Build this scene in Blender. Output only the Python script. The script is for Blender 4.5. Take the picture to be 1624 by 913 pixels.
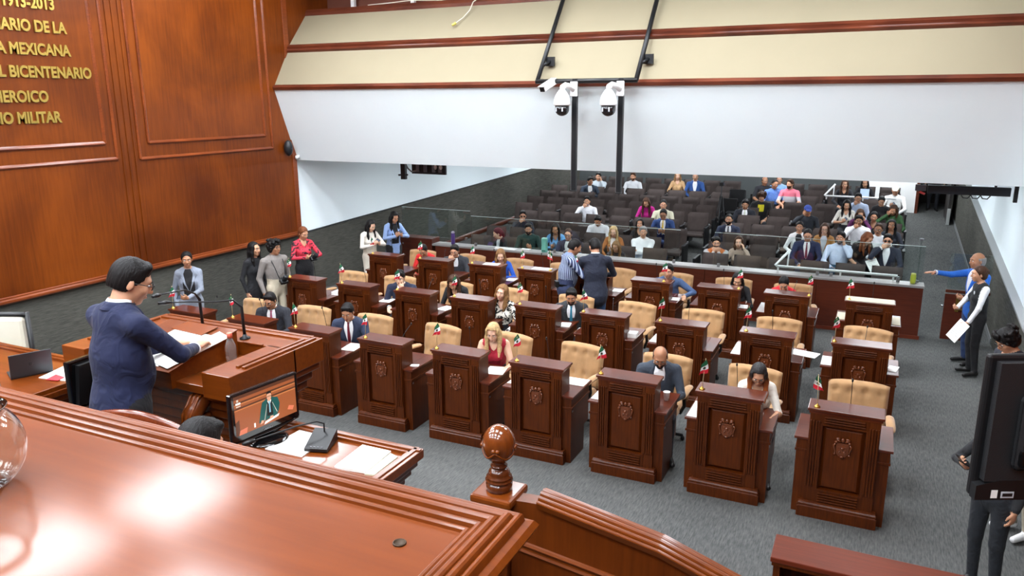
import bpy, bmesh, math, random
import numpy as np
from mathutils import Vector, Matrix, Euler

for _o in list(bpy.data.objects):
    bpy.data.objects.remove(_o, do_unlink=True)
scene = bpy.context.scene
COL = scene.collection
PI = math.pi
R = math.radians
random.seed(7)
ORD = ['first', 'second', 'third', 'fourth', 'fifth', 'sixth', 'seventh', 'eighth', 'ninth']

# ------------------------------------------------------------------ camera
cam_data = bpy.data.cameras.new('camera')
cam = bpy.data.objects.new('camera', cam_data)
COL.objects.link(cam)
cam_data.sensor_width = 36.0
cam_data.lens = 1217.68 / 1624.0 * 36.0
cam_data.clip_start = 0.05
cam_data.clip_end = 200
cam.matrix_world = (Matrix.Translation((0, 0, 3.881)) @ Matrix.Rotation(R(25.5164), 4, 'Z')
                    @ Matrix.Rotation(R(90 - 13.837), 4, 'X') @ Matrix.Rotation(R(-0.277), 4, 'Z'))
scene.camera = cam

# ------------------------------------------------------------------ world, exposure
world = bpy.data.worlds.new('world')
scene.world = world
world.use_nodes = True
world.node_tree.nodes['Background'].inputs[0].default_value = (0.9, 0.95, 1.0, 1)
world.node_tree.nodes['Background'].inputs[1].default_value = 0.3
vs = scene.view_settings
vs.view_transform = 'Standard'
vs.look = 'None'
vs.gamma = 1
vs.use_curve_mapping = False
vs.exposure = 0.14
LAMP_POWER = 23.0
GALLERY_POWER = 20.0

# ------------------------------------------------------------------ room numbers (metres; x along the desk rows, y away from the podium)
WL, WR = -10.5, 1.88          # side walls
LEDGE_Y, LEDGE_Z = 11.52, 4.06
SOF_Y, SOF_Z = 12.05, 2.725
CEIL = 6.7
BACK = 24.2
def gz(y):                    # raked gallery floor
    return max(0.0, 0.07 * (y - 14.0))

# ------------------------------------------------------------------ materials
def s2l(c):
    return tuple(((v / 255) / 12.92) if v / 255 <= 0.04045 else ((v / 255 + 0.055) / 1.055) ** 2.4 for v in c)
_M = {}
def new_mat(name):
    m = bpy.data.materials.new(name)
    m.use_nodes = True
    return m, m.node_tree.nodes, m.node_tree.links, m.node_tree.nodes['Principled BSDF']
def mat(name, rgb, rough=0.6, metal=0.0, coat=0.0, spec=0.5, var=0.0, scale=20.0, bump=0.0, emit=0.0, trans=0.0, alpha=1.0, sheen=0.0):
    """plain procedural material: sRGB colour with a little noise variation"""
    if name in _M:
        return _M[name]
    m, N, L, b = new_mat(name)
    c = s2l(rgb)
    b.inputs['Base Color'].default_value = (*c, 1)
    b.inputs['Roughness'].default_value = rough
    b.inputs['Metallic'].default_value = metal
    b.inputs['Coat Weight'].default_value = coat
    b.inputs['Specular IOR Level'].default_value = spec
    b.inputs['Transmission Weight'].default_value = trans
    b.inputs['Alpha'].default_value = alpha
    if sheen:
        b.inputs['Sheen Weight'].default_value = sheen
    if var > 0 or bump > 0:
        tc = N.new('ShaderNodeTexCoord')
        n = N.new('ShaderNodeTexNoise')
        n.inputs['Scale'].default_value = scale
        n.inputs['Detail'].default_value = 4
        L.new(tc.outputs['Object'], n.inputs['Vector'])
        if var > 0:
            r = N.new('ShaderNodeValToRGB')
            r.color_ramp.elements[0].position = 0.3
            r.color_ramp.elements[1].position = 0.7
            r.color_ramp.elements[0].color = (*[v * (1 - var) for v in c], 1)
            r.color_ramp.elements[1].color = (*[min(1, v * (1 + var)) for v in c], 1)
            L.new(n.outputs['Fac'], r.inputs['Fac'])
            L.new(r.outputs['Color'], b.inputs['Base Color'])
        if bump > 0:
            bp = N.new('ShaderNodeBump')
            bp.inputs['Strength'].default_value = bump
            bp.inputs['Distance'].default_value = 0.01
            L.new(n.outputs['Fac'], bp.inputs['Height'])
            L.new(bp.outputs['Normal'], b.inputs['Normal'])
    if emit > 0:
        b.inputs['Emission Color'].default_value = (*c, 1)
        b.inputs['Emission Strength'].default_value = emit
    _M[name] = m
    return m
def wood(name, dark, light, axis='Z', rough=0.3, coat=0.5, coat_rough=0.08, scale=6.0, patch=0.35, bump=0.02, spec=0.3):
    """varnished wood: fine grain stretched along axis plus soft figure"""
    if name in _M:
        return _M[name]
    m, N, L, b = new_mat(name)
    tc = N.new('ShaderNodeTexCoord')
    mp = N.new('ShaderNodeMapping')
    s = {'X': (0.06, 1, 1), 'Y': (1, 0.06, 1), 'Z': (1, 1, 0.06)}[axis]
    mp.inputs['Scale'].default_value = s
    L.new(tc.outputs['Object'], mp.inputs['Vector'])
    n1 = N.new('ShaderNodeTexNoise')
    n1.inputs['Scale'].default_value = scale * 14
    n1.inputs['Detail'].default_value = 3
    n1.inputs['Distortion'].default_value = 0.4
    L.new(mp.outputs['Vector'], n1.inputs['Vector'])
    n2 = N.new('ShaderNodeTexNoise')
    n2.inputs['Scale'].default_value = scale * 0.28
    n2.inputs['Detail'].default_value = 4
    n2.inputs['Distortion'].default_value = 0.8
    L.new(tc.outputs['Object'], n2.inputs['Vector'])
    mix = N.new('ShaderNodeMix')
    mix.data_type = 'FLOAT'
    mix.inputs[0].default_value = patch + 0.25
    L.new(n1.outputs['Fac'], mix.inputs[2])
    L.new(n2.outputs['Fac'], mix.inputs[3])
    r = N.new('ShaderNodeValToRGB')
    r.color_ramp.elements[0].position = 0.34
    r.color_ramp.elements[1].position = 0.66
    r.color_ramp.elements[0].color = (*s2l(dark), 1)
    r.color_ramp.elements[1].color = (*s2l(light), 1)
    L.new(mix.outputs[0], r.inputs['Fac'])
    L.new(r.outputs['Color'], b.inputs['Base Color'])
    b.inputs['Roughness'].default_value = rough
    b.inputs['Specular IOR Level'].default_value = spec
    b.inputs['Coat Weight'].default_value = coat
    b.inputs['Coat Roughness'].default_value = coat_rough
    bp = N.new('ShaderNodeBump')
    bp.inputs['Strength'].default_value = bump
    bp.inputs['Distance'].default_value = 0.005
    L.new(n1.outputs['Fac'], bp.inputs['Height'])
    L.new(bp.outputs['Normal'], b.inputs['Normal'])
    _M[name] = m
    return m
def streak(name, dark, light, scale=(60, 60, 4), rough=0.95, big=0.5):
    """carpet and wall felt: fine directional streaks over soft blotches"""
    if name in _M:
        return _M[name]
    m, N, L, b = new_mat(name)
    tc = N.new('ShaderNodeTexCoord')
    mp = N.new('ShaderNodeMapping')
    mp.inputs['Scale'].default_value = scale
    L.new(tc.outputs['Object'], mp.inputs['Vector'])
    n1 = N.new('ShaderNodeTexNoise')
    n1.inputs['Scale'].default_value = 1
    n1.inputs['Detail'].default_value = 5
    n1.inputs['Roughness'].default_value = 0.7
    L.new(mp.outputs['Vector'], n1.inputs['Vector'])
    n2 = N.new('ShaderNodeTexNoise')
    n2.inputs['Scale'].default_value = big
    n2.inputs['Detail'].default_value = 3
    L.new(tc.outputs['Object'], n2.inputs['Vector'])
    mix = N.new('ShaderNodeMix')
    mix.data_type = 'FLOAT'
    mix.inputs[0].default_value = 0.3
    L.new(n1.outputs['Fac'], mix.inputs[2])
    L.new(n2.outputs['Fac'], mix.inputs[3])
    r = N.new('ShaderNodeValToRGB')
    r.color_ramp.elements[0].position = 0.36
    r.color_ramp.elements[1].position = 0.64
    r.color_ramp.elements[0].color = (*s2l(dark), 1)
    r.color_ramp.elements[1].color = (*s2l(light), 1)
    L.new(mix.outputs[0], r.inputs['Fac'])
    L.new(r.outputs['Color'], b.inputs['Base Color'])
    b.inputs['Roughness'].default_value = rough
    b.inputs['Specular IOR Level'].default_value = 0.15
    bp = N.new('ShaderNodeBump')
    bp.inputs['Strength'].default_value = 0.25
    bp.inputs['Distance'].default_value = 0.004
    L.new(n1.outputs['Fac'], bp.inputs['Height'])
    L.new(bp.outputs['Normal'], b.inputs['Normal'])
    _M[name] = m
    return m
def glass_mat(name='glass_sheet', tint=(246, 251, 250), alpha_refl=0.06):
    """thin glazing: mostly clear with a fresnel reflection"""
    if name in _M:
        return _M[name]
    m, N, L, b = new_mat(name)
    N.remove(b)
    out = N['Material Output']
    tr = N.new('ShaderNodeBsdfTransparent')
    tr.inputs[0].default_value = (*s2l(tint), 1)
    gl = N.new('ShaderNodeBsdfGlossy')
    gl.inputs['Roughness'].default_value = 0.02
    fr = N.new('ShaderNodeFresnel')
    fr.inputs[0].default_value = 1.45
    mx = N.new('ShaderNodeMixShader')
    L.new(fr.outputs[0], mx.inputs[0])
    L.new(tr.outputs[0], mx.inputs[1])
    L.new(gl.outputs[0], mx.inputs[2])
    L.new(mx.outputs[0], out.inputs['Surface'])
    _M[name] = m
    return m

W_WALL = wood('wall_wood', (82, 33, 5), (126, 60, 12), 'Z', 0.36, 0.12, 0.2, 2.2, 0.45, spec=.22)
W_TRIM = wood('trim_wood', (96, 42, 18), (140, 68, 30), 'Y', 0.3, 0.4, 0.15, 4)
W_DESK = wood('desk_wood', (58, 21, 3), (94, 42, 6), 'Z', 0.42, 0.1, 0.12, 5, 0.3, spec=.22)
W_DTOP = wood('desk_top_wood', (72, 25, 9), (100, 42, 17), 'X', 0.3, 0.6, 0.1, 5, 0.3)
W_POD = wood('podium_wood', (92, 40, 6), (128, 61, 12), 'X', 0.34, 0.4, 0.1, 3, 0.4, spec=.22)
W_PODV = wood('podium_wood_upright', (80, 33, 7), (116, 54, 14), 'Z', 0.3, 0.5, 0.12, 3, 0.4)
W_TABLE = wood('varnished_table_wood', (98, 43, 8), (124, 59, 13), 'X', 0.55, 0.5, 0.13, 2.0, 0.5, spec=.12)
W_COUNTER = wood('counter_wood', (70, 26, 14), (98, 42, 22), 'X', 0.4, 0.3, 0.2, 3, 0.4)
W_DARK = wood('dark_rail_wood', (66, 28, 18), (110, 54, 34), 'X', 0.3, 0.6, 0.12, 4)
CARPET = streak('carpet', (66, 68, 68), (106, 106, 104), (70, 9, 1))
FELT = streak('wall_felt', (60, 60, 56), (94, 93, 86), (12, 5, 60))
WHITE = mat('white_paint', (240, 251, 255), 0.7, var=0.01, scale=1.5)
CREAM = mat('cream_panel', (144, 134, 110), 0.8, var=0.02, scale=2)
BLACK = mat('black_plastic', (16, 17, 19), 0.4)
BLACKM = mat('black_metal', (28, 30, 33), 0.4, 0.3)
GREYM = mat('grey_metal', (150, 152, 155), 0.35, 0.9)
ALU = mat('brushed_aluminium', (176, 178, 182), 0.42, 0.8)
WHITEP = mat('white_plastic', (240, 240, 240), 0.4)
GOLD = mat('polished_gold', (212, 172, 84), 0.28, 1.0)
PAPER = mat('white_paper', (244, 244, 240), 0.8)
TAN = mat('tan_velour', (176, 136, 92), 0.85, var=0.12, scale=9, sheen=0.3)
SEATC = mat('brown_seat_cloth', (66, 56, 53), 0.9, var=0.12, scale=12)
GLASS = glass_mat()

# ------------------------------------------------------------------ mesh helpers
class MB:
    """collects shapes into one mesh"""
    def __init__(self):
        self.v, self.f, self.m, self.s = [], [], [], []
    def add(self, vs, fs, mi=0, smooth=False):
        o = len(self.v)
        self.v += [tuple(p) for p in vs]
        self.f += [tuple(i + o for i in f) for f in fs]
        self.m += [mi] * len(fs)
        self.s += [smooth] * len(fs)
        return self
    def box(self, x0, x1, y0, y1, z0, z1, mi=0, ch=0.0):
        if ch <= 0:
            vs = [(x, y, z) for z in (z0, z1) for y in (y0, y1) for x in (x0, x1)]
            fs = [(0, 2, 3, 1), (4, 5, 7, 6), (0, 1, 5, 4), (2, 6, 7, 3), (0, 4, 6, 2), (1, 3, 7, 5)]
            return self.add(vs, fs, mi)
        bm = bmesh.new()
        bmesh.ops.create_cube(bm, size=1)
        for p in bm.verts:
            p.co = Vector(((x0 + x1) / 2 + p.co.x * (x1 - x0), (y0 + y1) / 2 + p.co.y * (y1 - y0), (z0 + z1) / 2 + p.co.z * (z1 - z0)))
        bmesh.ops.bevel(bm, geom=list(bm.edges), offset=ch, segments=2, affect='EDGES', profile=0.5)
        self.bm(bm, mi)
        return self
    def bm(self, bm, mi=0, smooth=False):
        bm.verts.index_update()
        self.add([p.co.copy() for p in bm.verts], [[q.index for q in f.verts] for f in bm.faces], mi, smooth)
        bm.free()
    def prism(self, poly, a0, a1, axis='Y', mi=0):
        """closed 2D outline extruded along axis; poly is in the two other axes (cyclic order)"""
        n = len(poly)
        def pt(p, a):
            return {'X': (a, p[0], p[1]), 'Y': (p[0], a, p[1]), 'Z': (p[0], p[1], a)}[axis]
        vs = [pt(p, a0) for p in poly] + [pt(p, a1) for p in poly]
        fs = [(i, (i + 1) % n, n + (i + 1) % n, n + i) for i in range(n)]
        fs += [tuple(range(n))[::-1], tuple(range(n, 2 * n))]
        return self.add(vs, fs, mi)
    def lathe(self, prof, c=(0, 0, 0), seg=20, mi=0, smooth=True):
        vs, fs = [], []
        n = len(prof)
        for r, z in prof:
            for k in range(seg):
                a = 2 * PI * k / seg
                vs.append((c[0] + r * math.cos(a), c[1] + r * math.sin(a), c[2] + z))
        for i in range(n - 1):
            for k in range(seg):
                fs.append((i * seg + k, i * seg + (k + 1) % seg, (i + 1) * seg + (k + 1) % seg, (i + 1) * seg + k))
        fs.append(tuple(range(seg))[::-1])
        fs.append(tuple((n - 1) * seg + k for k in range(seg)))
        return self.add(vs, fs, mi, smooth)
    def tube(self, pts, r, seg=8, mi=0, closed=False):
        pts = [Vector(p) for p in pts]
        n = len(pts)
        rs = r if isinstance(r, (list, tuple)) else [r] * n
        vs, fs = [], []
        up = None
        for i, p in enumerate(pts):
            d = (pts[min(i + 1, n - 1)] - pts[max(i - 1, 0)])
            if closed:
                d = pts[(i + 1) % n] - pts[i - 1]
            d.normalize()
            if up is None:
                up = d.orthogonal().normalized()
            up = (up - d * up.dot(d)).normalized()
            s = d.cross(up)
            for k in range(seg):
                a = 2 * PI * k / seg
                vs.append(p + (up * math.cos(a) + s * math.sin(a)) * rs[i])
        m = n if closed else n - 1
        for i in range(m):
            j = (i + 1) % n
            for k in range(seg):
                fs.append((i * seg + k, i * seg + (k + 1) % seg, j * seg + (k + 1) % seg, j * seg + k))
        if not closed:
            fs.append(tuple(range(seg))[::-1])
            fs.append(tuple((n - 1) * seg + k for k in range(seg)))
        return self.add(vs, fs, mi, True)
    def sphere(self, c, r, seg=14, rings=8, mi=0):
        rr = r if isinstance(r, (tuple, list)) else (r, r, r)
        vs, fs = [], []
        for i in range(rings + 1):
            t = PI * i / rings
            for k in range(seg):
                a = 2 * PI * k / seg
                vs.append((c[0] + rr[0] * math.sin(t) * math.cos(a), c[1] + rr[1] * math.sin(t) * math.sin(a), c[2] + rr[2] * math.cos(t)))
        for i in range(rings):
            for k in range(seg):
                fs.append((i * seg + k, (i + 1) * seg + k, (i + 1) * seg + (k + 1) % seg, i * seg + (k + 1) % seg))
        return self.add(vs, fs, mi, True)
    def grid(self, fn, nu, nv, mi=0, smooth=True, thick=None):
        """open surface fn(u,v) for u,v in 0..1; with thick a closed slab offset by that vector"""
        vs = [Vector(fn(i / nu, j / nv)) for j in range(nv + 1) for i in range(nu + 1)]
        w = nu + 1
        fs = [(j * w + i, j * w + i + 1, (j + 1) * w + i + 1, (j + 1) * w + i) for j in range(nv) for i in range(nu)]
        if thick is not None:
            t = Vector(thick)
            n = len(vs)
            vs = vs + [p + t for p in vs]
            fs2 = [tuple(i + n for i in f[::-1]) for f in fs]
            rim = [i for i in range(w)] + [j * w + nu for j in range(1, nv + 1)] + [nv * w + i for i in range(nu - 1, -1, -1)] + [j * w for j in range(nv - 1, 0, -1)]
            fs2 += [(rim[k], rim[(k + 1) % len(rim)], rim[(k + 1) % len(rim)] + n, rim[k] + n)[::-1] for k in range(len(rim))]
            fs = fs + fs2
        return self.add(vs, fs, mi, smooth)
    def xf(self, M, start=0):
        self.v[start:] = [tuple(M @ Vector(p)) for p in self.v[start:]]
        return self
    def mesh(self, name, mats):
        me = bpy.data.meshes.new(name)
        me.from_pydata(self.v, [], self.f)
        for m in (mats if isinstance(mats, (list, tuple)) else [mats]):
            me.materials.append(m)
        me.polygons.foreach_set('material_index', self.m)
        me.polygons.foreach_set('use_smooth', self.s)
        bm = bmesh.new()
        bm.from_mesh(me)
        bmesh.ops.recalc_face_normals(bm, faces=bm.faces)
        bm.to_mesh(me)
        bm.free()
        return me
    def obj(self, name, mats, parent=None, loc=None, rot=None):
        return link(name, self.mesh(name, mats), parent, loc, rot)
def link(name, me, parent=None, loc=None, rot=None):
    o = bpy.data.objects.new(name, me)
    COL.objects.link(o)
    if parent is not None:
        o.parent = parent
    if loc is not None:
        o.location = loc
    if rot is not None:
        o.rotation_euler = rot
    return o
def tag(o, label=None, cat=None, group=None, kind=None):
    if label:
        o['label'] = label
    if cat:
        o['category'] = cat
    if group:
        o['group'] = group
    if kind:
        o['kind'] = kind
    return o
def empty(name, loc=(0, 0, 0), rz=0.0, label=None, cat=None, group=None):
    o = link(name, None, None, loc, (0, 0, rz))
    o.empty_display_size = 0.1
    return tag(o, label, cat, group)
def struct(name, mb, m, parent=None):
    o = mb.obj(name, m, parent)
    if parent is None:
        o['kind'] = 'structure'
    return o
def bx(*a, **k):
    return MB().box(*a, **k)
def copy_tree(o, parent=None):
    c = o.copy()
    COL.objects.link(c)
    if parent is not None:
        c.parent = parent
    for ch in o.children:
        copy_tree(ch, c)
    return c
def moulding(prof, p0, p1, up=(0, 0, 1), out=(0, -1, 0)):
    """profile [(out, up)...] swept straight from p0 to p1"""
    p0, p1, up, out = Vector(p0), Vector(p1), Vector(up), Vector(out)
    n = len(prof)
    vs = [p + out * a + up * b for p in (p0, p1) for a, b in prof]
    fs = [(i, (i + 1) % n, n + (i + 1) % n, n + i) for i in range(n)] + [tuple(range(n))[::-1], tuple(range(n, 2 * n))]
    return vs, fs
GALX = {7: [(-7.4, 'man in dark suit leaning to his neighbour'), (-2.44, 'heavy man in cornflower blue polo shirt'), (-2.07, 'bearded man in pink and grey polo shirt'), (-0.77, 'woman in dark jacket behind the rear handrail'), (0.38, 'person in white cap and white shirt at')], 8: [(-7.47, 'man in pale grey shirt resting cheek on'), (-6.42, 'bearded man in pale shirt in the upper'), (-5.2, 'woman in tan coat under the soffit edge'), (-4.7, 'man in blue pullover with white collar under'), (-2.79, 'shaven headed man in dark shirt in the'), (-0.33, 'woman in black reading a paper at the'), (-2.44, 'man in light blue shirt behind the cornflower')], 4: [(-6.51, 'man in white shirt holding a phone to'), (-5.02, 'woman in magenta blouse with head bowed'), (-4.58, 'man in beige shirt behind the yellow tie'), (-1.37, 'person in blue cap shielding the face with'), (-0.3, 'woman in purple top leaning forward'), (-0.03, 'woman in black low cut top with hair')], 3: [(-4.34, 'man in blue suit and yellow tie with'), (-2.89, 'bearded man in navy suit with dark tie'), (-0.3, 'young man in white shirt with hand on'), (0.31, 'woman with long dark hair in dark cardigan')], 2: [(-5.59, 'man in white shirt looking down at his'), (-4.62, 'woman with long black hair in black top'), (-7.44, 'man with sunglasses covering his mouth by the'), (-1.38, 'woman in white jacket with dark hair tied'), (-0.9, 'woman with glasses in camel jacket'), (0.08, 'man with moustache and glasses in white shirt')], 1: [(-4.93, 'blonde woman in tan suede jacket looking down'), (-4.29, 'grey haired man in white shirt with crossed'), (-1.14, 'man in navy suit with striped red tie'), (-0.56, 'bearded man in pale blue shirt and jeans'), (-0.09, 'woman with copper hair in black dress bending'), (0.25, 'man with dark glasses in navy blazer covering'), (-2.36, 'woman in taupe jumper leaning her cheek on'), (-2.8, 'man in orange gilet with grey sleeves and')], 0: [(-6.0, 'woman in light blue top with black hair,'), (-5.63, 'man with glasses in dark navy suit behind'), (-4.58, 'brown haired woman in dark leather jacket at'), (-6.62, 'bearded man in dark green shirt in the'), (-7.2, 'woman with maroon hair in black suit reading')], 5: [(-2.83, 'man in black suit with pale tie looking'), (-0.61, 'woman in white top with dark trim and'), (0.35, 'woman in green jumper leaning her head on')], 6: [(-2.59, 'man in black T-shirt with yellow print'), (-0.41, 'man with glasses in pale blue shirt covering'), (0.09, 'woman in black jumper with tied hair looking')]}
# ================================================================== THE ROOM
# floors
struct('floor', bx(WL - 0.3, WR + 0.3, -4.0, 14.0, -0.12, 0.0), CARPET)
fl = MB()
fl.add([(WL - .3, 14, 0), (WR + .3, 14, 0), (WR + .3, BACK + 3, gz(BACK + 3)), (WL - .3, BACK + 3, gz(BACK + 3)),
        (WL - .3, 14, -.12), (WR + .3, 14, -.12), (WR + .3, BACK + 3, -.12), (WL - .3, BACK + 3, -.12)],
       [(0, 1, 2, 3), (7, 6, 5, 4), (0, 4, 5, 1), (1, 5, 6, 2), (2, 6, 7, 3), (3, 7, 4, 0)])
struct('floor_gallery', fl, CARPET)

# left wall: felt wainscot, wood panelling above, white plaster beyond
def wl_x(y):
    return WL if y <= 12.0 else WL + (y - 12.0) * 0.12
def panel_top(y):
    return 1.24 if y <= 12.2 else 1.24 + (y - 12.2) * 0.0665
mb = MB()
ys = [-4.0, 12.0, 12.2, BACK]
for (y0, y1) in zip(ys[:-1], ys[1:]):
    a, b = wl_x(y0), wl_x(y1)
    mb.add([(a - .2, y0, -.1), (a, y0, -.1), (b, y1, -.1), (b - .2, y1, -.1),
            (a - .2, y0, panel_top(y0)), (a, y0, panel_top(y0)), (b, y1, panel_top(y1)), (b - .2, y1, panel_top(y1))],
           [(0, 3, 2, 1), (4, 5, 6, 7), (0, 1, 5, 4), (1, 2, 6, 5), (2, 3, 7, 6), (3, 0, 4, 7)])
wall_left = struct('wall_left', mb, FELT)
tag(wall_left, 'dark grey felt wainscot along the left side of the chamber')
# white upper wall beyond the wood panelling
mb = MB()
for (y0, y1) in ((12.0, 12.2), (12.2, BACK)):
    a, b = wl_x(y0), wl_x(y1)
    mb.add([(a - .2, y0, panel_top(y0)), (a - .012, y0, panel_top(y0)), (b - .012, y1, panel_top(y1)), (b - .2, y1, panel_top(y1)),
            (a - .2, y0, 4.2), (a - .012, y0, 4.2), (b - .012, y1, 4.2), (b - .2, y1, 4.2)],
           [(0, 3, 2, 1), (4, 5, 6, 7), (0, 1, 5, 4), (1, 2, 6, 5), (2, 3, 7, 6), (3, 0, 4, 7)])
struct('wall_left_plaster', mb, WHITE)
# metal edge of the felt
mb = MB()
a, b = wl_x(12.05), wl_x(BACK)
mb.add([(a - .02, 12.05, panel_top(12.05)), (a + .012, 12.05, panel_top(12.05)), (b + .012, BACK, panel_top(BACK)), (b - .02, BACK, panel_top(BACK)),
        (a - .02, 12.05, panel_top(12.05) + .022), (a + .012, 12.05, panel_top(12.05) + .022), (b + .012, BACK, panel_top(BACK) + .022), (b - .02, BACK, panel_top(BACK) + .022)],
       [(0, 3, 2, 1), (4, 5, 6, 7), (0, 1, 5, 4), (1, 2, 6, 5), (2, 3, 7, 6), (3, 0, 4, 7)])
struct('trim_1', mb, mat('dark_edge_metal', (60, 62, 64), 0.4, 0.5))
# curved wooden skirting where the raked floor meets the left gallery wall
def skirt(u, v):
    y = 15.5 + u * 8.5
    return (wl_x(y) + .015, y, gz(y) - .02 + v * 0.16 + 0.25 * max(0, u - .45) ** 2)
struct('baseboard_left', MB().grid(skirt, 20, 1, thick=(0.03, 0, 0)), W_COUNTER)

# wood panelling on the left wall
WP = WL + 0.05
wood_wall = struct('wall_left_wood', bx(WL - 0.2, WP, -4.0, 12.0, 1.24, CEIL).box(WL - .2, WP - .02, 12.0, 13.3, LEDGE_Z - .3, CEIL), W_WALL)
def frame_on_wall(y0, y1, z0, z1, w, d):
    m = MB()
    prof = [(0, -w / 2), (d * .6, -w / 2), (d, -w * .15), (d * .75, w * .15), (d * .35, w / 2), (0, w / 2)]
    for p0, p1, up in (((WP, y0, z0), (WP, y1, z0), (0, 0, 1)), ((WP, y0, z1), (WP, y1, z1), (0, 0, 1)),
                       ((WP, y0, z0), (WP, y0, z1), (0, 1, 0)), ((WP, y1, z0), (WP, y1, z1), (0, -1, 0))):
        m.add(*moulding(prof, p0, p1, up, (1, 0, 0)))
    return m
for (y0, y1, z0) in ((4.4, 8.04, 3.03), (8.45, 11.38, 3.0)):
    o = frame_on_wall(y0, y1, z0, 6.45, 0.05, 0.028).obj('panel_moulding', W_TRIM, wood_wall)
    bx(WP - .01, WP + .008, y0 + .19, y1 - .19, z0 + .25, 6.2).obj('panel', W_WALL, wood_wall)
    frame_on_wall(y0 + .18, y1 - .18, z0 + .24, 6.2, 0.055, 0.03).obj('panel_moulding', W_TRIM, wood_wall)
for y in (8.14, 8.25, 8.36):
    bx(WP - .01, WP + .014, y - .012, y + .012, 1.3, CEIL - .02, ch=.004).obj('pilaster_strip', W_WALL, wood_wall)
mb = MB()
mb.add(*moulding([(0, -.03), (.03, -.03), (.045, -.01), (.045, .015), (.02, .03), (.02, .05), (0, .06)], (WP, -4, 1.26), (WP, 12.0, 1.26), (0, 0, 1), (1, 0, 0)))
mb.obj('base_moulding', W_TRIM, wood_wall)
bx(WP - .04, WP + .02, 11.9, 12.02, 1.24, CEIL, ch=.006).obj('end_post', W_TRIM, wood_wall)

# right wall: felt with a rising sill, white plaster, wood panelling near the podium
def rtop(y):
    return 0.93 if y < 11.5 else 0.93 + (y - 11.5) * 0.0925
mb = MB()
mp_ = MB()
sill = MB()
for (y0, y1) in ((-4.0, 11.5), (11.5, BACK)):
    q = [(y0, -.1), (y1, -.1), (y1, rtop(y1)), (y0, rtop(y0))]
    mb.prism(q, WR, WR + .25, 'X')
    mp_.prism([(y0, rtop(y0)), (y1, rtop(y1)), (y1, 4.2 if y0 > 0 else CEIL), (y0, 4.2 if y0 > 0 else CEIL)], WR + .1, WR + .25, 'X')
    sill.prism([(y0, rtop(y0)), (y1, rtop(y1)), (y1, rtop(y1) + .03), (y0, rtop(y0) + .03)], WR - .012, WR + .12, 'X')
struct('wall_right', mb, FELT)
struct('wall_right_plaster', mp_, WHITE)
struct('trim_2', sill, mat('grey_sill', (150, 152, 152), 0.6))
struct('wall_right_wood', bx(WR + .02, WR + .12, -4, 11.45, 1.0, CEIL), W_WALL)
mb = MB()
mb.prism([(14, 0), (BACK, gz(BACK)), (BACK, gz(BACK) + .09), (14, .09)], WR - .015, WR, 'X')
struct('baseboard_right', mb, mat('grey_skirting', (120, 122, 122), 0.6))

# wall behind the photographer and the ceiling
struct('wall_front', bx(WL - .2, WR + .3, -4.2, -4.0, -.1, CEIL), W_WALL)
struct('ceiling', bx(WL - .2, WR + .3, -4.2, 16.5, CEIL, CEIL + .15), mat('ceiling_paint', (214, 212, 206), 0.8))

# balcony front: sloping white soffit, cream fascia, wooden rails
CEILG = 2.78
mb = MB()
mb.prism([(LEDGE_Y + .03, LEDGE_Z), (SOF_Y, SOF_Z), (SOF_Y + .06, SOF_Z), (SOF_Y + .2, SOF_Z + .2), (LEDGE_Y + .5, LEDGE_Z)], WL - .05, WR + .12, 'X')
balc = struct('wall_balcony', mb, WHITE)
def along(poly, name, m, parent=balc):
    return MB().prism(poly, WL + .01, WR + .12, 'X').obj(name, m, parent)
along([(LEDGE_Y, LEDGE_Z), (LEDGE_Y + .3, LEDGE_Z), (LEDGE_Y + .36, LEDGE_Z + .12), (LEDGE_Y + .03, LEDGE_Z + .095), (LEDGE_Y - .015, LEDGE_Z + .05)], 'ledge_rail', W_DARK)
y0, z0, y1, z1 = LEDGE_Y + .05, LEDGE_Z + .09, 12.0, 4.8
along([(y0, z0), (y1, z1), (y1 + .2, z1), (y0 + .2, z0)], 'fascia_panel', CREAM)
along([(y1 - .035, z1 - .05), (y1 - .06, z1 - .01), (y1 - .03, z1 + .02), (y1 - .04, z1 + .06), (y1 + .02, z1 + .1), (y1 + .2, z1 + .1), (y1 + .2, z1 - .05)], 'middle_rail', W_DARK)
y2, z2 = 12.62, 5.5
along([(y1 + .06, z1 + .08), (y2, z2), (y2 + .2, z2), (y1 + .26, z1 + .08)], 'fascia_panel', CREAM)
along([(y2 - .03, z2 - .03), (y2 - .03, z2 + .03), (y2 + .02, z2 + .09), (y2 + .25, z2 + .09), (y2 + .25, z2 - .03)], 'top_rail', W_DARK)
struct('wall_balcony_rear', bx(WL - .1, WR + .2, 13.3, 13.45, 4.0, CEIL), mat('balcony_rear_panel', (112, 62, 46), 0.7, var=0.12, scale=1.2))
o = struct('floor_balcony', bx(WL - .1, WR + .2, 12.3, 16.4, 4.0, 4.15), WHITE)
for i, px in enumerate((-9.72, -8.33, -6.92)):
    t = MB().box(px - .04, px + .04, 13.12, 13.2, 4.15, CEIL, ch=.006).obj('white_post', WHITEP)
    tag(t, ['square white post behind the balcony rail nearest the panelled wall', 'square white post behind the balcony rail, second from the panelled wall', 'square white post behind the balcony rail, third from the panelled wall'][i], 'post', 'posts behind the balcony rail')
# gallery ceiling and the rear wall with its two openings
struct('ceiling_gallery', bx(WL - .1, WR + .2, SOF_Y + .1, BACK + 3, CEILG, CEILG + .1), WHITE)
DX0, DX1, DX2 = -0.45, 1.02, 1.88
mb = MB()
mb.box(WL, DX0, BACK, BACK + .2, -.1, CEILG)
struct('wall_back', mb, mat('rear_wall_grey', (76, 80, 80), 0.85, var=0.06, scale=2))
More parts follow.
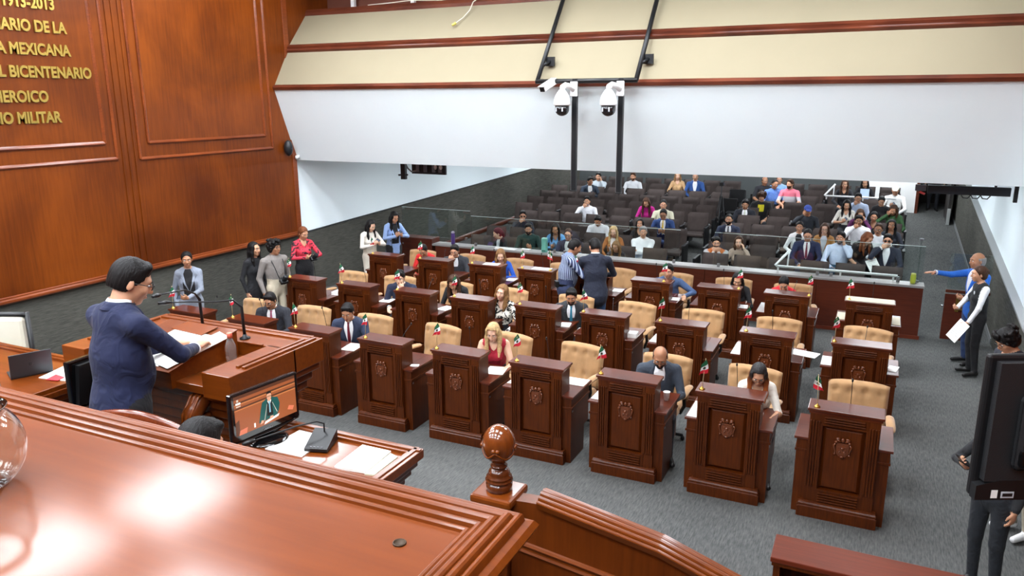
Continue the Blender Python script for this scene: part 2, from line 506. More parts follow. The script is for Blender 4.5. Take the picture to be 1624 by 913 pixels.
# white door panel filling the first rear wall opening
struct('door_1', bx(DX0, DX1 - .06, BACK + .02, BACK + .07, gz(BACK), CEILG), mat('white_door', (246, 246, 244), 0.5))
mb = MB()
mb.box(DX1 - .06, DX1 + .02, BACK - .04, BACK + .12, gz(BACK) - .05, CEILG, ch=.008)
struct('trim_3', mb, W_DARK)
struct('door_2', bx(DX1 + .02, DX2, BACK + 1.6, BACK + 1.7, gz(BACK) - .2, CEILG), mat('dark_lobby_wall', (52, 44, 42), 0.8))
struct('wall_lobby', bx(DX1 - .02, DX1 + .02, BACK + .12, BACK + 1.6, 0.3, CEILG), W_COUNTER)
struct('wall_lobby_right', bx(DX2, DX2 + .1, BACK, BACK + 1.7, 0.3, CEILG), FELT)
# the open leaf standing at the right wall by the dark doorway
t = empty('dark_door_leaf', (1.72, 22.9, gz(22.9)), 0, 'dark door leaf standing open against the right gallery wall', 'door')
bx(-.03, .03, 0, 1.2, 0.0, 2.05, ch=.006).obj('leaf', mat('dark_leaf', (44, 40, 38), 0.5), t)
bx(-.04, .035, -.03, .02, 0.0, .42, ch=.004).obj('pale_stop', mat('pale_stop', (196, 200, 198), 0.6), t)

# ceiling lamps of the chamber (bright square panels) and of the gallery
lamp_m = mat('lamp_diffuser', (241, 248, 255), 0.5, emit=LAMP_POWER)
lampg_m = mat('gallery_lamp_diffuser', (243, 249, 255), 0.5, emit=GALLERY_POWER)
lf = MB()
for a in ((-.66, .66, -.66, -.6), (-.66, .66, .6, .66), (-.66, -.6, -.6, .6), (.6, .66, -.6, .6)):
    lf.box(a[0], a[1], a[2], a[3], -.05, 0)
lf_me = lf.mesh('lamp_frame', WHITEP)
ld_me = bx(-.6, .6, -.6, .6, -.03, -.005).mesh('lamp_diffuser', lamp_m)
LAMPS = [(-7.45, 5.95), (-7.75, 4.45), (-5.5, 4.35)] + [(x, y) for x in (-9.0, -6.8, -4.5, -2.2, .2) for y in (-2.4, -.2, 2.3, 8.3, 10.3)]
for x, y in LAMPS:
        t = empty('ceiling_lamp', (x, y, CEIL), 0, 'square glowing lamp panel set in the chamber ceiling', 'lamp', 'lamp panels in the chamber ceiling')
        link('frame', lf_me, t)
        link('diffuser', ld_me, t)
gf_me = MB().box(-.62, .62, -.32, .32, -.012, -.004).mesh('gallery_lamp_frame', WHITEP)
gd_me = bx(-.58, .58, -.28, .28, -.03, -.012).mesh('gallery_lamp_diffuser', lampg_m)
for x in (-8.0, -5.2, -2.4, 0.4):
    for y in (14.2, 17.4, 20.6, 23.2):
        t = empty('gallery_lamp', (x, y, CEILG), 0, 'flat rectangular lamp panel in the low gallery ceiling', 'lamp', 'lamp panels in the gallery ceiling')
        link('frame', gf_me, t)
        link('diffuser', gd_me, t)
# ================================================================== DEPUTIES' DESKS, CHAIRS, FLAGS, MICROPHONES
DESK_X = {0: [-8.374, -7.292, -6.252, -5.185, -4.156, -3.154, -2.141, -1.111, -0.065],
          1: [-8.236, -7.211, -6.138, -5.167, -4.131, -3.145, -2.110, -1.051, -0.001],
          2: [-8.164, -7.086, -6.038, -5.089, -4.090, -3.096, -2.043, -1.058, 0.049]}
DESK_Y = {0: 7.185, 1: 9.3735, 2: 11.5335}
ROWN = ['front row before the podium', 'middle row', 'back row by the gallery counter']
ROWS = ['front row', 'middle row', 'back row']
H = 1.086

def crest_mesh():
    m = MB()
    # shield plate with raised field
    out = [(-.052, .05), (.052, .05), (.056, .0), (.05, -.055), (.03, -.082), (0, -.092), (-.03, -.082), (-.05, -.055), (-.056, .0)]
    m.prism(out, -.012, .006, 'Y')
    inn = [(x * .74, z * .74 - .004) for x, z in out]
    m.prism(inn, -.020, -.008, 'Y')
    for z in (-.02, .012):
        m.box(-.036, .036, -.025, -.015, z - .003, z + .003)
    m.sphere((0, -.022, -.004), (.016, .008, .016), 8, 6)
    m.sphere((-.02, -.022, -.036), (.010, .007, .012), 8, 5)
    m.sphere((.02, -.022, -.036), (.010, .007, .012), 8, 5)
    # crown of scrolls
    for s in (-1, 1):
        pts = [(s * (.02 + .04 * t + .022 * math.sin(6 * t)), -.014, .062 + .03 * math.sin(3.0 * t)) for t in [k / 9 for k in range(10)]]
        m.tube(pts, [.011, .012, .012, .012, .011, .011, .010, .009, .008, .006], 6)
        m.sphere((s * .058, -.016, .055), .014, 8, 6)
        m.tube([(s * .06, -.01, .04), (s * .074, -.012, .02), (s * .068, -.012, -.012), (s * .06, -.01, -.04), (s * .064, -.012, -.062)], [.009, .010, .009, .008, .006], 6)
        m.sphere((s * .062, -.012, -.064), .010, 8, 5)
    m.sphere((0, -.016, .078), (.018, .014, .022), 8, 6)
    m.sphere((0, -.016, -.088), (.016, .010, .010), 8, 5)
    return m.mesh('crest', [mat('carved_crest_wood', (104, 50, 20), 0.3, coat=0.6)])
CREST = crest_mesh()

def desk_parts():
    P = []
    # pedestal carcase
    m = MB()
    m.box(-.30, .30, .058, .25, .10, H - .03)
    P.append(('pedestal', m.mesh('pedestal', W_DESK)))
    # plinth with stepped moulding
    m = MB()
    prof = [(-.30, 0), (.038, 0), (.038, .105), (.026, .115), (.03, .125), (.018, .14), (.0, .15), (-.02, .15), (-.30, .15)]
    m.prism([(-a, b) for a, b in prof], -.335, .335, 'X')
    m.box(-.348, .348, -.038, .26, 0.0, .105, ch=.004)
    m.box(-.343, .343, -.03, .255, .115, .13, ch=.003)
    P.append(('plinth', m.mesh('plinth', W_DESK)))
    # top slab
    m = MB()
    m.box(-.3265, .3265, 0, .27, H - .026, H, ch=.006)
    m.box(-.312, .312, .012, .258, H - .05, H - .026)
    P.append(('top', m.mesh('top', W_DTOP)))
    # face frame, fluted pilasters
    m = MB()
    m.box(-.20, .20, .010, .06, .945, H - .05)
    m.box(-.20, .20, .010, .06, .15, .275)
    for s in (-1, 1):
        m.box(*sorted((s * .185, s * .205)), .004, .06, .275, .945)
    m.box(-.185, .185, .004, .06, .93, .948)
    m.box(-.185, .185, .004, .06, .268, .286)
    P.append(('face_frame', m.mesh('face_frame', W_DESK)))
    for s in (-1, 1):
        m = MB()
        c = s * .25
        m.box(c - .05, c + .05, .016, .06, .15, H - .05)
        for k in (-1.5, -.5, .5, 1.5):
            m.box(c + k * .024 - .008, c + k * .024 + .008, .002, .018, .30, .97, ch=.004)
        P.append(('pilaster', m.mesh('pilaster', W_DESK)))
    # fielded panel
    m = MB()
    def pan(u, v):
        return (-.175 + .35 * u, .02, .29 + .63 * v)
    x0, x1, zz0, zz1 = -.178, .178, .29, .925
    ins = .028
    vs = [(x0, .052, zz0), (x1, .052, zz0), (x1, .052, zz1), (x0, .052, zz1), (x0 + ins, .026, zz0 + ins), (x1 - ins, .026, zz0 + ins), (x1 - ins, .026, zz1 - ins), (x0 + ins, .026, zz1 - ins)]
    m.add(vs, [(0, 1, 5, 4), (1, 2, 6, 5), (2, 3, 7, 6), (3, 0, 4, 7), (4, 5, 6, 7)])
    P.append(('panel', m.mesh('panel', W_DESK)))
    rib = bx(-.172, .172, -.008, .016, -.0075, .0075, ch=.004).mesh('rib', W_DESK)
    for z in (.968, .992, 1.016):
        P.append(('rib', rib, (0, 0, z)))
    for z in (.172, .198, .224, .25):
        P.append(('rib', rib, (0, 0, z)))
    P.append(('crest', CREST, (0, .024, .735)))
    # side wings: panel, drawer rail, ledge and writing-height top
    for s in (-1, 1):
        m = MB()
        m.box(*sorted((s * .30, s * .40)), .05, .60, .30, .75)
        m.box(*sorted((s * .30, s * .40)), .05, .46, .0, .30)
        m.box(*sorted((s * .30, s * .412)), .044, .61, .625, .65, ch=.003)
        P.append(('side_wing', m.mesh('side_wing', W_DESK)))
        P.append(('wing_top', bx(*sorted((s * .285, s * .424)), .039, .633, .748, .773, ch=.004).mesh('wing_top', W_DTOP)))
    P.append(('work_surface', bx(-.286, .286, .25, .633, .748, .773, ch=.004).mesh('work_surface', W_DTOP)))
    P.append(('name_plate', bx(.40, .404, .075, .10, .585, .605).mesh('name_plate', GREYM)))
    return P
DP = desk_parts()
for r in range(3):
    for i, x in enumerate(DESK_X[r]):
        t = empty('carved_desk', (x, DESK_Y[r], 0), 0, 'carved wooden desk, %s, %s from the panelled wall' % (ROWN[r], ORD[i]), 'desk', 'carved desks of the chamber')
        for p in DP:
            link(p[0], p[1], t, p[2] if len(p) > 2 else None)

# tufted tan armchairs
def cushion(w, h, d, nx, nz, depth=.018, seed=0):
    """tufted pad: front face dimpled at buttons; local x across, z up, front to -y"""
    m = MB()
    NU, NV = 24, 20
    btn = [(-w / 2 + w * (i + .5) / nx, h * (j + .6) / nz) for j in range(nz) for i in range(nx)]
    def edge(u, v):
        e = min(u, 1 - u) * w
        f = min(v, 1 - v) * h
        r = .06
        return min(1, math.sqrt(max(0, 1 - max(0, 1 - e / r) ** 2))) * min(1, math.sqrt(max(0, 1 - max(0, 1 - f / r) ** 2)))
    def prof(u, v, sgn):
        k = 1 - .10 * (abs(2 * u - 1) ** 4) * v
        x = (-w / 2 + w * u) * (1 - .05 * (1 - v))
        z = h * v - .03 * (abs(2 * u - 1) ** 3) * (v > .5)
        y = -d / 2 * edge(u, v)
        if sgn < 0:
            for bx_, bz in btn:
                q = math.hypot(x - bx_, z - bz)
                y += depth * math.exp(-(q / .035) ** 2)
                y += .006 * math.exp(-((x - bx_) / .014) ** 2) * (1 if z < bz else .3)
        else:
            y = -y
        return (x, y, z)
    m.grid(lambda u, v: prof(u, v, -1), NU, NV)
    m.grid(lambda u, v: prof(u, v, 1), 8, 8)
    return m
def chair_parts():
    P = []
    b = cushion(.60, .53, .13, 4, 2, .03)
    b.xf(Matrix.Translation((0, .24, .43)) @ Matrix.Rotation(R(-9), 4, 'X'))
    P.append(('backrest', b.mesh('chair_backrest', TAN)))
    s = cushion(.54, .52, .13, 3, 2, .02)
    s.xf(Matrix.Translation((0, -.28, .40)) @ Matrix.Rotation(R(-90), 4, 'X'))
    P.append(('seat', s.mesh('chair_seat', TAN)))
    for sx in (-1, 1):
        a = MB()
        def arm(u, v, sx=sx):
            ang = v * 2 * PI
            y = -.24 + .46 * u
            rr = (.045 * math.sqrt(max(0.02, 1 - (2 * u - 1) ** 6)))
            return (sx * .315 + rr * math.cos(ang), y, .635 + .02 * math.sin(PI * u) + .6 * rr * math.sin(ang))
        a.grid(arm, 12, 12)
        P.append(('armrest', a.mesh('chair_armrest', TAN)))
        q = MB()
        q.tube([(sx * .315, -.10, .62), (sx * .318, -.08, .5), (sx * .26, -.02, .38)], [.022, .022, .02], 8)
        P.append(('arm_support', q.mesh('chair_arm_support', BLACK)))
    c = MB()
    c.lathe([(.035, .08), (.035, .22), (.026, .23), (.026, .36), (.10, .37), (.10, .39)], (0, 0, 0), 12)
    for k in range(5):
        a = 2 * PI * k / 5 + .3
        c.tube([(0, 0, .10), (.15 * math.cos(a), .15 * math.sin(a), .09), (.29 * math.cos(a), .29 * math.sin(a), .065)], [.03, .024, .018], 6)
        c.sphere((.29 * math.cos(a), .29 * math.sin(a), .032), (.026, .026, .032), 8, 6)
    P.append(('swivel_base', c.mesh('chair_swivel_base', BLACK)))
    return P
CP = chair_parts()
EMPTY_CHAIRS = {(0, 0), (0, 3), (0, 5), (0, 8), (1, 0), (1, 5), (1, 6), (1, 7), (1, 8), (2, 3), (2, 4), (2, 8)}
CHAIR_OFF = {}
for r in range(3):
    for i, x in enumerate(DESK_X[r]):
        occ = (r, i) not in EMPTY_CHAIRS
        yy = DESK_Y[r] + (1.03 if not occ else 1.06)
        rz = R(random.uniform(-9, 9))
        if (r, i) == (2, 8):
            continue
        t = empty('tufted_armchair', (x + random.uniform(.0, .1), yy, 0), rz,
                  '%s tan tufted armchair, %s, %s from the panelled wall' % ('occupied' if occ else 'empty', ROWN[r], ORD[i]), 'chair', 'tan armchairs of the chamber')
        CHAIR_OFF[(r, i)] = t
        for p in CP:
            link(p[0], p[1], t)

# small flags on gilt stands
def flag_parts(seed, lean):
    rnd = random.Random(seed)
    P = []
    b = MB()
    b.lathe([(.030, 0), (.030, .006), (.024, .012), (.010, .022), (.006, .03), (.005, .035)], (0, 0, 0), 14)
    P.append(('stand', b.mesh('flag_stand', GOLD)))
    p = MB()
    p.tube([(0, 0, .03), (lean * .02, 0, .18), (lean * .04, 0, .33)], .0035, 6)
    p.sphere((lean * .04, 0, .335), (.005, .005, .012), 6, 5)
    P.append(('flag_pole', p.mesh('flag_pole', mat('pale_pole', (214, 196, 150), 0.4, 0.4))))
    c = MB()
    NU, NV = 18, 8
    ph = rnd.uniform(0, 6)
    am = rnd.uniform(.008, .014)
    j = [rnd.uniform(-.012, .012) for _ in range(4)]
    def pt(u, v):
        # u runs out along the drooping fly (down), v across the hoist
        A, B_ = (lean * .04 + .008, .335), (-.026 + j[0], .275)
        C, D_ = (.058 + j[1], .195 + j[2]), (-.05 + j[3], .165)
        x = (1 - u) * ((1 - v) * A[0] + v * B_[0]) + u * ((1 - v) * C[0] + v * D_[0])
        z = (1 - u) * ((1 - v) * A[1] + v * B_[1]) + u * ((1 - v) * C[1] + v * D_[1])
        y = -.006 + am * math.sin(ph + 4 * u + 5.0 * v) * (u * .8 + .2)
        return (x + .012 * math.sin(PI * u), y, z - .006 * math.sin(2 * PI * v) * u)
    w = NU + 1
    vs = [pt(i / NU, j / NV) for j in range(NV + 1) for i in range(w)]
    for mi, (a, b_) in enumerate(((0, 6), (6, 12), (12, 18))):
        fs = [(j * w + i, j * w + i + 1, (j + 1) * w + i + 1, (j + 1) * w + i) for j in range(NV) for i in range(a, b_)]
        c.add(vs, fs, mi, True)
    # emblem on the white band, both faces
    ctr = Vector(pt(.5, .5))
    n = (Vector(pt(.55, .5)) - Vector(pt(.45, .5))).cross(Vector(pt(.5, .6)) - Vector(pt(.5, .4))).normalized()
    for s in (-1, 1):
        ring = []
        for k in range(12):
            a = 2 * PI * k / 12
            q = pt(.5 + .13 * math.cos(a), .5 + .19 * math.sin(a) * (1.15 if math.sin(a) > 0 else .8))
            ring.append(Vector(q) + n * s * .0016)
        c.add([ctr + n * s * .0022] + ring, [(0, 1 + k, 1 + (k + 1) % 12) for k in range(12)], 3, True)
    P.append(('flag_cloth', c.mesh('flag_cloth', [mat('flag_green', (22, 92, 58), 0.7), mat('flag_white', (236, 236, 234), 0.7), mat('flag_red', (204, 24, 46), 0.7), mat('flag_emblem', (58, 58, 42), 0.7)])))
    return P
FP = [flag_parts(s, l) for s, l in ((1, .4), (2, .1), (3, -.3), (4, .6))]
FLAG_END = {(2, 5): .2, (2, 6): .29, (2, 7): .30}
k = 0
for r in range(3):
    for i, x in enumerate(DESK_X[r]):
        fx = FLAG_END.get((r, i), -.29 + .02 * ((i * 7 + r) % 3))
        if (r, i) == (0, 3):
            fx = -.24
        t = empty('desk_flag', (x + fx, DESK_Y[r] + .06, H), R(random.uniform(-8, 40) if (r, i) != (0, 8) else 195), 'small tricolour flag on gilt stand, %s desk, %s from the panelled wall' % (ROWS[r], ORD[i]), 'flag', 'small flags on the desks')
        t.scale = (.92, .92, .92)
        for p in FP[k % 4]:
            link(p[0], p[1], t)
        k += 1
t = empty('desk_flag', (-5.089 + .26, DESK_Y[2] + .07, H), R(200), 'second small flag on the back row desk beside the striped shirt man', 'flag', 'small flags on the desks')
for p in FP[1]:
    link(p[0], p[1], t)

# gooseneck microphones on the desks
def mic_mesh(hh=.48, reach=.06):
    a = MB()
    a.lathe([(.020, 0), (.020, .006), (.010, .012), (.008, .05)], (0, 0, 0), 10)
    pts = [(0, reach * t * t, .05 + hh * t) for t in [q / 8 for q in range(9)]]
    a.tube(pts, .0035, 6)
    return a.mesh('gooseneck', BLACKM), MB().sphere((0, reach * 1.06, .06 + hh), (.010, .011, .019), 8, 6).mesh('mic_head', BLACK)
MN, MHD = mic_mesh()
MN2, MHD2 = mic_mesh(.34, .2)
for r in range(3):
    for i, x in enumerate(DESK_X[r]):
        if (r, i) in ((2, 4), (0, 6)):
            continue
        lowm = (r + i) % 3 == 0
        t = empty('desk_microphone', (x + .03, DESK_Y[r] + .34, .773), R(random.uniform(-25, 25) + (180 if not lowm else 0)), 'thin black gooseneck microphone, %s desk, %s from the panelled wall' % (ROWS[r], ORD[i]), 'microphone', 'gooseneck microphones on the desks')
        link('gooseneck', MN2 if lowm else MN, t)
        link('mic_head', MHD2 if lowm else MHD, t)
# ================================================================== GALLERY COUNTER, GLASS, GATE, SEATS
CY0, CY1 = 13.78, 14.08
t = empty('gallery_counter', (0, 0, 0), 0, 'long reddish wooden counter with grey top dividing desks from the public gallery', 'counter')
seams = [-8.38, -6.5, -4.6, -2.7, -.8, .82]
for a, b in zip(seams[:-1], seams[1:]):
    bx(a + .004, b - .004, CY0, CY0 + .03, .06, .86).obj('front_panel', W_COUNTER, t)
bx(-8.38, .82, CY0 + .03, CY1 - .02, .02, .86).obj('core', W_COUNTER, t)
bx(-8.38, .84, CY0 - .02, CY0 + .03, 0, .06).obj('skirting', wood('counter_skirting', (96, 40, 24), (124, 58, 36), 'X', .4, .3), t)
bx(-8.45, .83, CY0 - .015, CY1, .862, .90, ch=.005).obj('grey_top', mat('grey_laminate_top', (150, 148, 146), .35), t)
# taller end cabinet with round knobs, by the left wall
t = empty('end_cabinet', (-8.9, CY0, 0), 0, 'taller wooden end cabinet with pale round knobs beside the gallery counter', 'cabinet')
bx(-.46, .44, .0, .32, .0, .98, ch=.005).obj('body', W_COUNTER, t)
bx(-.46, .44, -.008, .33, .98, 1.0, ch=.004).obj('top', W_DARK, t)
for kx in (-.28, .22):
    for kz in (.62, .86):
        MB().sphere((kx, -.015, kz), (.02, .012, .02), 10, 6).obj('knob', GREYM, t)
# glass screens over the counter
gx = [-9.3, -7.6, -5.6, -3.2, -2.6, -.7, .8]
for k, (a, b) in enumerate(zip(gx[:-1], gx[1:])):
    if k == 3:
        continue
    t = empty('glass_screen', ((a + b) / 2, 13.94, .90 if k else 1.0), 0, ['clear glass screen standing on the knobbed end cabinet', 'clear glass screen on the counter behind the purple bottle', 'clear glass screen on the counter behind the two standing men', '', 'clear glass screen on the counter by the central gallery aisle', 'clear glass screen on the counter behind the white handrail'][k], 'glass screen', 'glass screens over the gallery counter')
    hw = (b - a) / 2 - .01
    bx(-hw, hw, -.005, .005, .02, .62).obj('pane', GLASS, t)
    bx(-hw, hw, -.006, .006, .62, .626).obj('polished_edge', mat('glass_edge', (188, 206, 202), .2), t)
    for s in (-1, 1):
        bx(s * (hw - .1) - .025, s * (hw - .1) + .025, -.02, .02, 0, .06, ch=.004).obj('clamp', GREYM, t)
t = empty('glass_return', (.72, 14.02, .90), 0, 'glass screen end post with steel caps at the counter end by the gate', 'glass post')
bx(-.008, .008, -.03, .03, 0, .74).obj('pane', GLASS, t)
for z in (.02, .72):
    bx(-.03, .03, -.02, .02, z - .018, z + .018, ch=.005).obj('steel_cap', GREYM, t)
# white handrail on the counter and another at the back
def rail(loc, L, label, up=.18):
    t = empty('white_handrail', loc, 0, label, 'handrail')
    MB().tube([(.22, .16, up + .12), (.0, .0, .03), (.03, 0, .02), (L, 0, .02)], .022, 8).obj('rail', WHITEP, t)
    for x in (.05, L * .55, L - .06):
        bx(x - .015, x + .015, -.012, .012, -.065, .02).obj('bracket', WHITEP, t)
    MB().tube([(.20, .15, up + .10), (.2, .06, .0)], .014, 8).obj('stay', WHITEP, t)
rail((-1.52, 14.02, .965), 1.95, 'white tubular handrail lying along the gallery counter top')
rail((-1.2, 20.6, gz(20.6) + 1.02), 1.6, 'white tubular handrail high at the back of the gallery')
# gate with brass lock
t = empty('gallery_gate', (1.14, 13.86, 0), 0, 'small open wooden gate with brass lock between counter and right wall', 'gate')
bx(0, .50, -.02, .02, .04, .80, ch=.004).obj('gate_leaf', W_COUNTER, t)
bx(.0, .62, -.024, .024, .82, .87, ch=.004).obj('gate_rail', W_DARK, t)
bx(.16, .21, -.045, -.02, .52, .80, ch=.004).obj('lock_plate', GOLD, t)
bx(.15, .27, -.06, -.03, .55, .575, ch=.004).obj('bolt', GOLD, t)
MB().sphere((-.02, -.03, .60), (.03, .016, .016), 10, 6).obj('knob', mat('steel_knob', (215, 215, 215), .25, .9), t)
bx(.01, .60, -.004, .004, .87, 1.46).obj('glass_pane', GLASS, t)

# auditorium seats
def seat_parts():
    P = []
    b = MB()
    def back(u, v, s):
        x = -.25 + .5 * u
        z = .40 + .50 * v
        e = math.sqrt(max(0, 1 - max(0, 1 - min(u, 1 - u) * .5 / .05) ** 2)) * math.sqrt(max(0, 1 - max(0, 1 - min(v, 1 - v) * .5 / .06) ** 2))
        return (x, s * .055 * e + .02 + .10 * v - .03 * s * math.sin(PI * v) * .3, z)
    b.grid(lambda u, v: back(u, v, -1), 10, 8)
    b.grid(lambda u, v: back(u, v, 1), 6, 6)
    P.append(('backrest', b.mesh('seat_backrest', SEATC)))
    c = MB()
    c.box(-.24, .24, -.44, .0, .38, .46, ch=.03)
    P.append(('seat_cushion', c.mesh('seat_cushion', SEATC)))
    a = MB()
    a.box(.255, .295, -.40, .06, .0, .58, ch=.012)
    a.box(.245, .305, -.42, .02, .58, .62, ch=.012)
    P.append(('arm_panel', a.mesh('seat_arm_panel', BLACK)))
    g = MB()
    g.box(.262, .288, .05, .10, .58, .64, ch=.006)
    P.append(('number_tab', g.mesh('seat_number_tab', GREYM)))
    return P
SP = seat_parts()
# two extra arms close a row end
ROW_Y = [14.8 + .9 * k for k in range(10)]
SEATS = []
ROWORD = ORD + ['tenth']
for k, y in enumerate(ROW_Y):
    for side, x0, x1 in (('panelled wall side', -7.95 - (.585 if 3 < k < 9 else 0), -3.86), ('right aisle side', -2.75, .30)):
        # seats stand under the people who use them; the gaps between are filled evenly
        fixed = []
        for x, who in sorted(q for q in GALX.get(k, []) if x0 - .35 < q[0] < x1 + .35):
            if not fixed or x - fixed[-1][0] > .545:
                fixed.append((x, who))
        xs = [(x0 - .585, None)] + fixed + [(x1 + .585, None)]
        row = []
        for (a, _), (b, who) in zip(xs[:-1], xs[1:]):
            n = int((b - a) / .57) - 1
            row += [(a + (b - a) * (j + 1) / (n + 1), None) for j in range(n)] + [(b, who)]
        SEATS += [(x, y, who, k, side) for x, who in row[:-1]]
for (x, y, who, k, side) in SEATS:
    lab = ('dark brown gallery seat used by the ' + who) if who else 'empty dark brown gallery seat, %s row from the counter, %s' % (ROWORD[k], side)
    t = empty('auditorium_seat', (x, y, gz(y)), 0, lab, 'seat', 'auditorium seats of the public gallery')
    for p in SP:
        link(p[0], p[1], t)
# row-end panels
ep = bx(-.025, .025, -.44, .10, 0, .62, ch=.01).mesh('row_end_panel', BLACK)
for k, y in enumerate(ROW_Y):
    t = link('row_end_panel', ep, None, (-3.22, y, gz(y)))
    tag(t, 'black end panel of the %s seat row from the counter, across the central aisle' % ROWORD[k], 'panel', 'black end panels of seat rows')
# dark folding chair and tripod near the central aisle
t = empty('black_side_chair', (-3.45, 20.0, gz(20.0)), R(0), 'black side chair with writing arm in the central gallery aisle', 'chair')
bx(-.22, .22, -.22, .22, .42, .47, ch=.015).obj('seat', BLACK, t)
bx(-.22, .22, .19, .24, .60, .95, ch=.015).obj('backrest', BLACK, t)
for sx in (-1, 1):
    for sy in (-1, 1):
        MB().tube([(sx * .2, sy * .2, 0), (sx * .2, sy * .2, .43 if sy < 0 else .9)], .012, 6).obj('leg', BLACKM, t)
bx(.02, .24, -.32, .02, .64, .66, ch=.006).obj('writing_arm', BLACK, t)
t = empty('black_side_chair', (-3.45, 21.3, gz(21.3)), R(0), 'black side chair standing behind the tripod in the gallery', 'chair')
bx(-.22, .22, -.22, .22, .42, .47, ch=.015).obj('seat', BLACK, t)
bx(-.22, .22, .19, .24, .60, .95, ch=.015).obj('backrest', BLACK, t)
for sx in (-1, 1):
    for sy in (-1, 1):
        MB().tube([(sx * .2, sy * .2, 0), (sx * .2, sy * .2, .43 if sy < 0 else .9)], .012, 6).obj('leg', BLACKM, t)
t = empty('camera_tripod', (-3.45, 19.1, gz(19.1)), 0, 'tall black camera tripod in the central gallery aisle', 'tripod')
for k in range(3):
    a = 2 * PI * k / 3 + .5
    MB().tube([(.22 * math.cos(a), .22 * math.sin(a), 0), (.03 * math.cos(a), .03 * math.sin(a), 1.2)], .014, 6).obj('leg', BLACKM, t)
MB().tube([(0, 0, .8), (0, 0, 1.45)], .016, 8).obj('centre_column', BLACKM, t)
bx(-.05, .05, -.06, .06, 1.45, 1.53, ch=.01).obj('tripod_head', BLACK, t)
# ================================================================== PODIUM: PLATFORMS, PRESIDENT'S DESK, LECTERN, SECRETARIES' DESKS
PZ = 1.32      # lower platform
UZ = 2.10      # upper platform
struct('floor_platform', bx(-9.4, -2.02, -3.9, 3.12, -.05, PZ), CARPET)
struct('floor_platform_upper', bx(-9.4, -.72, -3.9, 1.42, PZ - .02, UZ - .02), CARPET)
struct('floor_platform_right', bx(-.72, WR, -3.9, 1.0, -.05, UZ - .02), CARPET)

# --- president's desk in the foreground
TZ = 2.90
t = empty('presiding_desk', (-.69, 1.5, UZ), 0, 'long varnished presiding desk with stepped moulded rim, glass bowl on it', 'desk')
dz = TZ - UZ
bx(-4.6, -.08, -1.0, -.08, dz - .03, dz).obj('desk_top', W_TABLE, t)
def rim(L0, L1, axis, name):
    """stepped moulded edge: profile in (outwards, up)"""
    def beads(bs):
        return [(c - r * math.cos(a), h + r * math.sin(a)) for c, r, h in bs for a in [PI * q / 5 for q in range(6)]]
    prof = [(-.108, -.002)] + beads(((-.098, .009, .002), (-.077, .010, .010), (-.054, .011, .018), (-.030, .011, .020), (-.008, .009, .014))) + [(.004, .0)]
    prof += [(.020, -.004), (.030, -.018), (.022, -.034), (.0, -.045), (-.02, -.07), (-.03, -.09), (-.105, -.09)]
    m = MB()
    if axis == 'x':
        m.add(*moulding(prof, (L0, 0, dz), (L1, 0, dz), (0, 0, 1), (0, 1, 0)))
        q = m.v
        m.v = [((p[0] + (p[1] if abs(p[0] - L1) < 1e-6 else 0)), p[1], p[2]) for p in q]     # mitre
    else:
        m.add(*moulding(prof, (0, L0, dz), (0, L1, dz), (0, 0, 1), (1, 0, 0)))
        q = m.v
        m.v = [(p[0], (p[1] + (p[0] if abs(p[1] - L1) < 1e-6 else 0)), p[2]) for p in q]
    return m.obj(name, W_POD, t)
rim(-4.6, 0.0, 'x', 'moulded_rim')
rim(-1.0, 0.0, 'y', 'moulded_rim')
bx(-4.5, -.07, -.12, -.06, .0, dz - .06).obj('front_panel', W_PODV, t)
bx(-.12, -.06, -.95, -.06, .0, dz - .06).obj('side_panel', W_PODV, t)
MB().lathe([(.016, 0), (.016, .0035), (.0135, .005), (.0135, .0015), (.001, .001)], (-.215, -.205, dz - .0005), 18).obj('cable_hole', mat('cable_hole_bronze', (58, 40, 20), .5, .4), t)

# --- glass bowl
t = empty('glass_bowl', (-2.055, 1.045, TZ), 0, 'round clear glass fish bowl standing on the presiding desk', 'bowl')
gm, N, L_, b_ = new_mat('clear_bowl_glass')
b_.inputs['Base Color'].default_value = (.96, .99, .98, 1)
b_.inputs['Transmission Weight'].default_value = 1
b_.inputs['Roughness'].default_value = 0.0
b_.inputs['IOR'].default_value = 1.45
prof = []
rb = .128
for k in range(17):
    a = -PI / 2 + .62 + (PI - .62 - .72) * k / 16
    prof.append((rb * math.cos(a), .108 + rb * math.sin(a)))
prof = [(.07, .002)] + prof + [(.098, prof[-1][1] + .012)]
inner = [(max(.001, r - .004), z + (.005 if i == 0 else 0)) for i, (r, z) in enumerate(prof)]
m = MB()
m.lathe(prof + inner[::-1], (0, 0, 0), 40)
m.obj('bowl_wall', gm, t)

# --- lectern
LZ = 2.40
t = empty('speaking_lectern', (-3.82, 3.3, 0), 0, 'large carved wooden speaking lectern with moulded rim and reading slope', 'lectern')
def LB(name, a, ch=.004, m=W_POD):
    return bx(a[0] + 3.82, a[1] + 3.82, a[2] - 3.3, a[3] - 3.3, a[4], a[5], ch=ch).obj(name, m, t)
LB('deck', (-4.48, -3.16, 2.93, 3.68, 2.26, 2.31))
LB('rim_beam', (-4.52, -3.12, 3.44, 3.72, 2.25, LZ))
LB('rim_beam', (-3.33, -3.12, 2.92, 3.46, 2.25, LZ))
LB('rim_beam', (-4.52, -4.31, 2.92, 3.46, 2.25, LZ))
for a in ((-4.46, -3.17, 3.62, 3.66), (-4.46, -3.17, 3.675, 3.70)):
    LB('rim_moulding', (a[0], a[1], a[2], a[3], LZ - .004, LZ + .014))
for a in ((-3.21, -3.185, 3.06, 3.62), (-3.165, -3.14, 3.06, 3.68)):
    LB('rim_moulding', (a[0], a[1], a[2], a[3], LZ - .004, LZ + .014))
LB('rim_moulding', (-4.47, -4.44, 3.06, 3.6, LZ - .004, LZ + .014))
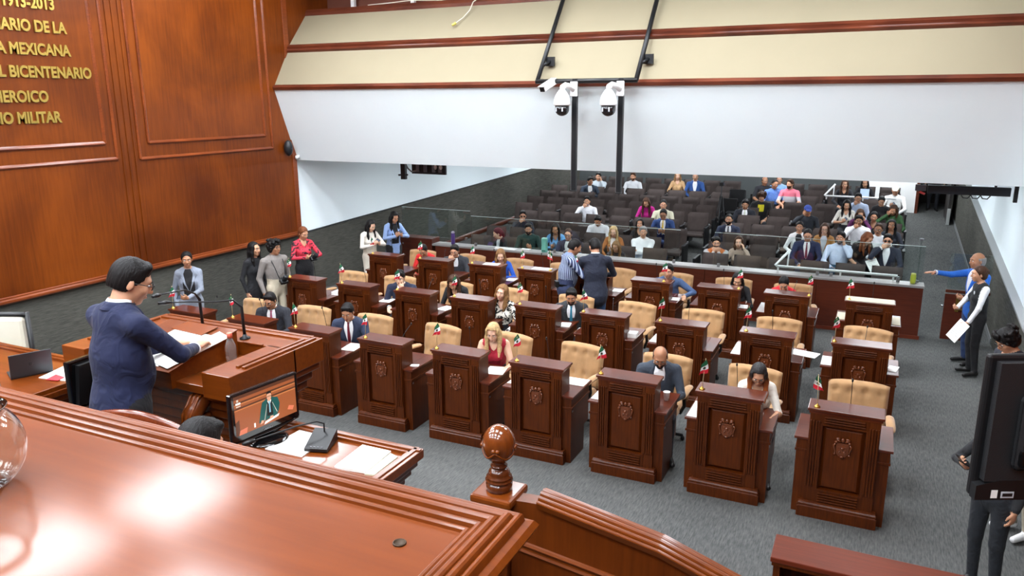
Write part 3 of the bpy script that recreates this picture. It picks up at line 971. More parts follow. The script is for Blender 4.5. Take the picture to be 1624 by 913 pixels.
LB('inlay_strip', (-3.52, -3.36, 3.43, 3.45, LZ - .004, LZ + .008))
# stepped cornice and body down to the floor
zc = [(2.25, .0), (2.20, .035), (2.14, .06), (2.08, .10), (2.0, .13), (1.94, .11), (1.88, .15), (1.80, .19)]
for (za, ia), (zb, ib) in zip(zc[:-1], zc[1:]):
    LB('cornice_step', (-4.50 + ia, -3.14 - ia, 2.98 + ia * .8, 3.70 - ia, zb, za), .008, W_PODV)
LB('body', (-4.28, -3.36, 3.16, 3.50, 0.0, 1.84), .006, W_PODV)
LB('base', (-4.34, -3.30, 3.14, 3.56, 0.0, .2), .01, W_PODV)
for x in (-3.40,):
    for k in range(4):
        LB('flute', (x + .01, x + .055, 3.20 + k * .075, 3.23 + k * .075, .3, 1.72), .01, W_PODV)
o = link('crest', CREST, t, (.40, .03, 2.02), (0, 0, R(90)))
o.scale = (1.1, 1.1, 1.2)
# scrolled brackets under the inner ends of the wings
for bx_ in (-4.24 + 3.82, -3.42 + 3.82):
    by = 2.96 - 3.3
    pts = [(bx_, by + .12, 2.23), (bx_, by + .02, 2.20), (bx_, by - .05, 2.14), (bx_, by - .06, 2.06), (bx_, by - .01, 2.01), (bx_, by + .05, 2.04), (bx_, by + .05, 2.09), (bx_, by + .01, 2.10)]
    MB().tube(pts, [.05, .055, .055, .05, .045, .04, .03, .02], 12).obj('scrolled_bracket', W_PODV, t)
    for k in range(3):
        pts2 = [(bx_ - .03 + .03 * k, p[1] - .045 if i in (1, 2, 3) else p[1], p[2] + (.03 if i < 2 else 0)) for i, p in enumerate(pts[:4])]
        MB().tube(pts2, .009, 6).obj('bracket_bead', W_POD, t)
# reading slope
m = MB()
x0, x1 = -4.12 + 3.82, -3.55 + 3.82
ya, yb = 2.90 - 3.3, 3.42 - 3.3
m.prism([(ya, 2.27), (yb, 2.27), (yb, 2.475), (ya, 2.375)], x0, x1, 'X')
m.obj('reading_slope', W_POD, t)
m = MB()
m.prism([(ya - .02, 2.372), (yb, 2.478), (yb, 2.486), (ya - .02, 2.380)], x0 - .01, x1 + .01, 'X')
m.obj('slope_board', W_TABLE, t)
def on_slope(x, y):
    return 2.487 + (y - 3.42) * (.106 / .54)
def sheet(name, pts, z, m=PAPER, th=.004):
    k = MB()
    n = len(pts)
    zs = [z(p[0], p[1]) if callable(z) else z for p in pts]
    k.add([(p[0], p[1], q) for p, q in zip(pts, zs)] + [(p[0], p[1], q + th) for p, q in zip(pts, zs)],
          [tuple(range(n))[::-1], tuple(range(n, 2 * n))] + [(i, (i + 1) % n, n + (i + 1) % n, n + i) for i in range(n)])
    o = k.mesh(name, m)
    c = Vector((sum(p[0] for p in pts) / n, sum(p[1] for p in pts) / n, min(zs)))
    for v in o.vertices:
        v.co -= c
    return link(name, o, None, c)
tag(sheet('speech_paper', [(-3.99, 2.93), (-3.66, 2.91), (-3.63, 3.30), (-3.95, 3.33)], on_slope), 'white speech pages on the lectern reading slope under the hand', 'paper')
tag(sheet('speech_paper', [(-3.72, 2.93), (-3.57, 2.90), (-3.50, 3.31), (-3.62, 3.35)], lambda x, y: on_slope(x, y) + .005), 'loose white page overhanging the right edge of the reading slope', 'paper')
tag(sheet('brown_folder', [(-3.98, 3.30), (-3.70, 3.28), (-3.68, 3.40), (-3.96, 3.41)], lambda x, y: on_slope(x, y) + .0055, mat('glossy_brown_folder', (128, 66, 34), .2, coat=.6)), 'glossy brown folder at the head of the reading slope', 'folder')
# lectern microphones: bent necks reaching to the speaker
for k, (bx_, by, hx, hy, hz) in enumerate(((-3.96, 3.53, -3.84, 3.11, 2.745), (-3.565, 3.50, -3.80, 3.13, 2.70))):
    t = empty('lectern_microphone', (bx_, by, LZ), 0, ['black bent lectern microphone by the brown folder', 'black bent lectern microphone near the water bottle'][k], 'microphone', 'lectern microphones')
    MB().lathe([(.034, 0), (.034, .008), (.014, .016), (.012, .03)], (0, 0, 0), 14).obj('base', BLACKM, t)
    dx, dy, dzz = hx - bx_, hy - by, hz - LZ
    pts = [(0, 0, .02), (-.004, 0, .12), (0.0, -.005, .21), (dx * .12, dy * .12, .262), (dx * .35, dy * .35, dzz - .035), (dx * .75, dy * .75, dzz - .01), (dx * .96, dy * .96, dzz)]
    MB().tube(pts, [.010, .010, .010, .006, .005, .005, .005], 8).obj('neck', BLACKM, t)
    MB().tube([(dx * .93, dy * .93, dzz - .001), (dx, dy, dzz + .001), (dx * 1.1, dy * 1.1, dzz + .004)], [.008, .015, .010], 10).obj('foam_head', BLACK, t)
# bottles
def bottle(loc, label, cap=(236, 120, 96), s=1.0):
    t = empty('water_bottle', loc, 0, label, 'bottle')
    bm_ = mat('bottle_plastic', (236, 236, 234), .06, trans=.9)
    pr = [(.030, 0), (.033, .008), (.033, .03), (.030, .036), (.033, .042), (.033, .06), (.030, .066), (.033, .072), (.033, .11), (.031, .13), (.022, .155), (.013, .172), (.013, .185)]
    MB().lathe([(r * s, z * s) for r, z in pr], (0, 0, 0), 18).obj('bottle_body', bm_, t)
    MB().lathe([(.0165 * s, .178 * s), (.0165 * s, .205 * s), (.014 * s, .208 * s)], (0, 0, 0), 16).obj('cap', mat('cap_%d_%d' % (cap[0], cap[1]), cap, .5), t)
    return t
bottle((-3.455, 3.27, 2.31), 'clear water bottle with salmon cap in the lectern recess')

# --- secretaries' desks beside the lectern
def sec_desk(x0, x1, y0, y1, z, label, endright):
    t = empty('secretary_desk', ((x0 + x1) / 2, (y0 + y1) / 2, PZ), 0, label, 'desk')
    cx, cy = (x0 + x1) / 2, (y0 + y1) / 2
    h = z - PZ
    def B(name, a, ch=.004, m=W_POD):
        return bx(a[0] - cx, a[1] - cx, a[2] - cy, a[3] - cy, a[4] - PZ, a[5] - PZ, ch=ch).obj(name, m, t)
    B('desk_top', (x0 + .03, x1 - .03, y0, y1 - .03, z - .035, z))
    for k, (w, hh) in enumerate(((.05, .018), (.03, .028), (.012, .020))):
        B('rim_moulding', (x0, x1, y1 - w - .01, y1 - w + .02, z - .03, z + hh), .005)
    xe0, xe1 = (x1 - .06, x1) if endright else (x0, x0 + .06)
    for k, (w, hh) in enumerate(((.055, .018), (.033, .028), (.012, .020))):
        xx = x1 - w if endright else x0 + w
        B('rim_moulding', (xx - .012, xx + .014, y0, y1, z - .03, z + hh), .005)
    for k in range(4):
        i = .02 + .025 * k
        B('cornice_step', (x0 + i, x1 - i, y0 + i, y1 - i, z - .07 - .045 * k, z - .03 - .045 * k), .006, W_PODV)
    B('front_panel', (x0 + .12, x1 - .12, y1 - .18, y1 - .12, PZ, z - .1), .004, W_PODV)
    for xx in (x0 + .12, x1 - .17):
        B('side_panel', (xx, xx + .05, y0 + .05, y1 - .12, PZ, z - .1), .004, W_PODV)
    return t
sec_desk(-3.05, -2.0, 2.30, 3.11, 2.10, 'moulded secretary desk with papers and black microphone, right of the lectern', True)
sec_desk(-6.05, -4.62, 2.45, 3.32, 2.10, 'moulded secretary desk with open laptop, left of the lectern', False)
# things on the right desk
tag(sheet('paper_sheets', [(-2.765, 3.05), (-2.56, 3.045), (-2.535, 2.80), (-2.772, 2.79)], 2.1, th=.006), 'white sheets under the black microphone on the secretary desk', 'paper')
tag(sheet('paper_stack', [(-2.325, 3.03), (-2.145, 3.03), (-2.127, 2.79), (-2.305, 2.77)], 2.101, th=.014), 'thick white paper stack near the end of the secretary desk', 'paper')
tag(sheet('sticky_folder', [(-2.14, 3.02), (-2.085, 3.0), (-2.08, 2.79), (-2.13, 2.78)], 2.1, mat('pale_folder', (222, 226, 200), .6), .008), 'pale folder with green tab under the paper stack', 'folder')
t = empty('conference_microphone', (-2.53, 2.95, 2.107), R(18), 'black wedge conference microphone unit with long gooseneck on secretary desk', 'microphone')
m = MB()
m.prism([(-.085, 0), (.075, 0), (.075, .062), (-.085, .016)], -.062, .062, 'X')
m.obj('unit', BLACK, t)
for k in range(4):
    bx(-.035 + .02 * k, -.026 + .02 * k, -.075, -.069, .019, .0225).obj('button', mat('button_grey', (120, 120, 126), .5), t)
MB().tube([(.0, .05, .05), (0, .05, .10), (-.03, .03, .118), (-.12, -.03, .112), (-.27, -.14, .085), (-.30, -.16, .078)], .0045, 7).obj('gooseneck', BLACKM, t)
MB().tube([(-.29, -.152, .08), (-.32, -.172, .074), (-.345, -.19, .069)], [.010, .015, .010], 10).obj('mic_head', BLACK, t)
bottle((-2.83, 2.50, 2.10), 'clear water bottle with pink cap behind the presiding desk rim', (226, 96, 96), .9)
# monitors
def monitor(loc, rz, w, h, label, screen=None, stickers=False, stand=.07):
    """centre of the bottom edge at loc; front faces local -y"""
    t = empty('flat_monitor', loc, rz, label, 'monitor')
    gb = mat('gloss_black', (10, 10, 12), .12, coat=.6)
    bx(-w / 2, w / 2, -.018, .018, stand, stand + h, ch=.008).obj('bezel', gb, t)
    m = MB()
    m.prism([(-w / 2 + .02, stand + .02), (w / 2 - .02, stand + .02), (w / 2 - .05, stand + h - .03), (-w / 2 + .05, stand + h - .03)], .016, .045, 'Y')
    m.obj('back_shell', BLACK, t)
    bx(-w * .22, w * .22, .04, .062, stand + h * .2, stand + h * .68, ch=.01).obj('back_cover', BLACK, t)
    m = MB()
    def chin(u, v):
        return (-w / 2 * .96 + w * .96 * u, -.02 - .004 * v, stand + .002 - .028 * math.sin(PI * u) * (1 - v))
    m.grid(chin, 12, 2, thick=(0, .03, 0))
    m.obj('chin', gb, t)
    bx(-.03, .03, -.005, .03, .0, stand + .06, ch=.006).obj('neck', BLACK, t)
    MB().lathe([(w * .26, 0), (w * .26, .006), (w * .22, .014), (.04, .02)], (0, .0, 0), 24).obj('foot', gb, t)
    if stickers:
        bx(-w * .40, -w * .40 + .022, .0445, .047, stand + .026, stand + .058).obj('sticker', PAPER, t)
        s = bx(-w * .30, -w * .30 + .05, .0445, .047, stand + .028, stand + .056).obj('sticker', mat('silver_sticker', (190, 194, 200), .4), t)
        bx(-w * .30 + .005, -w * .30 + .045, .0472, .0478, stand + .036, stand + .048).obj('barcode', BLACK, s)
    return t
TVC = ((-2.885 + -2.826) / 2, (2.677 + 3.113) / 2)
ang = math.atan2(3.113 - 2.677, -2.826 + 2.885)
mon = monitor((TVC[0], TVC[1], 2.10), ang, .44, .265, 'glossy black monitor showing the speaker in a green suit', stand=.055)
# picture on the screen: flat print made of coloured shapes
scr = MB()
sw, sh, z0 = .40, .215, .055 + .038
def quad(pts, mi, d):
    scr.add([(-sw / 2 + sw * x, -.0185 - d, z0 + sh * y) for x, y in pts], [tuple(range(len(pts)))], mi)
SC = [mat('screen_brown', (150, 84, 48), .4, emit=.55), mat('screen_dark_beam', (88, 52, 34), .4, emit=.5), mat('screen_light_beam', (186, 120, 70), .4, emit=.55),
      mat('screen_suit', (22, 78, 74), .4, emit=.6), mat('screen_skin', (206, 158, 128), .4, emit=.55), mat('screen_hair', (24, 22, 22), .4, emit=.3),
      mat('screen_white', (236, 236, 230), .4, emit=.6), mat('screen_tie', (120, 170, 184), .4, emit=.6), mat('screen_salmon', (206, 116, 84), .4, emit=.55), mat('screen_mic', (196, 190, 176), .4, emit=.5)]
quad([(0, 0), (1, 0), (1, 1), (0, 1)], 0, 0)
quad([(0, .92), (1, .92), (1, 1), (0, 1)], 1, .0003)
for y in (.80, .66):
    quad([(0, y), (1, y), (1, y + .045), (0, y + .045)], 1, .0003)
    quad([(0, y - .03), (1, y - .03), (1, y), (0, y)], 2, .0003)
quad([(0, 0), (.06, 0), (.06, .4), (0, .34)], 1, .0003)
quad([(.36, .10), (.40, .42), (.43, .60), (.50, .66), (.60, .66), (.69, .60), (.72, .42), (.70, .26), (.66, .14)], 3, .0006)
quad([(.50, .2), (.60, .2), (.585, .64), (.515, .64)], 5, .0008)
quad([(.515, .60), (.585, .60), (.56, .50), (.54, .50)], 6, .0010)
quad([(.537, .28), (.563, .28), (.562, .58), (.538, .58)], 7, .0012)
quad([(.515, .66), (.525, .60), (.55, .57), (.575, .60), (.585, .66), (.588, .76), (.55, .80), (.512, .76)], 4, .0012)
quad([(.507, .73), (.512, .81), (.55, .845), (.588, .81), (.593, .73), (.58, .775), (.52, .775)], 5, .0014)
quad([(.516, .70), (.584, .70), (.584, .712), (.516, .712)], 5, .0016)
quad([(.38, .06), (.43, .08), (.44, .14), (.40, .15)], 4, .0010)
quad([(.53, .10), (.59, .11), (.60, .17), (.55, .18)], 4, .0014)
quad([(.44, .02), (.68, .10), (.70, .16), (.46, .09)], 6, .0012)
quad([(.445, .12), (.455, .12), (.512, .52), (.506, .52)], 9, .0016)
quad([(.66, .22), (.67, .22), (.60, .52), (.594, .52)], 9, .0016)
quad([(.04, .0), (.16, .0), (.18, .14), (.06, .12)], 8, .0006)
quad([(.84, .16), (.93, .10), (.96, .2), (.87, .26)], 8, .0006)
quad([(.28, .05), (.305, .05), (.305, .16), (.28, .16)], 6, .0006)
quad([(.025, .78), (.10, .78), (.10, .83), (.025, .83)], 6, .0006)
quad([(.04, .85), (.07, .85), (.07, .91), (.04, .91)], 9, .0006)
quad([(.03, .72), (.10, .72), (.10, .75), (.03, .75)], 9, .0006)
scr.obj('screen_picture', SC, mon)
m = MB()
for k in range(6):
    m.box(-.03 + .01 * k, -.024 + .01 * k, -.0205, -.0195, .055 + .012, .055 + .019)
m.obj('maker_lettering', mat('maker_grey', (150, 152, 158), .4), mon)
monitor((-4.10, 2.86, 2.10), R(-86), .44, .285, 'black monitor seen from behind, beside the dark blue suit', stickers=True, stand=.05)
# open laptop and papers on the left desk
t = empty('open_laptop', (-4.98, 2.99, 2.10), R(246), 'open dark grey laptop on the left secretary desk', 'laptop')
dk = mat('laptop_grey', (60, 62, 66), .4, .5)
bx(-.17, .17, -.24, .0, .0, .016, ch=.004).obj('keyboard_base', dk, t)
l_ = bx(-.17, .17, -.005, .005, 0, .235, ch=.004)
l_.xf(Matrix.Translation((0, .004, .012)) @ Matrix.Rotation(R(-12), 4, 'X'))
l_.obj('lid', dk, t)
t.scale = (.72, .72, .72)
MB().sphere((0, .035, .13), (.016, .002, .02), 10, 6).obj('lid_emblem', mat('lid_emblem', (40, 42, 45), .3), t)
tag(sheet('desk_papers', [(-4.99, 3.30), (-4.70, 3.24), (-4.66, 3.02), (-4.90, 2.98)], 2.1), 'white papers spread on the left secretary desk beside the laptop', 'paper')
tag(sheet('red_card', [(-4.84, 3.06), (-4.74, 3.05), (-4.72, 2.99), (-4.81, 2.97)], 2.105, mat('red_card', (206, 40, 50), .6)), 'small red card on the papers of the left secretary desk', 'card')
tag(sheet('note_paper', [(-5.55, 2.95), (-5.32, 2.98), (-5.28, 2.80), (-5.48, 2.76)], 2.1), 'white note paper under the hand at the left secretary desk', 'paper')
bottle((-4.45, 2.40, 2.0), 'water bottle with pink cap at the foot of the rear facing monitor', (232, 140, 120), .9)
o = bpy.data.objects['water_bottle.002'] if 'water_bottle.002' in bpy.data.objects else None
if o:
    o.location = (-4.75, 2.62, 2.10)
# cream chair with black frame behind the left desk
t = empty('cream_armchair', (-6.42, 3.62, PZ - .0), R(22), 'cream padded armchair with black frame behind the left secretary desk', 'chair')
bx(-.27, .27, -.04, .04, .42, .86, ch=.03).obj('back_pad', mat('cream_leather', (214, 208, 190), .5), t)
for sx in (-1, 1):
    MB().tube([(sx * .29, .0, .0), (sx * .29, .0, .90)], .02, 8).obj('back_post', BLACK, t)
MB().tube([(-.29, 0, .875), (.29, 0, .875)], .022, 8).obj('top_rail', BLACK, t)
bx(-.27, .27, -.42, -.02, .40, .48, ch=.02).obj('seat', mat('cream_leather', (214, 208, 190), .5), t)
struct('floor_platform_step', bx(-6.9, -4.6, 3.12, 4.1, -.05, PZ), CARPET)
# carved wooden armchair behind the speaker
t = empty('carved_armchair', (-3.16, 2.10, PZ - .0), R(186), 'carved reddish wooden armchair with scrolled arms behind the speaker', 'chair')
cw = wood('carved_chair_wood', (84, 34, 14), (126, 58, 28), 'Y', .25, .7, .1, 5)
def top_rail(u, v):
    a = v * 2 * PI
    x = -.30 + .6 * u
    return (x, -.28 + .022 * math.cos(a), 1.0 + .05 * math.sin(PI * u) + .035 * math.sin(a))
m = MB()
m.grid(top_rail, 14, 10)
m.obj('crest_rail', cw, t)
bx(-.27, .27, -.30, -.25, .46, .98, ch=.015).obj('back_panel', mat('oxblood_leather', (92, 30, 30), .4), t)
for sx in (-1, 1):
    MB().tube([(sx * .29, -.28, 0), (sx * .29, -.28, 1.0)], .028, 8).obj('back_leg', cw, t)
    MB().tube([(sx * .29, .22, 0), (sx * .29, .22, .74)], [.024, .03], 8).obj('front_leg', cw, t)
    pts = [(sx * .30, -.26, .80), (sx * .31, -.05, .86), (sx * .32, .14, .90), (sx * .32, .22, .90), (sx * .32, .27, .86), (sx * .32, .27, .80), (sx * .32, .22, .77), (sx * .32, .18, .80)]
    MB().tube(pts, [.035, .042, .05, .052, .048, .042, .034, .02], 12).obj('scrolled_arm', cw, t)
bx(-.28, .28, -.26, .24, .40, .48, ch=.02).obj('seat', mat('oxblood_leather', (92, 30, 30), .4), t)

# --- newel post with ball finial and the panelled balustrade
BX, BY = -1.47, 2.93
t = empty('newel_post', (BX, BY, 0), R(0), 'square wooden newel post with carved ball finial', 'newel post')
bx(-.075, .075, -.075, .075, 0, 2.06, ch=.006).obj('shaft', W_PODV, t)
bx(-.105, .105, -.105, .105, 2.06, 2.105, ch=.014).obj('cap', W_POD, t)
MB().lathe([(.062, 2.105), (.063, 2.14), (.055, 2.143), (.055, 2.147), (.065, 2.152), (.065, 2.158), (.055, 2.163), (.060, 2.168), (.060, 2.173), (.050, 2.178), (.052, 2.19), (.046, 2.204), (.036, 2.212), (.028, 2.216), (.040, 2.221), (.040, 2.228), (.026, 2.233), (.032, 2.242)], (0, 0, 0), 28).obj('turned_base', wood('turned_wood', (72, 32, 10), (104, 50, 18), 'Z', .25, .8, .08, 4), t)
m = MB()
pr = []
for k in range(17):
    a = -PI / 2 + .32 + (PI - .33) * k / 16
    pr.append((.0785 * math.cos(a), 2.332 + .094 * math.sin(a)))
m.lathe([(.026, 2.238)] + pr, (0, 0, 0), 32)
ball = m.obj('ball', wood('ball_wood', (96, 44, 12), (128, 64, 22), 'Z', .22, 1.0, .05, 4), t)
for k in range(4):
    a0 = k * PI / 2 + .25
    pts = []
    for q in range(9):
        f = q / 8
        a = a0 + f * PI / 2
        z = 2.318 - .038 * math.sin(PI * f)
        rr = .0785 * math.sqrt(max(0, 1 - ((z - 2.332) / .094) ** 2))
        pts.append((rr * math.cos(a), rr * math.sin(a), z))
    MB().tube(pts, .005, 6).obj('carved_swag', W_POD, ball)
    for da in (-.13, .13):
        a = a0 + da
        MB().sphere((.077 * math.cos(a), .077 * math.sin(a), 2.326), .011, 8, 6).obj('carved_scroll', W_POD, ball)
t = empty('stair_balustrade', (BX + .08, BY, 0), 0, 'panelled wooden balustrade with moulded sloping handrail right of the newel post', 'balustrade')
line = [(.0, 2.085), (.12, 2.085), (.70, 1.985), (1.15, 1.82), (1.9, 1.45)]
line = [(0, 2.085), (.14, 2.095), (.70, 2.0), (1.08, 1.875), (1.9, 1.52)]
m = MB()
for (a, za), (b, zb) in zip(line[:-1], line[1:]):
    m.add([(a, -.04, 0), (b, -.04, 0), (b, .04, 0), (a, .04, 0), (a, -.04, za), (b, -.04, zb), (b, .04, zb), (a, .04, za)],
          [(0, 3, 2, 1), (4, 5, 6, 7), (0, 1, 5, 4), (1, 2, 6, 5), (2, 3, 7, 6), (3, 0, 4, 7)])
m.obj('panel_wall', W_PODV, t)
railp = [(-.06, -.03)] + [(c - r * math.cos(a), h + r * math.sin(a)) for c, r, h in ((-.061, .010, .0), (-.040, .011, .012), (-.014, .014, .020), (.014, .014, .020), (.040, .011, .012), (.061, .010, .0)) for a in [PI * q / 5 for q in range(6)]] + [(.06, -.03)]
m = MB()
n = len(railp)
lr = line[1:]
vs = [(x, a, z + b + .02) for x, z in lr for a, b in railp]
fs = [(i * n + k, i * n + (k + 1) % n, (i + 1) * n + (k + 1) % n, (i + 1) * n + k) for i in range(len(lr) - 1) for k in range(n)]
fs += [tuple(range(n)), tuple((len(lr) - 1) * n + k for k in range(n))]
m.add(vs, fs)
m.obj('handrail', W_POD, t)
for off in (.20, .235):
    m = MB()
    for (a, za), (b, zb) in zip(line[1:-1], line[2:]):
        m.add(*moulding([(0, -.01), (.012, -.008), (.016, .0), (.010, .01), (0, .012)], (a - (.14 if a < .2 else 0), -.04, za - off - (.04 if a < .2 else 0) + (.03 if a < .2 else 0)), (b, -.04, zb - off), (0, 0, 1), (0, -1, 0)))
    m.obj('panel_moulding', W_POD, t)

# --- open-fronted cabinet at the foot of the steps
t = empty('low_bookcase', (.16, 4.76, 0), 0, 'reddish wooden open shelf unit standing on the carpet below the podium', 'cabinet')
red = wood('red_cabinet_wood', (86, 32, 16), (112, 46, 24), 'X', .3, .6, .12, 3)
bx(-.55, 1.1, -.155, .145, 1.015, 1.05, ch=.006).obj('top', red, t)
bx(-.54, 1.09, -.148, .14, .99, 1.015).obj('top_moulding', W_DESK, t)
bx(-.53, -.49, -.13, .13, 0, .99).obj('side', W_DESK, t)
bx(1.04, 1.08, -.13, .13, 0, .99).obj('side', W_DESK, t)
bx(-.49, 1.04, .11, .13, 0, .99).obj('back', W_DESK, t)
for z in (.08, .40, .70):
    bx(-.49, 1.04, -.12, .11, z, z + .025).obj('shelf', W_DESK, t)

# --- television on a floor stand at the right
t = empty('large_television', (.385 + .385 * .9025, 2.92 + .385 * .4308, 0), R(25.5), 'large black television on a floor stand, its back turned to the podium', 'television')
w, h0, h1 = .74, 2.505, 3.03
m = MB()
bx(-w / 2, w / 2, .0, .03, h0, h1, ch=.01).obj('bezel', BLACK, t)
m = MB()
m.prism([(-w / 2 + .025, h0 + .07), (w / 2 - .025, h0 + .07), (w / 2 - .025, h1 - .02), (-w / 2 + .025, h1 - .02)], -.028, .0, 'Y')
m.obj('back_shell', mat('tv_back_plastic', (30, 31, 33), .5, bump=.3, scale=300), t)
m = MB()
m.box(-w * .36, w * .36, -.055, -.028, h0 + .12, h1 - .13, ch=.02)
m.obj('back_cover', mat('tv_back_plastic', (30, 31, 33), .5), t)
bx(-w * .30, w * .30, -.058, -.054, h1 - .165, h1 - .157).obj('vent', mat('tv_vent', (60, 62, 64), .5), t)
bx(-w * .36 + .012, -w * .20, -.058, -.05, h0 + .135, h0 + .20, ch=.012).obj('port_recess', mat('tv_recess', (8, 8, 9), .3), t)
m = MB()
m.prism([(-w / 2, h0), (w / 2, h0), (w / 2, h0 + .055), (w / 2 - .08, h0 + .075), (-w / 2 + .08, h0 + .075), (-w / 2, h0 + .055)], -.03, .002, 'Y')
m.obj('lower_shell', BLACK, t)
bx(-w / 2 + .055, -w / 2 + .077, -.0315, -.03, h0 + .008, h0 + .038).obj('sticker', PAPER, t)
s = bx(-w / 2 + .09, -w / 2 + .135, -.0315, -.03, h0 + .008, h0 + .032).obj('sticker', mat('silver_sticker', (190, 194, 200), .4), t)
bx(-w / 2 + .095, -w / 2 + .13, -.0322, -.0314, h0 + .014, h0 + .026).obj('barcode', BLACK, s)
MB().tube([(.1, .0, .02), (.1, .0, h0 + .2)], .03, 10).obj('stand_pole', BLACKM, t)
bx(-.2, .5, -.25, .25, 0, .03, ch=.01).obj('stand_foot', BLACKM, t)
# ================================================================== WALL LETTERING, CAMERAS, BRACKETS
LETM = mat('brass_letters', (206, 176, 92), .32, .85)
t = empty('wall_inscription', (WP + .008, 7.0, 4.3), 0, 'raised gilt lettering in six lines on the left wood panel', 'sign')
def text_letters(txt, yr, zb, cap, bold=.010):
    """one mesh per letter; baseline at zb, right end of the line at y = yr"""
    cu = bpy.data.curves.new('txt', 'FONT')
    cu.body = txt
    cu.size = 1.0
    cu.extrude = .06
    cu.offset = .034
    cu.resolution_u = 3
    ob = bpy.data.objects.new('txt', cu)
    COL.objects.link(ob)
    dg = bpy.context.evaluated_depsgraph_get()
    me = bpy.data.meshes.new_from_object(ob.evaluated_get(dg))
    bpy.data.objects.remove(ob, do_unlink=True)
    bm = bmesh.new()
    bm.from_mesh(me)
    bmesh.ops.remove_doubles(bm, verts=bm.verts, dist=1e-5)
    xs = [v.co.x for v in bm.verts]
    zmax = .729
    sc = cap / zmax
    scx = sc * .82
    xmax = max(xs)
    seen = set()
    islands = []
    bm.verts.ensure_lookup_table()
    for v in bm.verts:
        if v.index in seen:
            continue
        st, isl = [v], []
        seen.add(v.index)
        while st:
            q = st.pop()
            isl.append(q)
            for e in q.link_edges:
                w_ = e.other_vert(q)
                if w_.index not in seen:
                    seen.add(w_.index)
                    st.append(w_)
        islands.append(isl)
    islands.sort(key=lambda i: min(v.co.x for v in i))
    for isl in islands:
        idx = {v.index: k for k, v in enumerate(isl)}
        fs = {f for v in isl for f in v.link_faces}
        vs = [(.012 + v.co.z * .2, yr + (v.co.x - xmax) * scx - 7.0, zb + v.co.y * sc - 4.3) for v in isl]
        mm = MB()
        mm.add(vs, [[idx[q.index] for q in f.verts] for f in fs])
        mm.obj('letter', LETM, t)
    bm.free()
for txt, yr, zb, cap in (('1913-2013', 7.345, 5.09, .15), ('CENTENARIO DE LA', 7.482, 4.79, .15), ('AÉREA MEXICANA', 7.50, 4.49, .15),
                         ('DEL BICENTENARIO', 7.775, 4.195, .15), ('DEL HEROICO', 7.079, 3.872, .15), ('COLEGIO MILITAR', 7.229, 3.595, .15)):
    text_letters(txt, yr, zb, cap)

# black speaker and small white dome near the soffit corner
t = empty('wall_speaker', (WP + .0, 11.72, 2.98), 0, 'small black oval wall loudspeaker by the soffit corner', 'loudspeaker')
MB().sphere((.09, 0, 0), (.085, .085, .15), 16, 10).obj('shell', mat('speaker_black', (26, 28, 32), .45), t)
bx(0, .05, -.03, .03, -.04, .04, ch=.006).obj('wall_bracket', BLACKM, t)
bx(.165, .176, -.02, .02, -.02, .0, ch=.003).obj('badge', mat('badge_dark', (60, 62, 68), .4), t)
t = empty('white_dome_sensor', (WL + .12, 11.98, 2.80), 0, 'tiny white dome sensor on the soffit corner beside the black loudspeaker', 'sensor')
MB().lathe([(.04, -.03), (.04, .0), (.04, .02)], (0, 0, 0), 14).obj('ring', WHITEP, t)
MB().sphere((0, -.02, -.02), .035, 12, 8).obj('dome', WHITEP, t)

# black pipe frame over the cream fascia with cameras and hanging posts
py, pz = LEDGE_Y - .16, 4.14
t = empty('pipe_frame', (-4.2, py, pz), 0, 'black square pipe frame sloping up over the cream balcony fascia', 'pipe frame')
xl, xr = -4.97 + 4.2, -3.38 + 4.2
sl = [(0, 0), (.58, .80), (1.3, 1.62)]
for x in (xl, xr):
    MB().tube([(x, 0, 0), (x, 1.24, 1.55)], .036, 8).obj('side_pipe', BLACKM, t)
    bx(x + .02, x + .16, .30, .34, .24, .38).obj('bracket_plate', BLACKM, t)
    MB().tube([(x, .19, .24), (x + .09, .32, .31)], .028, 8).obj('bracket_arm', BLACKM, t)
MB().tube([(xl - .02, 0, 0), (xr + .02, 0, 0)], .036, 8).obj('cross_pipe', BLACK, t)
for k, x in enumerate((-4.335, -3.60)):
    t = empty('hanging_post', (x, py, 4.1), 0, ['black square post hanging under the pipe frame, behind the dome camera nearest the panelled wall', 'black square post hanging under the pipe frame, farthest from the panelled wall'][k], 'post', 'hanging black posts')
    bx(-.038, .038, -.036, .036, -1.62, .075, ch=.004).obj('tube', BLACKM, t)
    bx(-.041, -.034, -.04, .04, -1.62, -.25).obj('steel_edge', GREYM, t)
    bx(-.045, .045, -.045, .045, -1.64, -1.62, ch=.004).obj('end_cap', BLACK, t)
    c = empty('dome_camera', (x, py - .06, 4.03), 0, ['white dome security camera on the hanging post nearest the panelled wall', 'white dome security camera on the hanging post farthest from the panelled wall'][k], 'camera', 'dome security cameras')
    bx(-.06, .06, -.012, .012, -.12, .10, ch=.01).obj('wall_plate', WHITEP, c)
    MB().tube([(.0, -.0, -.02), (-.04, -.06, .03), (-.09, -.13, .045), (-.12, -.16, .02), (-.125, -.165, -.03)], [.04, .042, .045, .045, .045], 12).obj('arm', WHITEP, c)
    MB().lathe([(.045, -.02), (.075, -.06), (.105, -.11), (.122, -.17), (.126, -.23), (.126, -.25)], (-.125, -.165, 0), 24).obj('housing', WHITEP, c)
    pr = [(.108, -.25)] + [(.108 * math.cos(a), -.31 - .10 * math.sin(a)) for a in [PI / 2 * q / 8 for q in range(9)]]
    g = MB()
    g.lathe(pr, (-.125, -.165, 0), 24)
    g = g.obj('dome', mat('dome_black', (22, 24, 28), .08, coat=.8), c)
    for dx in (-.055, .045):
        s_ = bx(-.125 + dx - .01, -.125 + dx + .01, -.165 - .108, -.165 - .094, -.34, -.28, ch=.003).obj('pale_strip', mat('dome_strip', (200, 204, 210), .3), g)  # two pale strips on the front of the black dome
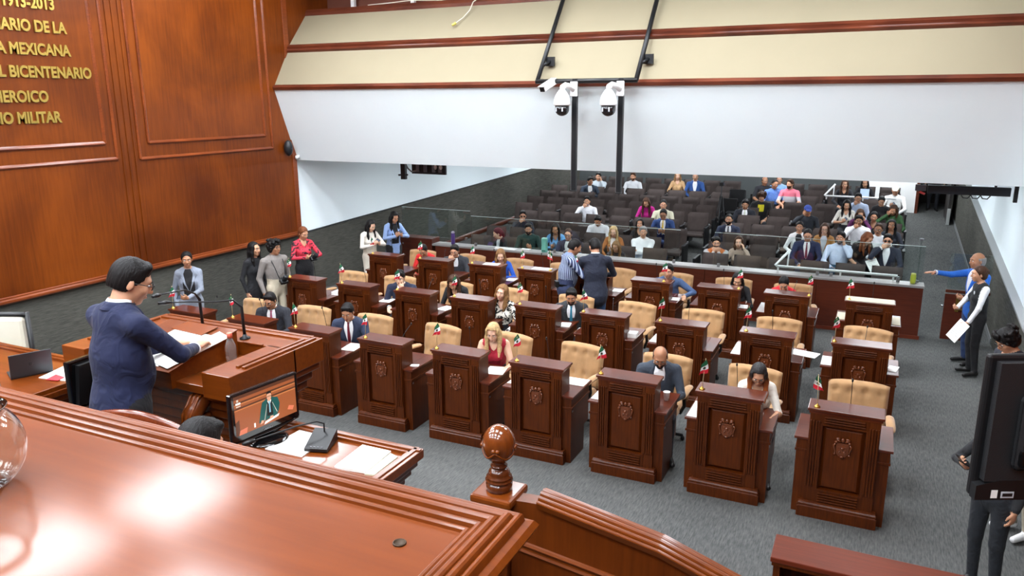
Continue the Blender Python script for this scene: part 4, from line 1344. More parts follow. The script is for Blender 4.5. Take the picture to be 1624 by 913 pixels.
t = empty('bullet_camera', (-4.72, py - .06, 4.10), R(-20), 'white bullet security camera on the pipe frame', 'camera')
q = MB()
q.box(-.05, .05, -.20, .12, -.045, .045, ch=.02)
q.xf(Matrix.Rotation(R(24), 4, 'X'))
q.obj('housing', WHITEP, t)
q = MB()
q.box(-.046, .046, -.215, -.195, -.04, .04, ch=.01)
q.xf(Matrix.Rotation(R(24), 4, 'X'))
q.obj('lens_face', BLACK, t)
q = MB()
q.box(-.055, .055, -.23, .10, .045, .055, ch=.004)
q.xf(Matrix.Rotation(R(24), 4, 'X'))
q.obj('sun_shield', WHITEP, t)
MB().tube([(0, .06, -.01), (.06, .12, .05)], .018, 8).obj('bracket', WHITEP, t)
# loose cable over the fascia
t = empty('loose_cable', (-6.75, 12.55, 5.5), 0, 'loose pale cable with yellow connector hanging over the cream fascia', 'cable')
MB().tube([(.25, .10, .12), (.12, .04, .09), (.05, -.03, .02), (.03, -.12, -.12), (-.05, -.22, -.25), (-.14, -.32, -.34)], .009, 6).obj('wire', mat('cable_cream', (222, 216, 200), .6), t)
MB().tube([(-.14, -.32, -.34), (-.19, -.36, -.38)], .022, 8).obj('connector', mat('connector_yellow', (222, 206, 96), .5), t)
t = empty('loose_cable', (-9.0, 12.66, 5.6), 0, 'thin pale cable lying along the balcony top rail', 'cable')
MB().tube([(.0, -.03, .0), (.5, -.05, .01), (1.0, -.06, .03), (1.6, -.04, .0), (2.2, -.05, .05), (2.9, -.03, .04)], .008, 6).obj('wire', mat('cable_cream', (222, 216, 200), .6), t)

# television mount hanging under the soffit at the left
MX, MY = -7.97, 12.75
t = empty('ceiling_tv_mount', (MX, MY, CEILG), 0, 'dark metal television mount with cables hanging under the left soffit', 'tv mount')
bx(-.50, -.40, -.04, .04, -.42, 0, ch=.004).obj('wall_post', BLACKM, t)
MB().tube([(-.56, -.02, -.34), (-.36, .0, -.33)], .018, 8).obj('clamp', BLACK, t)
bx(-.25, .50, -.02, .03, -.30, .0).obj('panel', mat('mount_dark', (42, 46, 52), .5, .3), t)
for x in (-.14, .03, .22, .36):
    bx(x, x + .07, -.05, -.02, -.26, -.02, ch=.004).obj('slat', mat('mount_grey', (112, 118, 130), .45, .4), t)
MB().tube([(-.42, -.03, -.05), (-.32, -.05, -.20), (-.24, -.05, -.26), (-.12, -.05, -.24)], .016, 8).obj('cable', GREYM, t)
for x in (.30, .42):
    MB().sphere((x, -.05, -.16), (.035, .02, .045), 8, 6).obj('connector', WHITEP, t)
# the same on the right, seen edge-on along the soffit
t = empty('ceiling_tv_mount', (.66, 12.6, CEILG - .13), 0, 'long dark television mount with cables hanging under the right soffit', 'tv mount')
bx(-.02, 1.0, -.05, .03, -.12, .0, ch=.006).obj('beam', mat('mount_dark', (42, 46, 52), .5, .3), t)
bx(-.18, -.04, -.04, .03, -.09, .0, ch=.006).obj('unit', mat('mount_grey', (112, 118, 130), .45, .4), t)
bx(1.04, 1.09, -.04, .02, -.20, .13, ch=.004).obj('wall_post', BLACKM, t)
for x in (-.12, .3, .8):
    bx(x, x + .03, -.02, .01, -.02, .13).obj('hanger', BLACKM, t)
for k in range(3):
    x = .40 + .12 * k
    MB().tube([(x, -.03, -.11), (x + .03, -.04, -.16), (x + .09, -.04, -.165), (x + .13, -.03, -.11)], .008, 6).obj('cable', BLACK, t)
MB().tube([(-.12, -.04, -.10), (-.05, -.05, -.13)], .018, 6).obj('red_tag', mat('tag_red', (220, 80, 80), .5), t)

# small things on the gallery counter
t = empty('purple_flask', (-8.02, 13.92, .90), 0, 'purple drinking bottle with pale lid on the gallery counter', 'bottle')
MB().lathe([(.042, 0), (.042, .20), (.036, .22), (.036, .235)], (0, 0, 0), 16).obj('body', mat('flask_purple', (98, 72, 150), .35), t)
MB().lathe([(.038, .235), (.038, .26), (.02, .275)], (0, 0, 0), 16).obj('lid', mat('flask_lid', (196, 190, 210), .4), t)
t = empty('teal_flask', (-5.92, 13.92, .90), 0, 'mint green square bottle standing on the gallery counter', 'bottle')
bx(-.055, .055, -.045, .045, 0, .27, ch=.012).obj('body', mat('flask_mint', (128, 214, 196), .4), t)
bx(-.04, .04, -.047, -.04, .015, .045).obj('label_print', mat('flask_print', (60, 110, 100), .5), t)
bx(-.05, .05, -.04, .04, .27, .285, ch=.006).obj('lid', mat('flask_mint_lid', (170, 228, 214), .4), t)
t = empty('yellow_flask', (.66, 13.93, .90), 0, 'yellow green tumbler on the counter end by the gate', 'bottle')
MB().lathe([(.036, 0), (.042, .04), (.042, .12), (.036, .15)], (0, 0, 0), 16).obj('body', mat('flask_yellow', (190, 206, 66), .4), t)
MB().lathe([(.038, .15), (.038, .165), (.03, .172)], (0, 0, 0), 16).obj('lid', mat('flask_yellow_lid', (216, 224, 120), .4), t)
t = empty('clear_cup', (.44, 13.93, .90), 0, 'small clear cup on the counter beside the yellow tumbler', 'cup')
MB().lathe([(.026, 0), (.034, .09), (.032, .09), (.024, .004)], (0, 0, 0), 16).obj('cup_wall', mat('cup_clear', (220, 226, 226), .1, trans=.8), t)
tag(sheet('counter_notes', [(-7.05, 14.0), (-6.55, 14.0), (-6.55, 13.82), (-7.0, 13.82)], .90), 'open white notes on the counter before the reading woman', 'paper')
tag(sheet('counter_notes', [(-6.45, 14.02), (-6.25, 14.0), (-6.27, 13.9), (-6.44, 13.9)], .90, th=.02), 'small white block on the counter near the mint bottle', 'paper')

# papers on the deputies' desks
def desk_sheet(r, i, dx, dy, w=.21, d=.28, a=0, lab='', high=False, th=.004, m=PAPER, cat='paper', name='desk_paper'):
    x, y, z = DESK_X[r][i] + dx, DESK_Y[r] + dy, (H if high else .773)
    ca, sa = math.cos(R(a)), math.sin(R(a))
    pts = [(x + ca * u - sa * v, y + sa * u + ca * v) for u, v in ((-w / 2, -d / 2), (w / 2, -d / 2), (w / 2, d / 2), (-w / 2, d / 2))]
    tag(sheet(name, pts, z + .001, m, th), lab, cat, 'papers on the desks')
desk_sheet(0, 2, .31, .46, .2, .28, 8, 'white sheets before the man with the dark red tie')
desk_sheet(0, 4, .30, .45, .22, .26, 12, 'white sheet before the blonde woman in red')
desk_sheet(0, 3, .36, .20, .10, .07, 20, 'small white card on the empty desk beside the blonde woman')
desk_sheet(0, 5, .27, .50, .28, .22, 0, 'large white sheet before the empty chair in the front row')
desk_sheet(0, 5, -.36, .32, .10, .36, 0, 'narrow white sheet on the left wing of the sixth front row desk')
desk_sheet(0, 6, -.36, .25, .10, .3, 0, 'narrow white sheet on the left wing before the bald man')
desk_sheet(0, 7, -.36, .28, .10, .42, 0, 'narrow white sheets on the left wing before the white blouse woman')
desk_sheet(1, 1, .32, .46, .2, .26, 6, 'white sheets before the man hiding his face in the middle row')
desk_sheet(1, 0, .36, .46, .12, .2, 6, 'stack of white papers on the middle desk by the panelled wall', th=.05)
desk_sheet(1, 2, .34, .42, .18, .24, -10, 'printed white sheet before the woman with brown curls')
desk_sheet(1, 4, .33, .34, .14, .2, 12, 'white sheets before the man with the cyan tie', th=.012)
desk_sheet(1, 5, .36, .22, .12, .14, 5, 'upright white card pack on the empty middle row desk', th=.06)
desk_sheet(1, 7, .42, .42, .32, .22, -14, 'large white sheet sticking out over the wing of the eighth middle desk')
desk_sheet(1, 7, -.36, .3, .12, .5, 0, 'long white sheets on the left wing of the eighth middle desk')
desk_sheet(1, 8, -.36, .26, .12, .34, 0, 'white sheets on the left wing of the last middle desk')
desk_sheet(1, 8, .36, .26, .11, .22, -10, 'white sheet on the right wing of the last middle desk')
desk_sheet(1, 6, -.36, .3, .12, .4, 0, 'white sheets on the left wing of the seventh middle desk')
desk_sheet(2, 2, .08, .13, .28, .16, 4, 'white sheet on top of the desk before the blue blouse woman', True)
desk_sheet(2, 2, .33, .40, .16, .2, 6, 'white card on the writing surface before the blue blouse woman')
desk_sheet(2, 3, .08, .14, .32, .17, 4, 'white sheet on top of the desk beside the striped shirt man', True)
desk_sheet(2, 4, .34, .42, .17, .2, 6, 'white sheets on the back desk hidden by the standing men')
desk_sheet(2, 5, .35, .26, .12, .18, 6, 'white sheet under the hand of the man in blue suit')
desk_sheet(2, 6, .35, .24, .13, .2, 6, 'white sheet before the dark haired woman in black')
BEI = mat('beige_mat', (206, 196, 172), .7)
desk_sheet(2, 8, .0, .135, .62, .25, 0, 'beige sheet covering the top of the last back row desk', True, .006, BEI, 'mat', 'desk_mat')
desk_sheet(2, 8, .36, .3, .11, .4, 0, 'beige sheet on the right wing of the last back row desk', False, .006, BEI, 'mat', 'desk_mat')
desk_sheet(2, 8, -.36, .3, .11, .4, 0, 'beige sheet on the left wing of the last back row desk', False, .006, BEI, 'mat', 'desk_mat')
t = empty('foam_cup', (-2.141 + .33, DESK_Y[0] + .40, .773), 0, 'white foam cup on the desk before the bald man', 'cup')
MB().lathe([(.026, 0), (.036, .09), (.038, .092), (.034, .09), (.024, .005)], (0, 0, 0), 18).obj('cup_wall', mat('foam_white', (240, 240, 238), .6), t)
# ================================================================== PEOPLE: one continuous surface per body, grown from an implicit field
V3 = lambda *a: np.array(a, dtype=np.float64)
def unit(v):
    v = np.asarray(v, float)
    return v / (np.linalg.norm(v) + 1e-12)
def rotx(a):
    c, s = math.cos(a), math.sin(a)
    return np.array([[1, 0, 0], [0, c, -s], [0, s, c]])
def roty(a):
    c, s = math.cos(a), math.sin(a)
    return np.array([[c, 0, s], [0, 1, 0], [-s, 0, c]])
def rotz(a):
    c, s = math.cos(a), math.sin(a)
    return np.array([[c, -s, 0], [s, c, 0], [0, 0, 1]])

class Field:
    """list of rounded cones and ellipsoids merged with a smooth minimum"""
    def __init__(self):
        self.p = []
    def cone(self, a, b, ra, rb, mi=0, k=.025, flat=None, sub=False):
        a, b = np.asarray(a, float), np.asarray(b, float)
        rr = max(ra, rb)
        self.p.append(('c', a, b, ra, rb, flat, mi, k, np.minimum(a, b) - rr - .05, np.maximum(a, b) + rr + .05, sub))
    def ell(self, c, r, Rm=None, mi=0, k=.02, sub=False):
        c = np.asarray(c, float)
        r = np.asarray(r, float)
        m = r.max() + .045
        self.p.append(('e', c, r, Rm, None, None, mi, k, c - m, c + m, sub))
    @staticmethod
    def dist(p, X):
        if p[0] == 'c':
            a, b, ra, rb, flat = p[1:6]
            q = X - a
            ba = b - a
            L = ba @ ba + 1e-12
            t = np.clip((q @ ba) / L, 0, 1)
            q = q - t[..., None] * ba
            if flat is not None:                     # (axis, factor): squash the section along an axis
                ax, f = flat
                h = q @ ax
                q = q + (h * (f - 1))[..., None] * ax
            d = np.sqrt((q * q).sum(-1)) - (ra + t * (rb - ra))
            if flat is not None:
                d = d / (flat[1] ** .5)
            return d
        c, r, Rm = p[1:4]
        q = X - c
        if Rm is not None:
            q = q @ Rm
        k0 = np.sqrt(((q / r) ** 2).sum(-1))
        k1 = np.sqrt(((q / (r * r)) ** 2).sum(-1)) + 1e-9
        return k0 * (k0 - 1) / k1
    def bounds(self):
        lo = np.min([p[8] for p in self.p if not p[10]], 0)
        hi = np.max([p[9] for p in self.p if not p[10]], 0)
        return lo + .03, hi - .03
    def mesh(self, coarse, fine, zones=(), cut=None):
        """zones: list of (lo, hi) boxes resolved finely. cut(X)->extra field (intersection)"""
        lo, hi = self.bounds()
        ax = []
        for d in range(3):
            iv = sorted((z[0][d], z[1][d]) for z in zones)
            v, out = lo[d], []
            while v < hi[d] + coarse:
                out.append(v)
                st = coarse
                for a, b in iv:
                    if a - coarse <= v <= b:
                        st = fine
                        break
                v += st
            ax.append(np.array(out))
        xs, ys, zs = ax
        F = np.full((len(xs), len(ys), len(zs)), .2, np.float32)
        B = np.full(F.shape, 9., np.float32)
        Mi = np.zeros(F.shape, np.int8)
        for p in self.p:
            s = []
            for d, a in enumerate(ax):
                s.append(slice(max(0, np.searchsorted(a, p[8][d]) - 1), min(len(a), np.searchsorted(a, p[9][d]) + 1)))
            if any(q.stop <= q.start for q in s):
                continue
            X = np.stack(np.meshgrid(xs[s[0]], ys[s[1]], zs[s[2]], indexing='ij'), -1)
            d = Field.dist(p, X).astype(np.float32)
            f = F[s[0], s[1], s[2]]
            k = p[7]
            if p[10]:
                h = np.maximum(k - np.abs(f + d), 0) / k
                F[s[0], s[1], s[2]] = np.maximum(f, -d) + h * h * k * .25
                continue
            h = np.maximum(k - np.abs(f - d), 0) / k
            F[s[0], s[1], s[2]] = np.minimum(f, d) - h * h * k * .25
            b = B[s[0], s[1], s[2]]
            w = d < b
            b[w] = d[w]
            Mi[s[0], s[1], s[2]][w] = p[6]
        if cut is not None:
            X = np.stack(np.meshgrid(xs, ys, zs, indexing='ij'), -1)
            F = np.maximum(F, cut(X).astype(np.float32))
        return surface_nets(F, xs, ys, zs, Mi)
def surface_nets(F, xs, ys, zs, Mi):
    ins = F < 0
    n0, n1, n2 = F.shape
    cnt = np.zeros((n0 - 1, n1 - 1, n2 - 1), np.int8)
    offs = [(i, j, k) for i in (0, 1) for j in (0, 1) for k in (0, 1)]
    for i, j, k in offs:
        cnt += ins[i:n0 - 1 + i, j:n1 - 1 + j, k:n2 - 1 + k]
    cells = np.argwhere((cnt > 0) & (cnt < 8))
    N = len(cells)
    idx = np.full(cnt.shape, -1, np.int64)
    idx[cells[:, 0], cells[:, 1], cells[:, 2]] = np.arange(N)
    acc = np.zeros((N, 3))
    num = np.zeros(N)
    C = (xs, ys, zs)
    for d in range(3):
        e = [0, 0, 0]
        e[d] = 1
        o1, o2 = [q for q in range(3) if q != d]
        for a in (0, 1):
            for b in (0, 1):
                st = [0, 0, 0]
                st[o1], st[o2] = a, b
                i0 = cells + st
                i1 = i0 + e
                f0 = F[i0[:, 0], i0[:, 1], i0[:, 2]]
                f1 = F[i1[:, 0], i1[:, 1], i1[:, 2]]
                m = (f0 < 0) != (f1 < 0)
                t = np.where(m, f0 / (f0 - f1 + 1e-12), 0)
                p = np.stack([C[q][i0[:, q]] for q in range(3)], 1).astype(float)
                p[:, d] += t * (C[d][i1[:, d]] - C[d][i0[:, d]])
                acc += p * m[:, None]
                num += m
    verts = acc / num[:, None]
    mats = Mi[cells[:, 0], cells[:, 1], cells[:, 2]]
    faces = []
    for d in range(3):
        o1, o2 = (d + 1) % 3, (d + 2) % 3
        sl0 = [slice(1, -1)] * 3
        sl1 = [slice(1, -1)] * 3
        sl0[d] = slice(0, -1)
        sl1[d] = slice(1, None)
        a, b = ins[tuple(sl0)], ins[tuple(sl1)]
        ee = np.argwhere(a != b)
        if len(ee) == 0:
            continue
        base = ee.copy()
        base[:, o1] += 1
        base[:, o2] += 1
        q = []
        for u, v in ((0, 0), (1, 0), (1, 1), (0, 1)):
            c = base.copy()
            c[:, o1] -= u
            c[:, o2] -= v
            q.append(idx[c[:, 0], c[:, 1], c[:, 2]])
        q = np.stack(q, 1)
        flip = b[ee[:, 0], ee[:, 1], ee[:, 2]]
        q[flip] = q[flip][:, ::-1]
        faces.append(q)
    faces = np.concatenate(faces)
    faces = faces[(faces >= 0).all(1)]
    fm = mats[faces[:, 0]]
    return verts, faces, fm
def np_mesh(name, verts, faces, fm=None, mats=()):
    me = bpy.data.meshes.new(name)
    me.vertices.add(len(verts))
    me.vertices.foreach_set('co', np.asarray(verts, np.float32).ravel())
    me.loops.add(faces.size)
    me.loops.foreach_set('vertex_index', faces.astype(np.int32).ravel())
    me.polygons.add(len(faces))
    me.polygons.foreach_set('loop_start', np.arange(0, faces.size, 4, dtype=np.int32))
    me.polygons.foreach_set('loop_total', np.full(len(faces), 4, np.int32))
    for m in mats:
        me.materials.append(m)
    if fm is not None:
        me.polygons.foreach_set('material_index', fm.astype(np.int32))
    me.polygons.foreach_set('use_smooth', np.ones(len(faces), bool))
    me.update(calc_edges=True)
    me.validate()
    return me

# ------------------------------------------------------------------ skeleton and body
TOP, SKIN, LOW, SHOE, SLEEVE = 0, 1, 2, 3, 4
def ik(S, W, l1, l2, pole):
    d = W - S
    L = np.linalg.norm(d)
    L = min(max(L, abs(l1 - l2) + .02), l1 + l2 - .005)
    u = unit(d)
    W = S + u * L
    a = (l1 * l1 - l2 * l2 + L * L) / (2 * L)
    h = math.sqrt(max(0, l1 * l1 - a * a))
    pole = np.asarray(pole, float)
    pole = unit(pole - u * (pole @ u))
    return S + u * a + pole * h, W
def add_hand(f, W, d, n, side, curl, s, mi=SKIN, spread=.1, k=.007):
    """W wrist, d pointing direction, n palm normal; side +1/-1 tells where the thumb leaves"""
    d = unit(d)
    n = unit(n - d * (n @ d))
    t = np.cross(d, n) * side                 # towards the thumb
    Rm = np.stack([t, n, d], 1)
    f.ell(W + d * .05 * s + n * .002, V3(.040, .017, .055) * s, Rm, mi, .012)
    lens = (.068, .077, .071, .055)
    for i in range(4):
        off = (1.5 - i) * .0185 * s
        base = W + d * .088 * s + t * off - d * abs(i - 1) * .004 * s
        a1 = curl * (.8 + .08 * i)
        dd = unit(d * math.cos(a1) + n * math.sin(a1) + t * spread * (1.5 - i) * .25)
        mid = base + dd * lens[i] * .52 * s
        a2 = a1 + curl * 1.15
        d2 = unit(d * math.cos(a2) + n * math.sin(a2) + t * spread * (1.5 - i) * .2)
        tip = mid + d2 * lens[i] * .55 * s
        f.cone(base - d * .02 * s, mid, .0098 * s, .0088 * s, mi, k)
        f.cone(mid, tip, .0088 * s, .0074 * s, mi, k)
    tb = W + d * .028 * s + t * .026 * s
    tm = tb + unit(d * .72 + t * .62 + n * .30) * .040 * s
    te = tm + unit(d * .92 + t * .10 + n * (.25 + .35 * curl)) * .034 * s
    f.cone(tb, tm, .0135 * s, .0112 * s, mi, k)
    f.cone(tm, te, .0108 * s, .0085 * s, mi, k)
def add_head(f, H_, Rh, s, female=False):
    def P(x, y, z):
        return H_ + Rh @ (V3(x, y, z) * s)
    w = .95 if female else 1.0
    f.ell(P(0, .012, .028), V3(.073 * w, .092, .088) * s, Rh, SKIN, .02)
    f.ell(P(0, -.028, -.032), V3(.059 * w, .062, .074) * s, Rh, SKIN, .03)
    f.ell(P(0, -.058, -.092), V3(.026 * w, .022, .018) * s, Rh, SKIN, .022)
    f.cone(P(-.034, -.074, .028), P(.034, -.074, .028), .012 * s, .012 * s, SKIN, .02)
    for q in (-1, 1):
        f.ell(P(q * .040, -.062, -.024), V3(.020, .018, .018) * s, Rh, SKIN, .02)
        f.ell(P(q * .030, -.094, .008), V3(.015, .012, .010) * s, Rh, SKIN, .012, sub=True)
        f.ell(P(q * .075 * w, .012, -.010), V3(.009, .019, .030) * s, Rh @ rotz(q * .35), SKIN, .006)
    f.cone(P(0, -.087, .012), P(0, -.104, -.026), .0075 * s, .0125 * s, SKIN, .010)
    for q in (-1, 1):
        f.ell(P(q * .011, -.096, -.030), V3(.008, .009, .007) * s, Rh, SKIN, .008)
    f.cone(P(-.017, -.083, -.060), P(.017, -.083, -.060), .0085 * s, .0085 * s, SKIN, .010)
POSE_CACHE = {}
def build_body(sp):
    """sp: dict describing sex, posture, head and hands. Returns mesh, head frame, chest frame, hand frames (local)"""
    key = repr(sorted((k, v) for k, v in sp.items() if k != 'res')) + repr(sp.get('res'))
    if key in POSE_CACHE:
        return POSE_CACHE[key]
    fem = sp.get('sex') == 'f'
    s = sp.get('s', 1.0) * (0.95 if fem else 1.0)
    bulk = sp.get('bulk', 1.0)
    sit = sp.get('post', 'sit') == 'sit'
    lean, side, twist = R(sp.get('lean', 8)), R(sp.get('side', 0)), R(sp.get('twist', 0))
    f = Field()
    P0 = V3(0, 0, .54 if sit else .94 * s)
    Rc = rotz(twist) @ rotx(lean) @ roty(side)
    X, Yb, Up = Rc[:, 0], Rc[:, 1], Rc[:, 2]
    at = lambda x, y, z: P0 + X * x * s + Yb * y * s + Up * z * s
    sw = .150 if fem else .184
    b = bulk
    fl = lambda r: (Yb, r)
    # torso
    f.cone(at(0, 0, -.02), at(0, 0, .10), .155 * s * b, .140 * s * b, LOW if not sp.get('coat') else TOP, .03, fl(1.38))
    f.cone(at(0, 0, .10), at(0, .0, .24), (.126 if fem else .133) * s * b, (.136 if fem else .152) * s * b, TOP, .04, fl(1.35))
    f.cone(at(0, .0, .24), at(0, .0, .37), (.140 if fem else .156) * s * b, (.128 if fem else .150) * s, TOP, .05, fl(1.32))
    f.cone(at(-sw * .72, .01, .425), at(sw * .72, .01, .425), .062 * s, .062 * s, TOP, .06)
    f.cone(at(-sw * .35, .02, .455), at(sw * .35, .02, .455), .055 * s, .055 * s, TOP, .05)
    if fem:
        for q in (-1, 1):
            f.ell(at(q * .062, -.085, .285), V3(.056, .05, .056) * s, Rc, TOP, .05)
    elif b > 1.05:
        f.ell(at(0, -.07, .13), V3(.14, .10, .13) * s, Rc, TOP, .06)
    if not sit and sp.get('coat'):
        f.cone(at(0, .005, -.02), at(0, .012, -float(sp['coat']) if sp['coat'] is not True else -.10), .152 * s * b, .166 * s * b, TOP, .04, fl(1.30))
    if not sit and sp.get('skirt'):
        f.cone(at(0, 0, 0), V3(0, 0, .50 * s), .16 * s, .19 * s, LOW, .04, fl(1.2))
    # neck and head
    hy, hp, hr = [R(q) for q in sp.get('head', (0, 0, 0))]
    hp *= .68 if sit else 1
    NB = at(0, .012, .49)
    nv = unit(Up + Yb * (-.30 - .5 * math.sin(max(0, hp))))
    Rh = rotz(twist + hy) @ rotx(lean * .4 + hp) @ roty(hr)
    HC = NB + nv * .125 * s + Rh @ V3(0, -.012, .028) * s
    f.cone(NB - Up * .03, HC + Rh @ V3(0, .02, -.055) * s, (.050 if fem else .058) * s, (.046 if fem else .053) * s, SKIN, .022)
    add_head(f, HC, Rh, s, fem)
    zones = [(HC - .155, HC + .155)]
    # arms
    l1, l2 = .285 * s, .245 * s
    hands = []
    for q, nm in ((-1, 'R'), (1, 'L')):
        S = at(q * sw, .012, .425)
        h = sp.get('hand' + nm, 'lap')
        side_thumb = 1 if q < 0 else -1
        if h == 'lap':
            W, pole, hd, hn, curl = at(q * .11, -.30, .10) if sit else S + V3(q * .06, -.05, -.50) * s, V3(q * 1., .4, -.2), V3(-q * .35, -1, -.25), V3(-q * .3, .0, -1), .45
        elif h == 'side':
            W, pole, hd, hn, curl = S + V3(q * .055, -.04, -.50) * s, V3(q * .6, .8, 0), V3(q * .02, -.18, -1), V3(-q, 0, 0), .4
        elif h == 'desk':
            W, pole, hd, hn, curl = at(q * .13, -.37, .265), V3(q * .7, .5, -.9), V3(-q * .3, -1, -.1), V3(0, 0, -1), .3
        elif h == 'chin':
            W, pole, hd, hn, curl = HC + Rh @ V3(q * .045, -.105, -.165) * s, V3(q * .8, -.3, -1), Rh @ V3(-q * .25, .15, 1), Rh @ V3(-q * .2, 1, 0), 1.1
        elif h == 'mouth':
            W, pole, hd, hn, curl = HC + Rh @ V3(q * .085, -.155, -.115) * s, V3(q * .9, -.2, -1), Rh @ V3(-q * .9, .45, .55), Rh @ V3(0, 1, -.1), .75
        elif h == 'cheek':
            W, pole, hd, hn, curl = HC + Rh @ V3(q * .105, -.06, -.125) * s, V3(q * .8, -.5, -1), Rh @ V3(-q * .2, .1, 1), Rh @ V3(-q * .9, .2, 0), .5
        elif h == 'phone':
            W, pole, hd, hn, curl = at(q * .065, -.27, .26), V3(q * 1., .3, -.6), V3(-q * .45, -.6, .65), V3(-q * .6, .5, .5), .75
        elif h == 'cross':
            W, pole, hd, hn, curl = at(-q * .10, -.165, .235 + .02 * q), V3(q * 1., -.5, -.7), V3(-q * 1., .12, .12), V3(0, .9, -.1), .35
        elif h == 'brow':
            W, pole, hd, hn, curl = HC + Rh @ V3(q * .10, -.13, -.06) * s, V3(q * 1., -.4, -.8), Rh @ V3(-q * .7, .2, .9), Rh @ V3(0, 1, -.2), .6
        else:
            W, pole, hd, hn, curl = [V3(*v) if isinstance(v, tuple) else v for v in h]
            W = W * s if not sit else W
        E, W = ik(S, W, l1, l2, pole)
        bare = sp.get('bare', '')
        um = SKIN if bare == 'all' else SLEEVE
        fm_ = SKIN if bare in ('fore', 'all') else SLEEVE
        ra = (.050 if fem else .060) * (1 + .25 * (b - 1))
        f.cone(S, E, ra * s, .044 * s if not fem else .038 * s, um, .03)
        sl = E + (W - E) * .93
        f.cone(E, sl, (.043 if not fem else .037) * s, .033 * s if fm_ == SLEEVE else .027 * s, fm_, .018)
        f.cone(sl, W + unit(hd) * .01, .026 * s, .024 * s, SKIN, .012)
        add_hand(f, W, hd, hn, side_thumb, curl, s * (.92 if fem else 1))
        hc = W + unit(hd) * .075 * s
        zones.append((hc - .105 * s, hc + .105 * s))
        hands.append((W, unit(hd), unit(hn - unit(hd) * (hn @ unit(hd)))))
    # legs
    for q in (-1, 1):
        hip = P0 + rotz(twist * .3) @ V3(q * .088, -.01, -.03) * s
        if sit:
            kn = V3(q * .115, -.44 * s, .52)
            an = V3(q * .12, -.42 * s, .10)
            if sp.get('legs') == 'cross' and q < 0:
                kn = V3(-.10, -.43 * s, .60)
                an = V3(.26, -.50 * s, .56)
            toe = an + (V3(q * .03, -.16, -.055) if not (sp.get('legs') == 'cross' and q < 0) else V3(.10, -.12, -.05))
        else:
            st = sp.get('stride', 0) * q
            kn = V3(q * .095, -.025 - st * .6, .50) * s
            an = V3(q * .10, .02 - st, .095) * s
            toe = an + V3(q * .035, -.15, -.055) * s
        lm = LOW
        cm = SKIN if sp.get('legs') == 'bare' else LOW
        f.cone(hip, kn, (.088 if not fem else .086) * s * (.5 + .5 * b), .060 * s, lm, .035)
        f.cone(kn, an, .058 * s, .042 * s, cm, .02)
        f.cone(an - V3(0, -.02, .035), toe, .040 * s, .030 * s, SHOE, .015)
    res = sp.get('res', (.016, .008))
    v, fc, fm = f.mesh(res[0], res[1], zones)
    out = dict(v=v, f=fc, fm=fm, HC=HC, Rh=Rh, NB=NB, Rc=Rc, s=s, hands=hands, fem=fem, P0=P0, at=at, pitch=lean * .4 + hp)
    out['mesh'] = np_mesh('body', v, fc, fm, [SKINM[1]] * 5)
    POSE_CACHE[key] = out
    return out

# ------------------------------------------------------------------ materials of people
def skin(name, rgb):
    m = mat(name, rgb, .5, var=.06, scale=30)
    m.node_tree.nodes['Principled BSDF'].inputs['Subsurface Weight'].default_value = .08
    return m
SKINM = [skin('skin_light', (224, 178, 150)), skin('skin_medium', (200, 148, 116)), skin('skin_tan', (176, 124, 92)), skin('skin_brown', (146, 98, 72))]
HAIRC = {'black': mat('hair_black', (22, 20, 20), .38, var=.3, scale=60), 'brown': mat('hair_brown', (66, 42, 28), .4, var=.3, scale=60), 'auburn': mat('hair_auburn', (116, 66, 38), .4, var=.3, scale=60),
         'blonde': mat('hair_blonde', (196, 164, 116), .4, var=.3, scale=50), 'grey': mat('hair_grey', (142, 140, 138), .45, var=.25, scale=60), 'maroon': mat('hair_maroon', (76, 26, 36), .4, var=.3, scale=60), 'ombre': None, 'light': mat('hair_lightbrown', (134, 98, 62), .4, var=.3, scale=60)}
for _h in HAIRC.values():
    if _h:
        _h.node_tree.nodes['Principled BSDF'].inputs['Roughness'].default_value = .48
        _h.node_tree.nodes['Principled BSDF'].inputs['Specular IOR Level'].default_value = .22
def ombre():
    m, N, L, b = new_mat('hair_ombre')
    tc = N.new('ShaderNodeTexCoord')
    sx = N.new('ShaderNodeSeparateXYZ')
    L.new(tc.outputs['Object'], sx.inputs[0])
    mr = N.new('ShaderNodeMapRange')
    mr.inputs[1].default_value, mr.inputs[2].default_value = .02, -.12
    L.new(sx.outputs['Z'], mr.inputs[0])
    r = N.new('ShaderNodeValToRGB')
    r.color_ramp.elements[0].color = (*s2l((24, 20, 20)), 1)
    r.color_ramp.elements[1].color = (*s2l((172, 92, 40)), 1)
    L.new(mr.outputs[0], r.inputs['Fac'])
    L.new(r.outputs['Color'], b.inputs['Base Color'])
    b.inputs['Roughness'].default_value = .5
    return m
HAIRC['ombre'] = ombre()
for _h in HAIRC.values():
    # fine strands running down the head
    N_, L_ = _h.node_tree.nodes, _h.node_tree.links
    tc_, mp_h, ns_, bp_ = N_.new('ShaderNodeTexCoord'), N_.new('ShaderNodeMapping'), N_.new('ShaderNodeTexNoise'), N_.new('ShaderNodeBump')
    mp_h.inputs['Scale'].default_value = (1, .55, .14)
    ns_.inputs['Scale'].default_value = 190
    ns_.inputs['Distortion'].default_value = .5
    bp_.inputs['Strength'].default_value = .8
    bp_.inputs['Distance'].default_value = .006
    L_.new(tc_.outputs['Object'], mp_h.inputs['Vector'])
    L_.new(mp_h.outputs['Vector'], ns_.inputs['Vector'])
    L_.new(ns_.outputs['Fac'], bp_.inputs['Height'])
    L_.new(bp_.outputs['Normal'], N_['Principled BSDF'].inputs['Normal'])
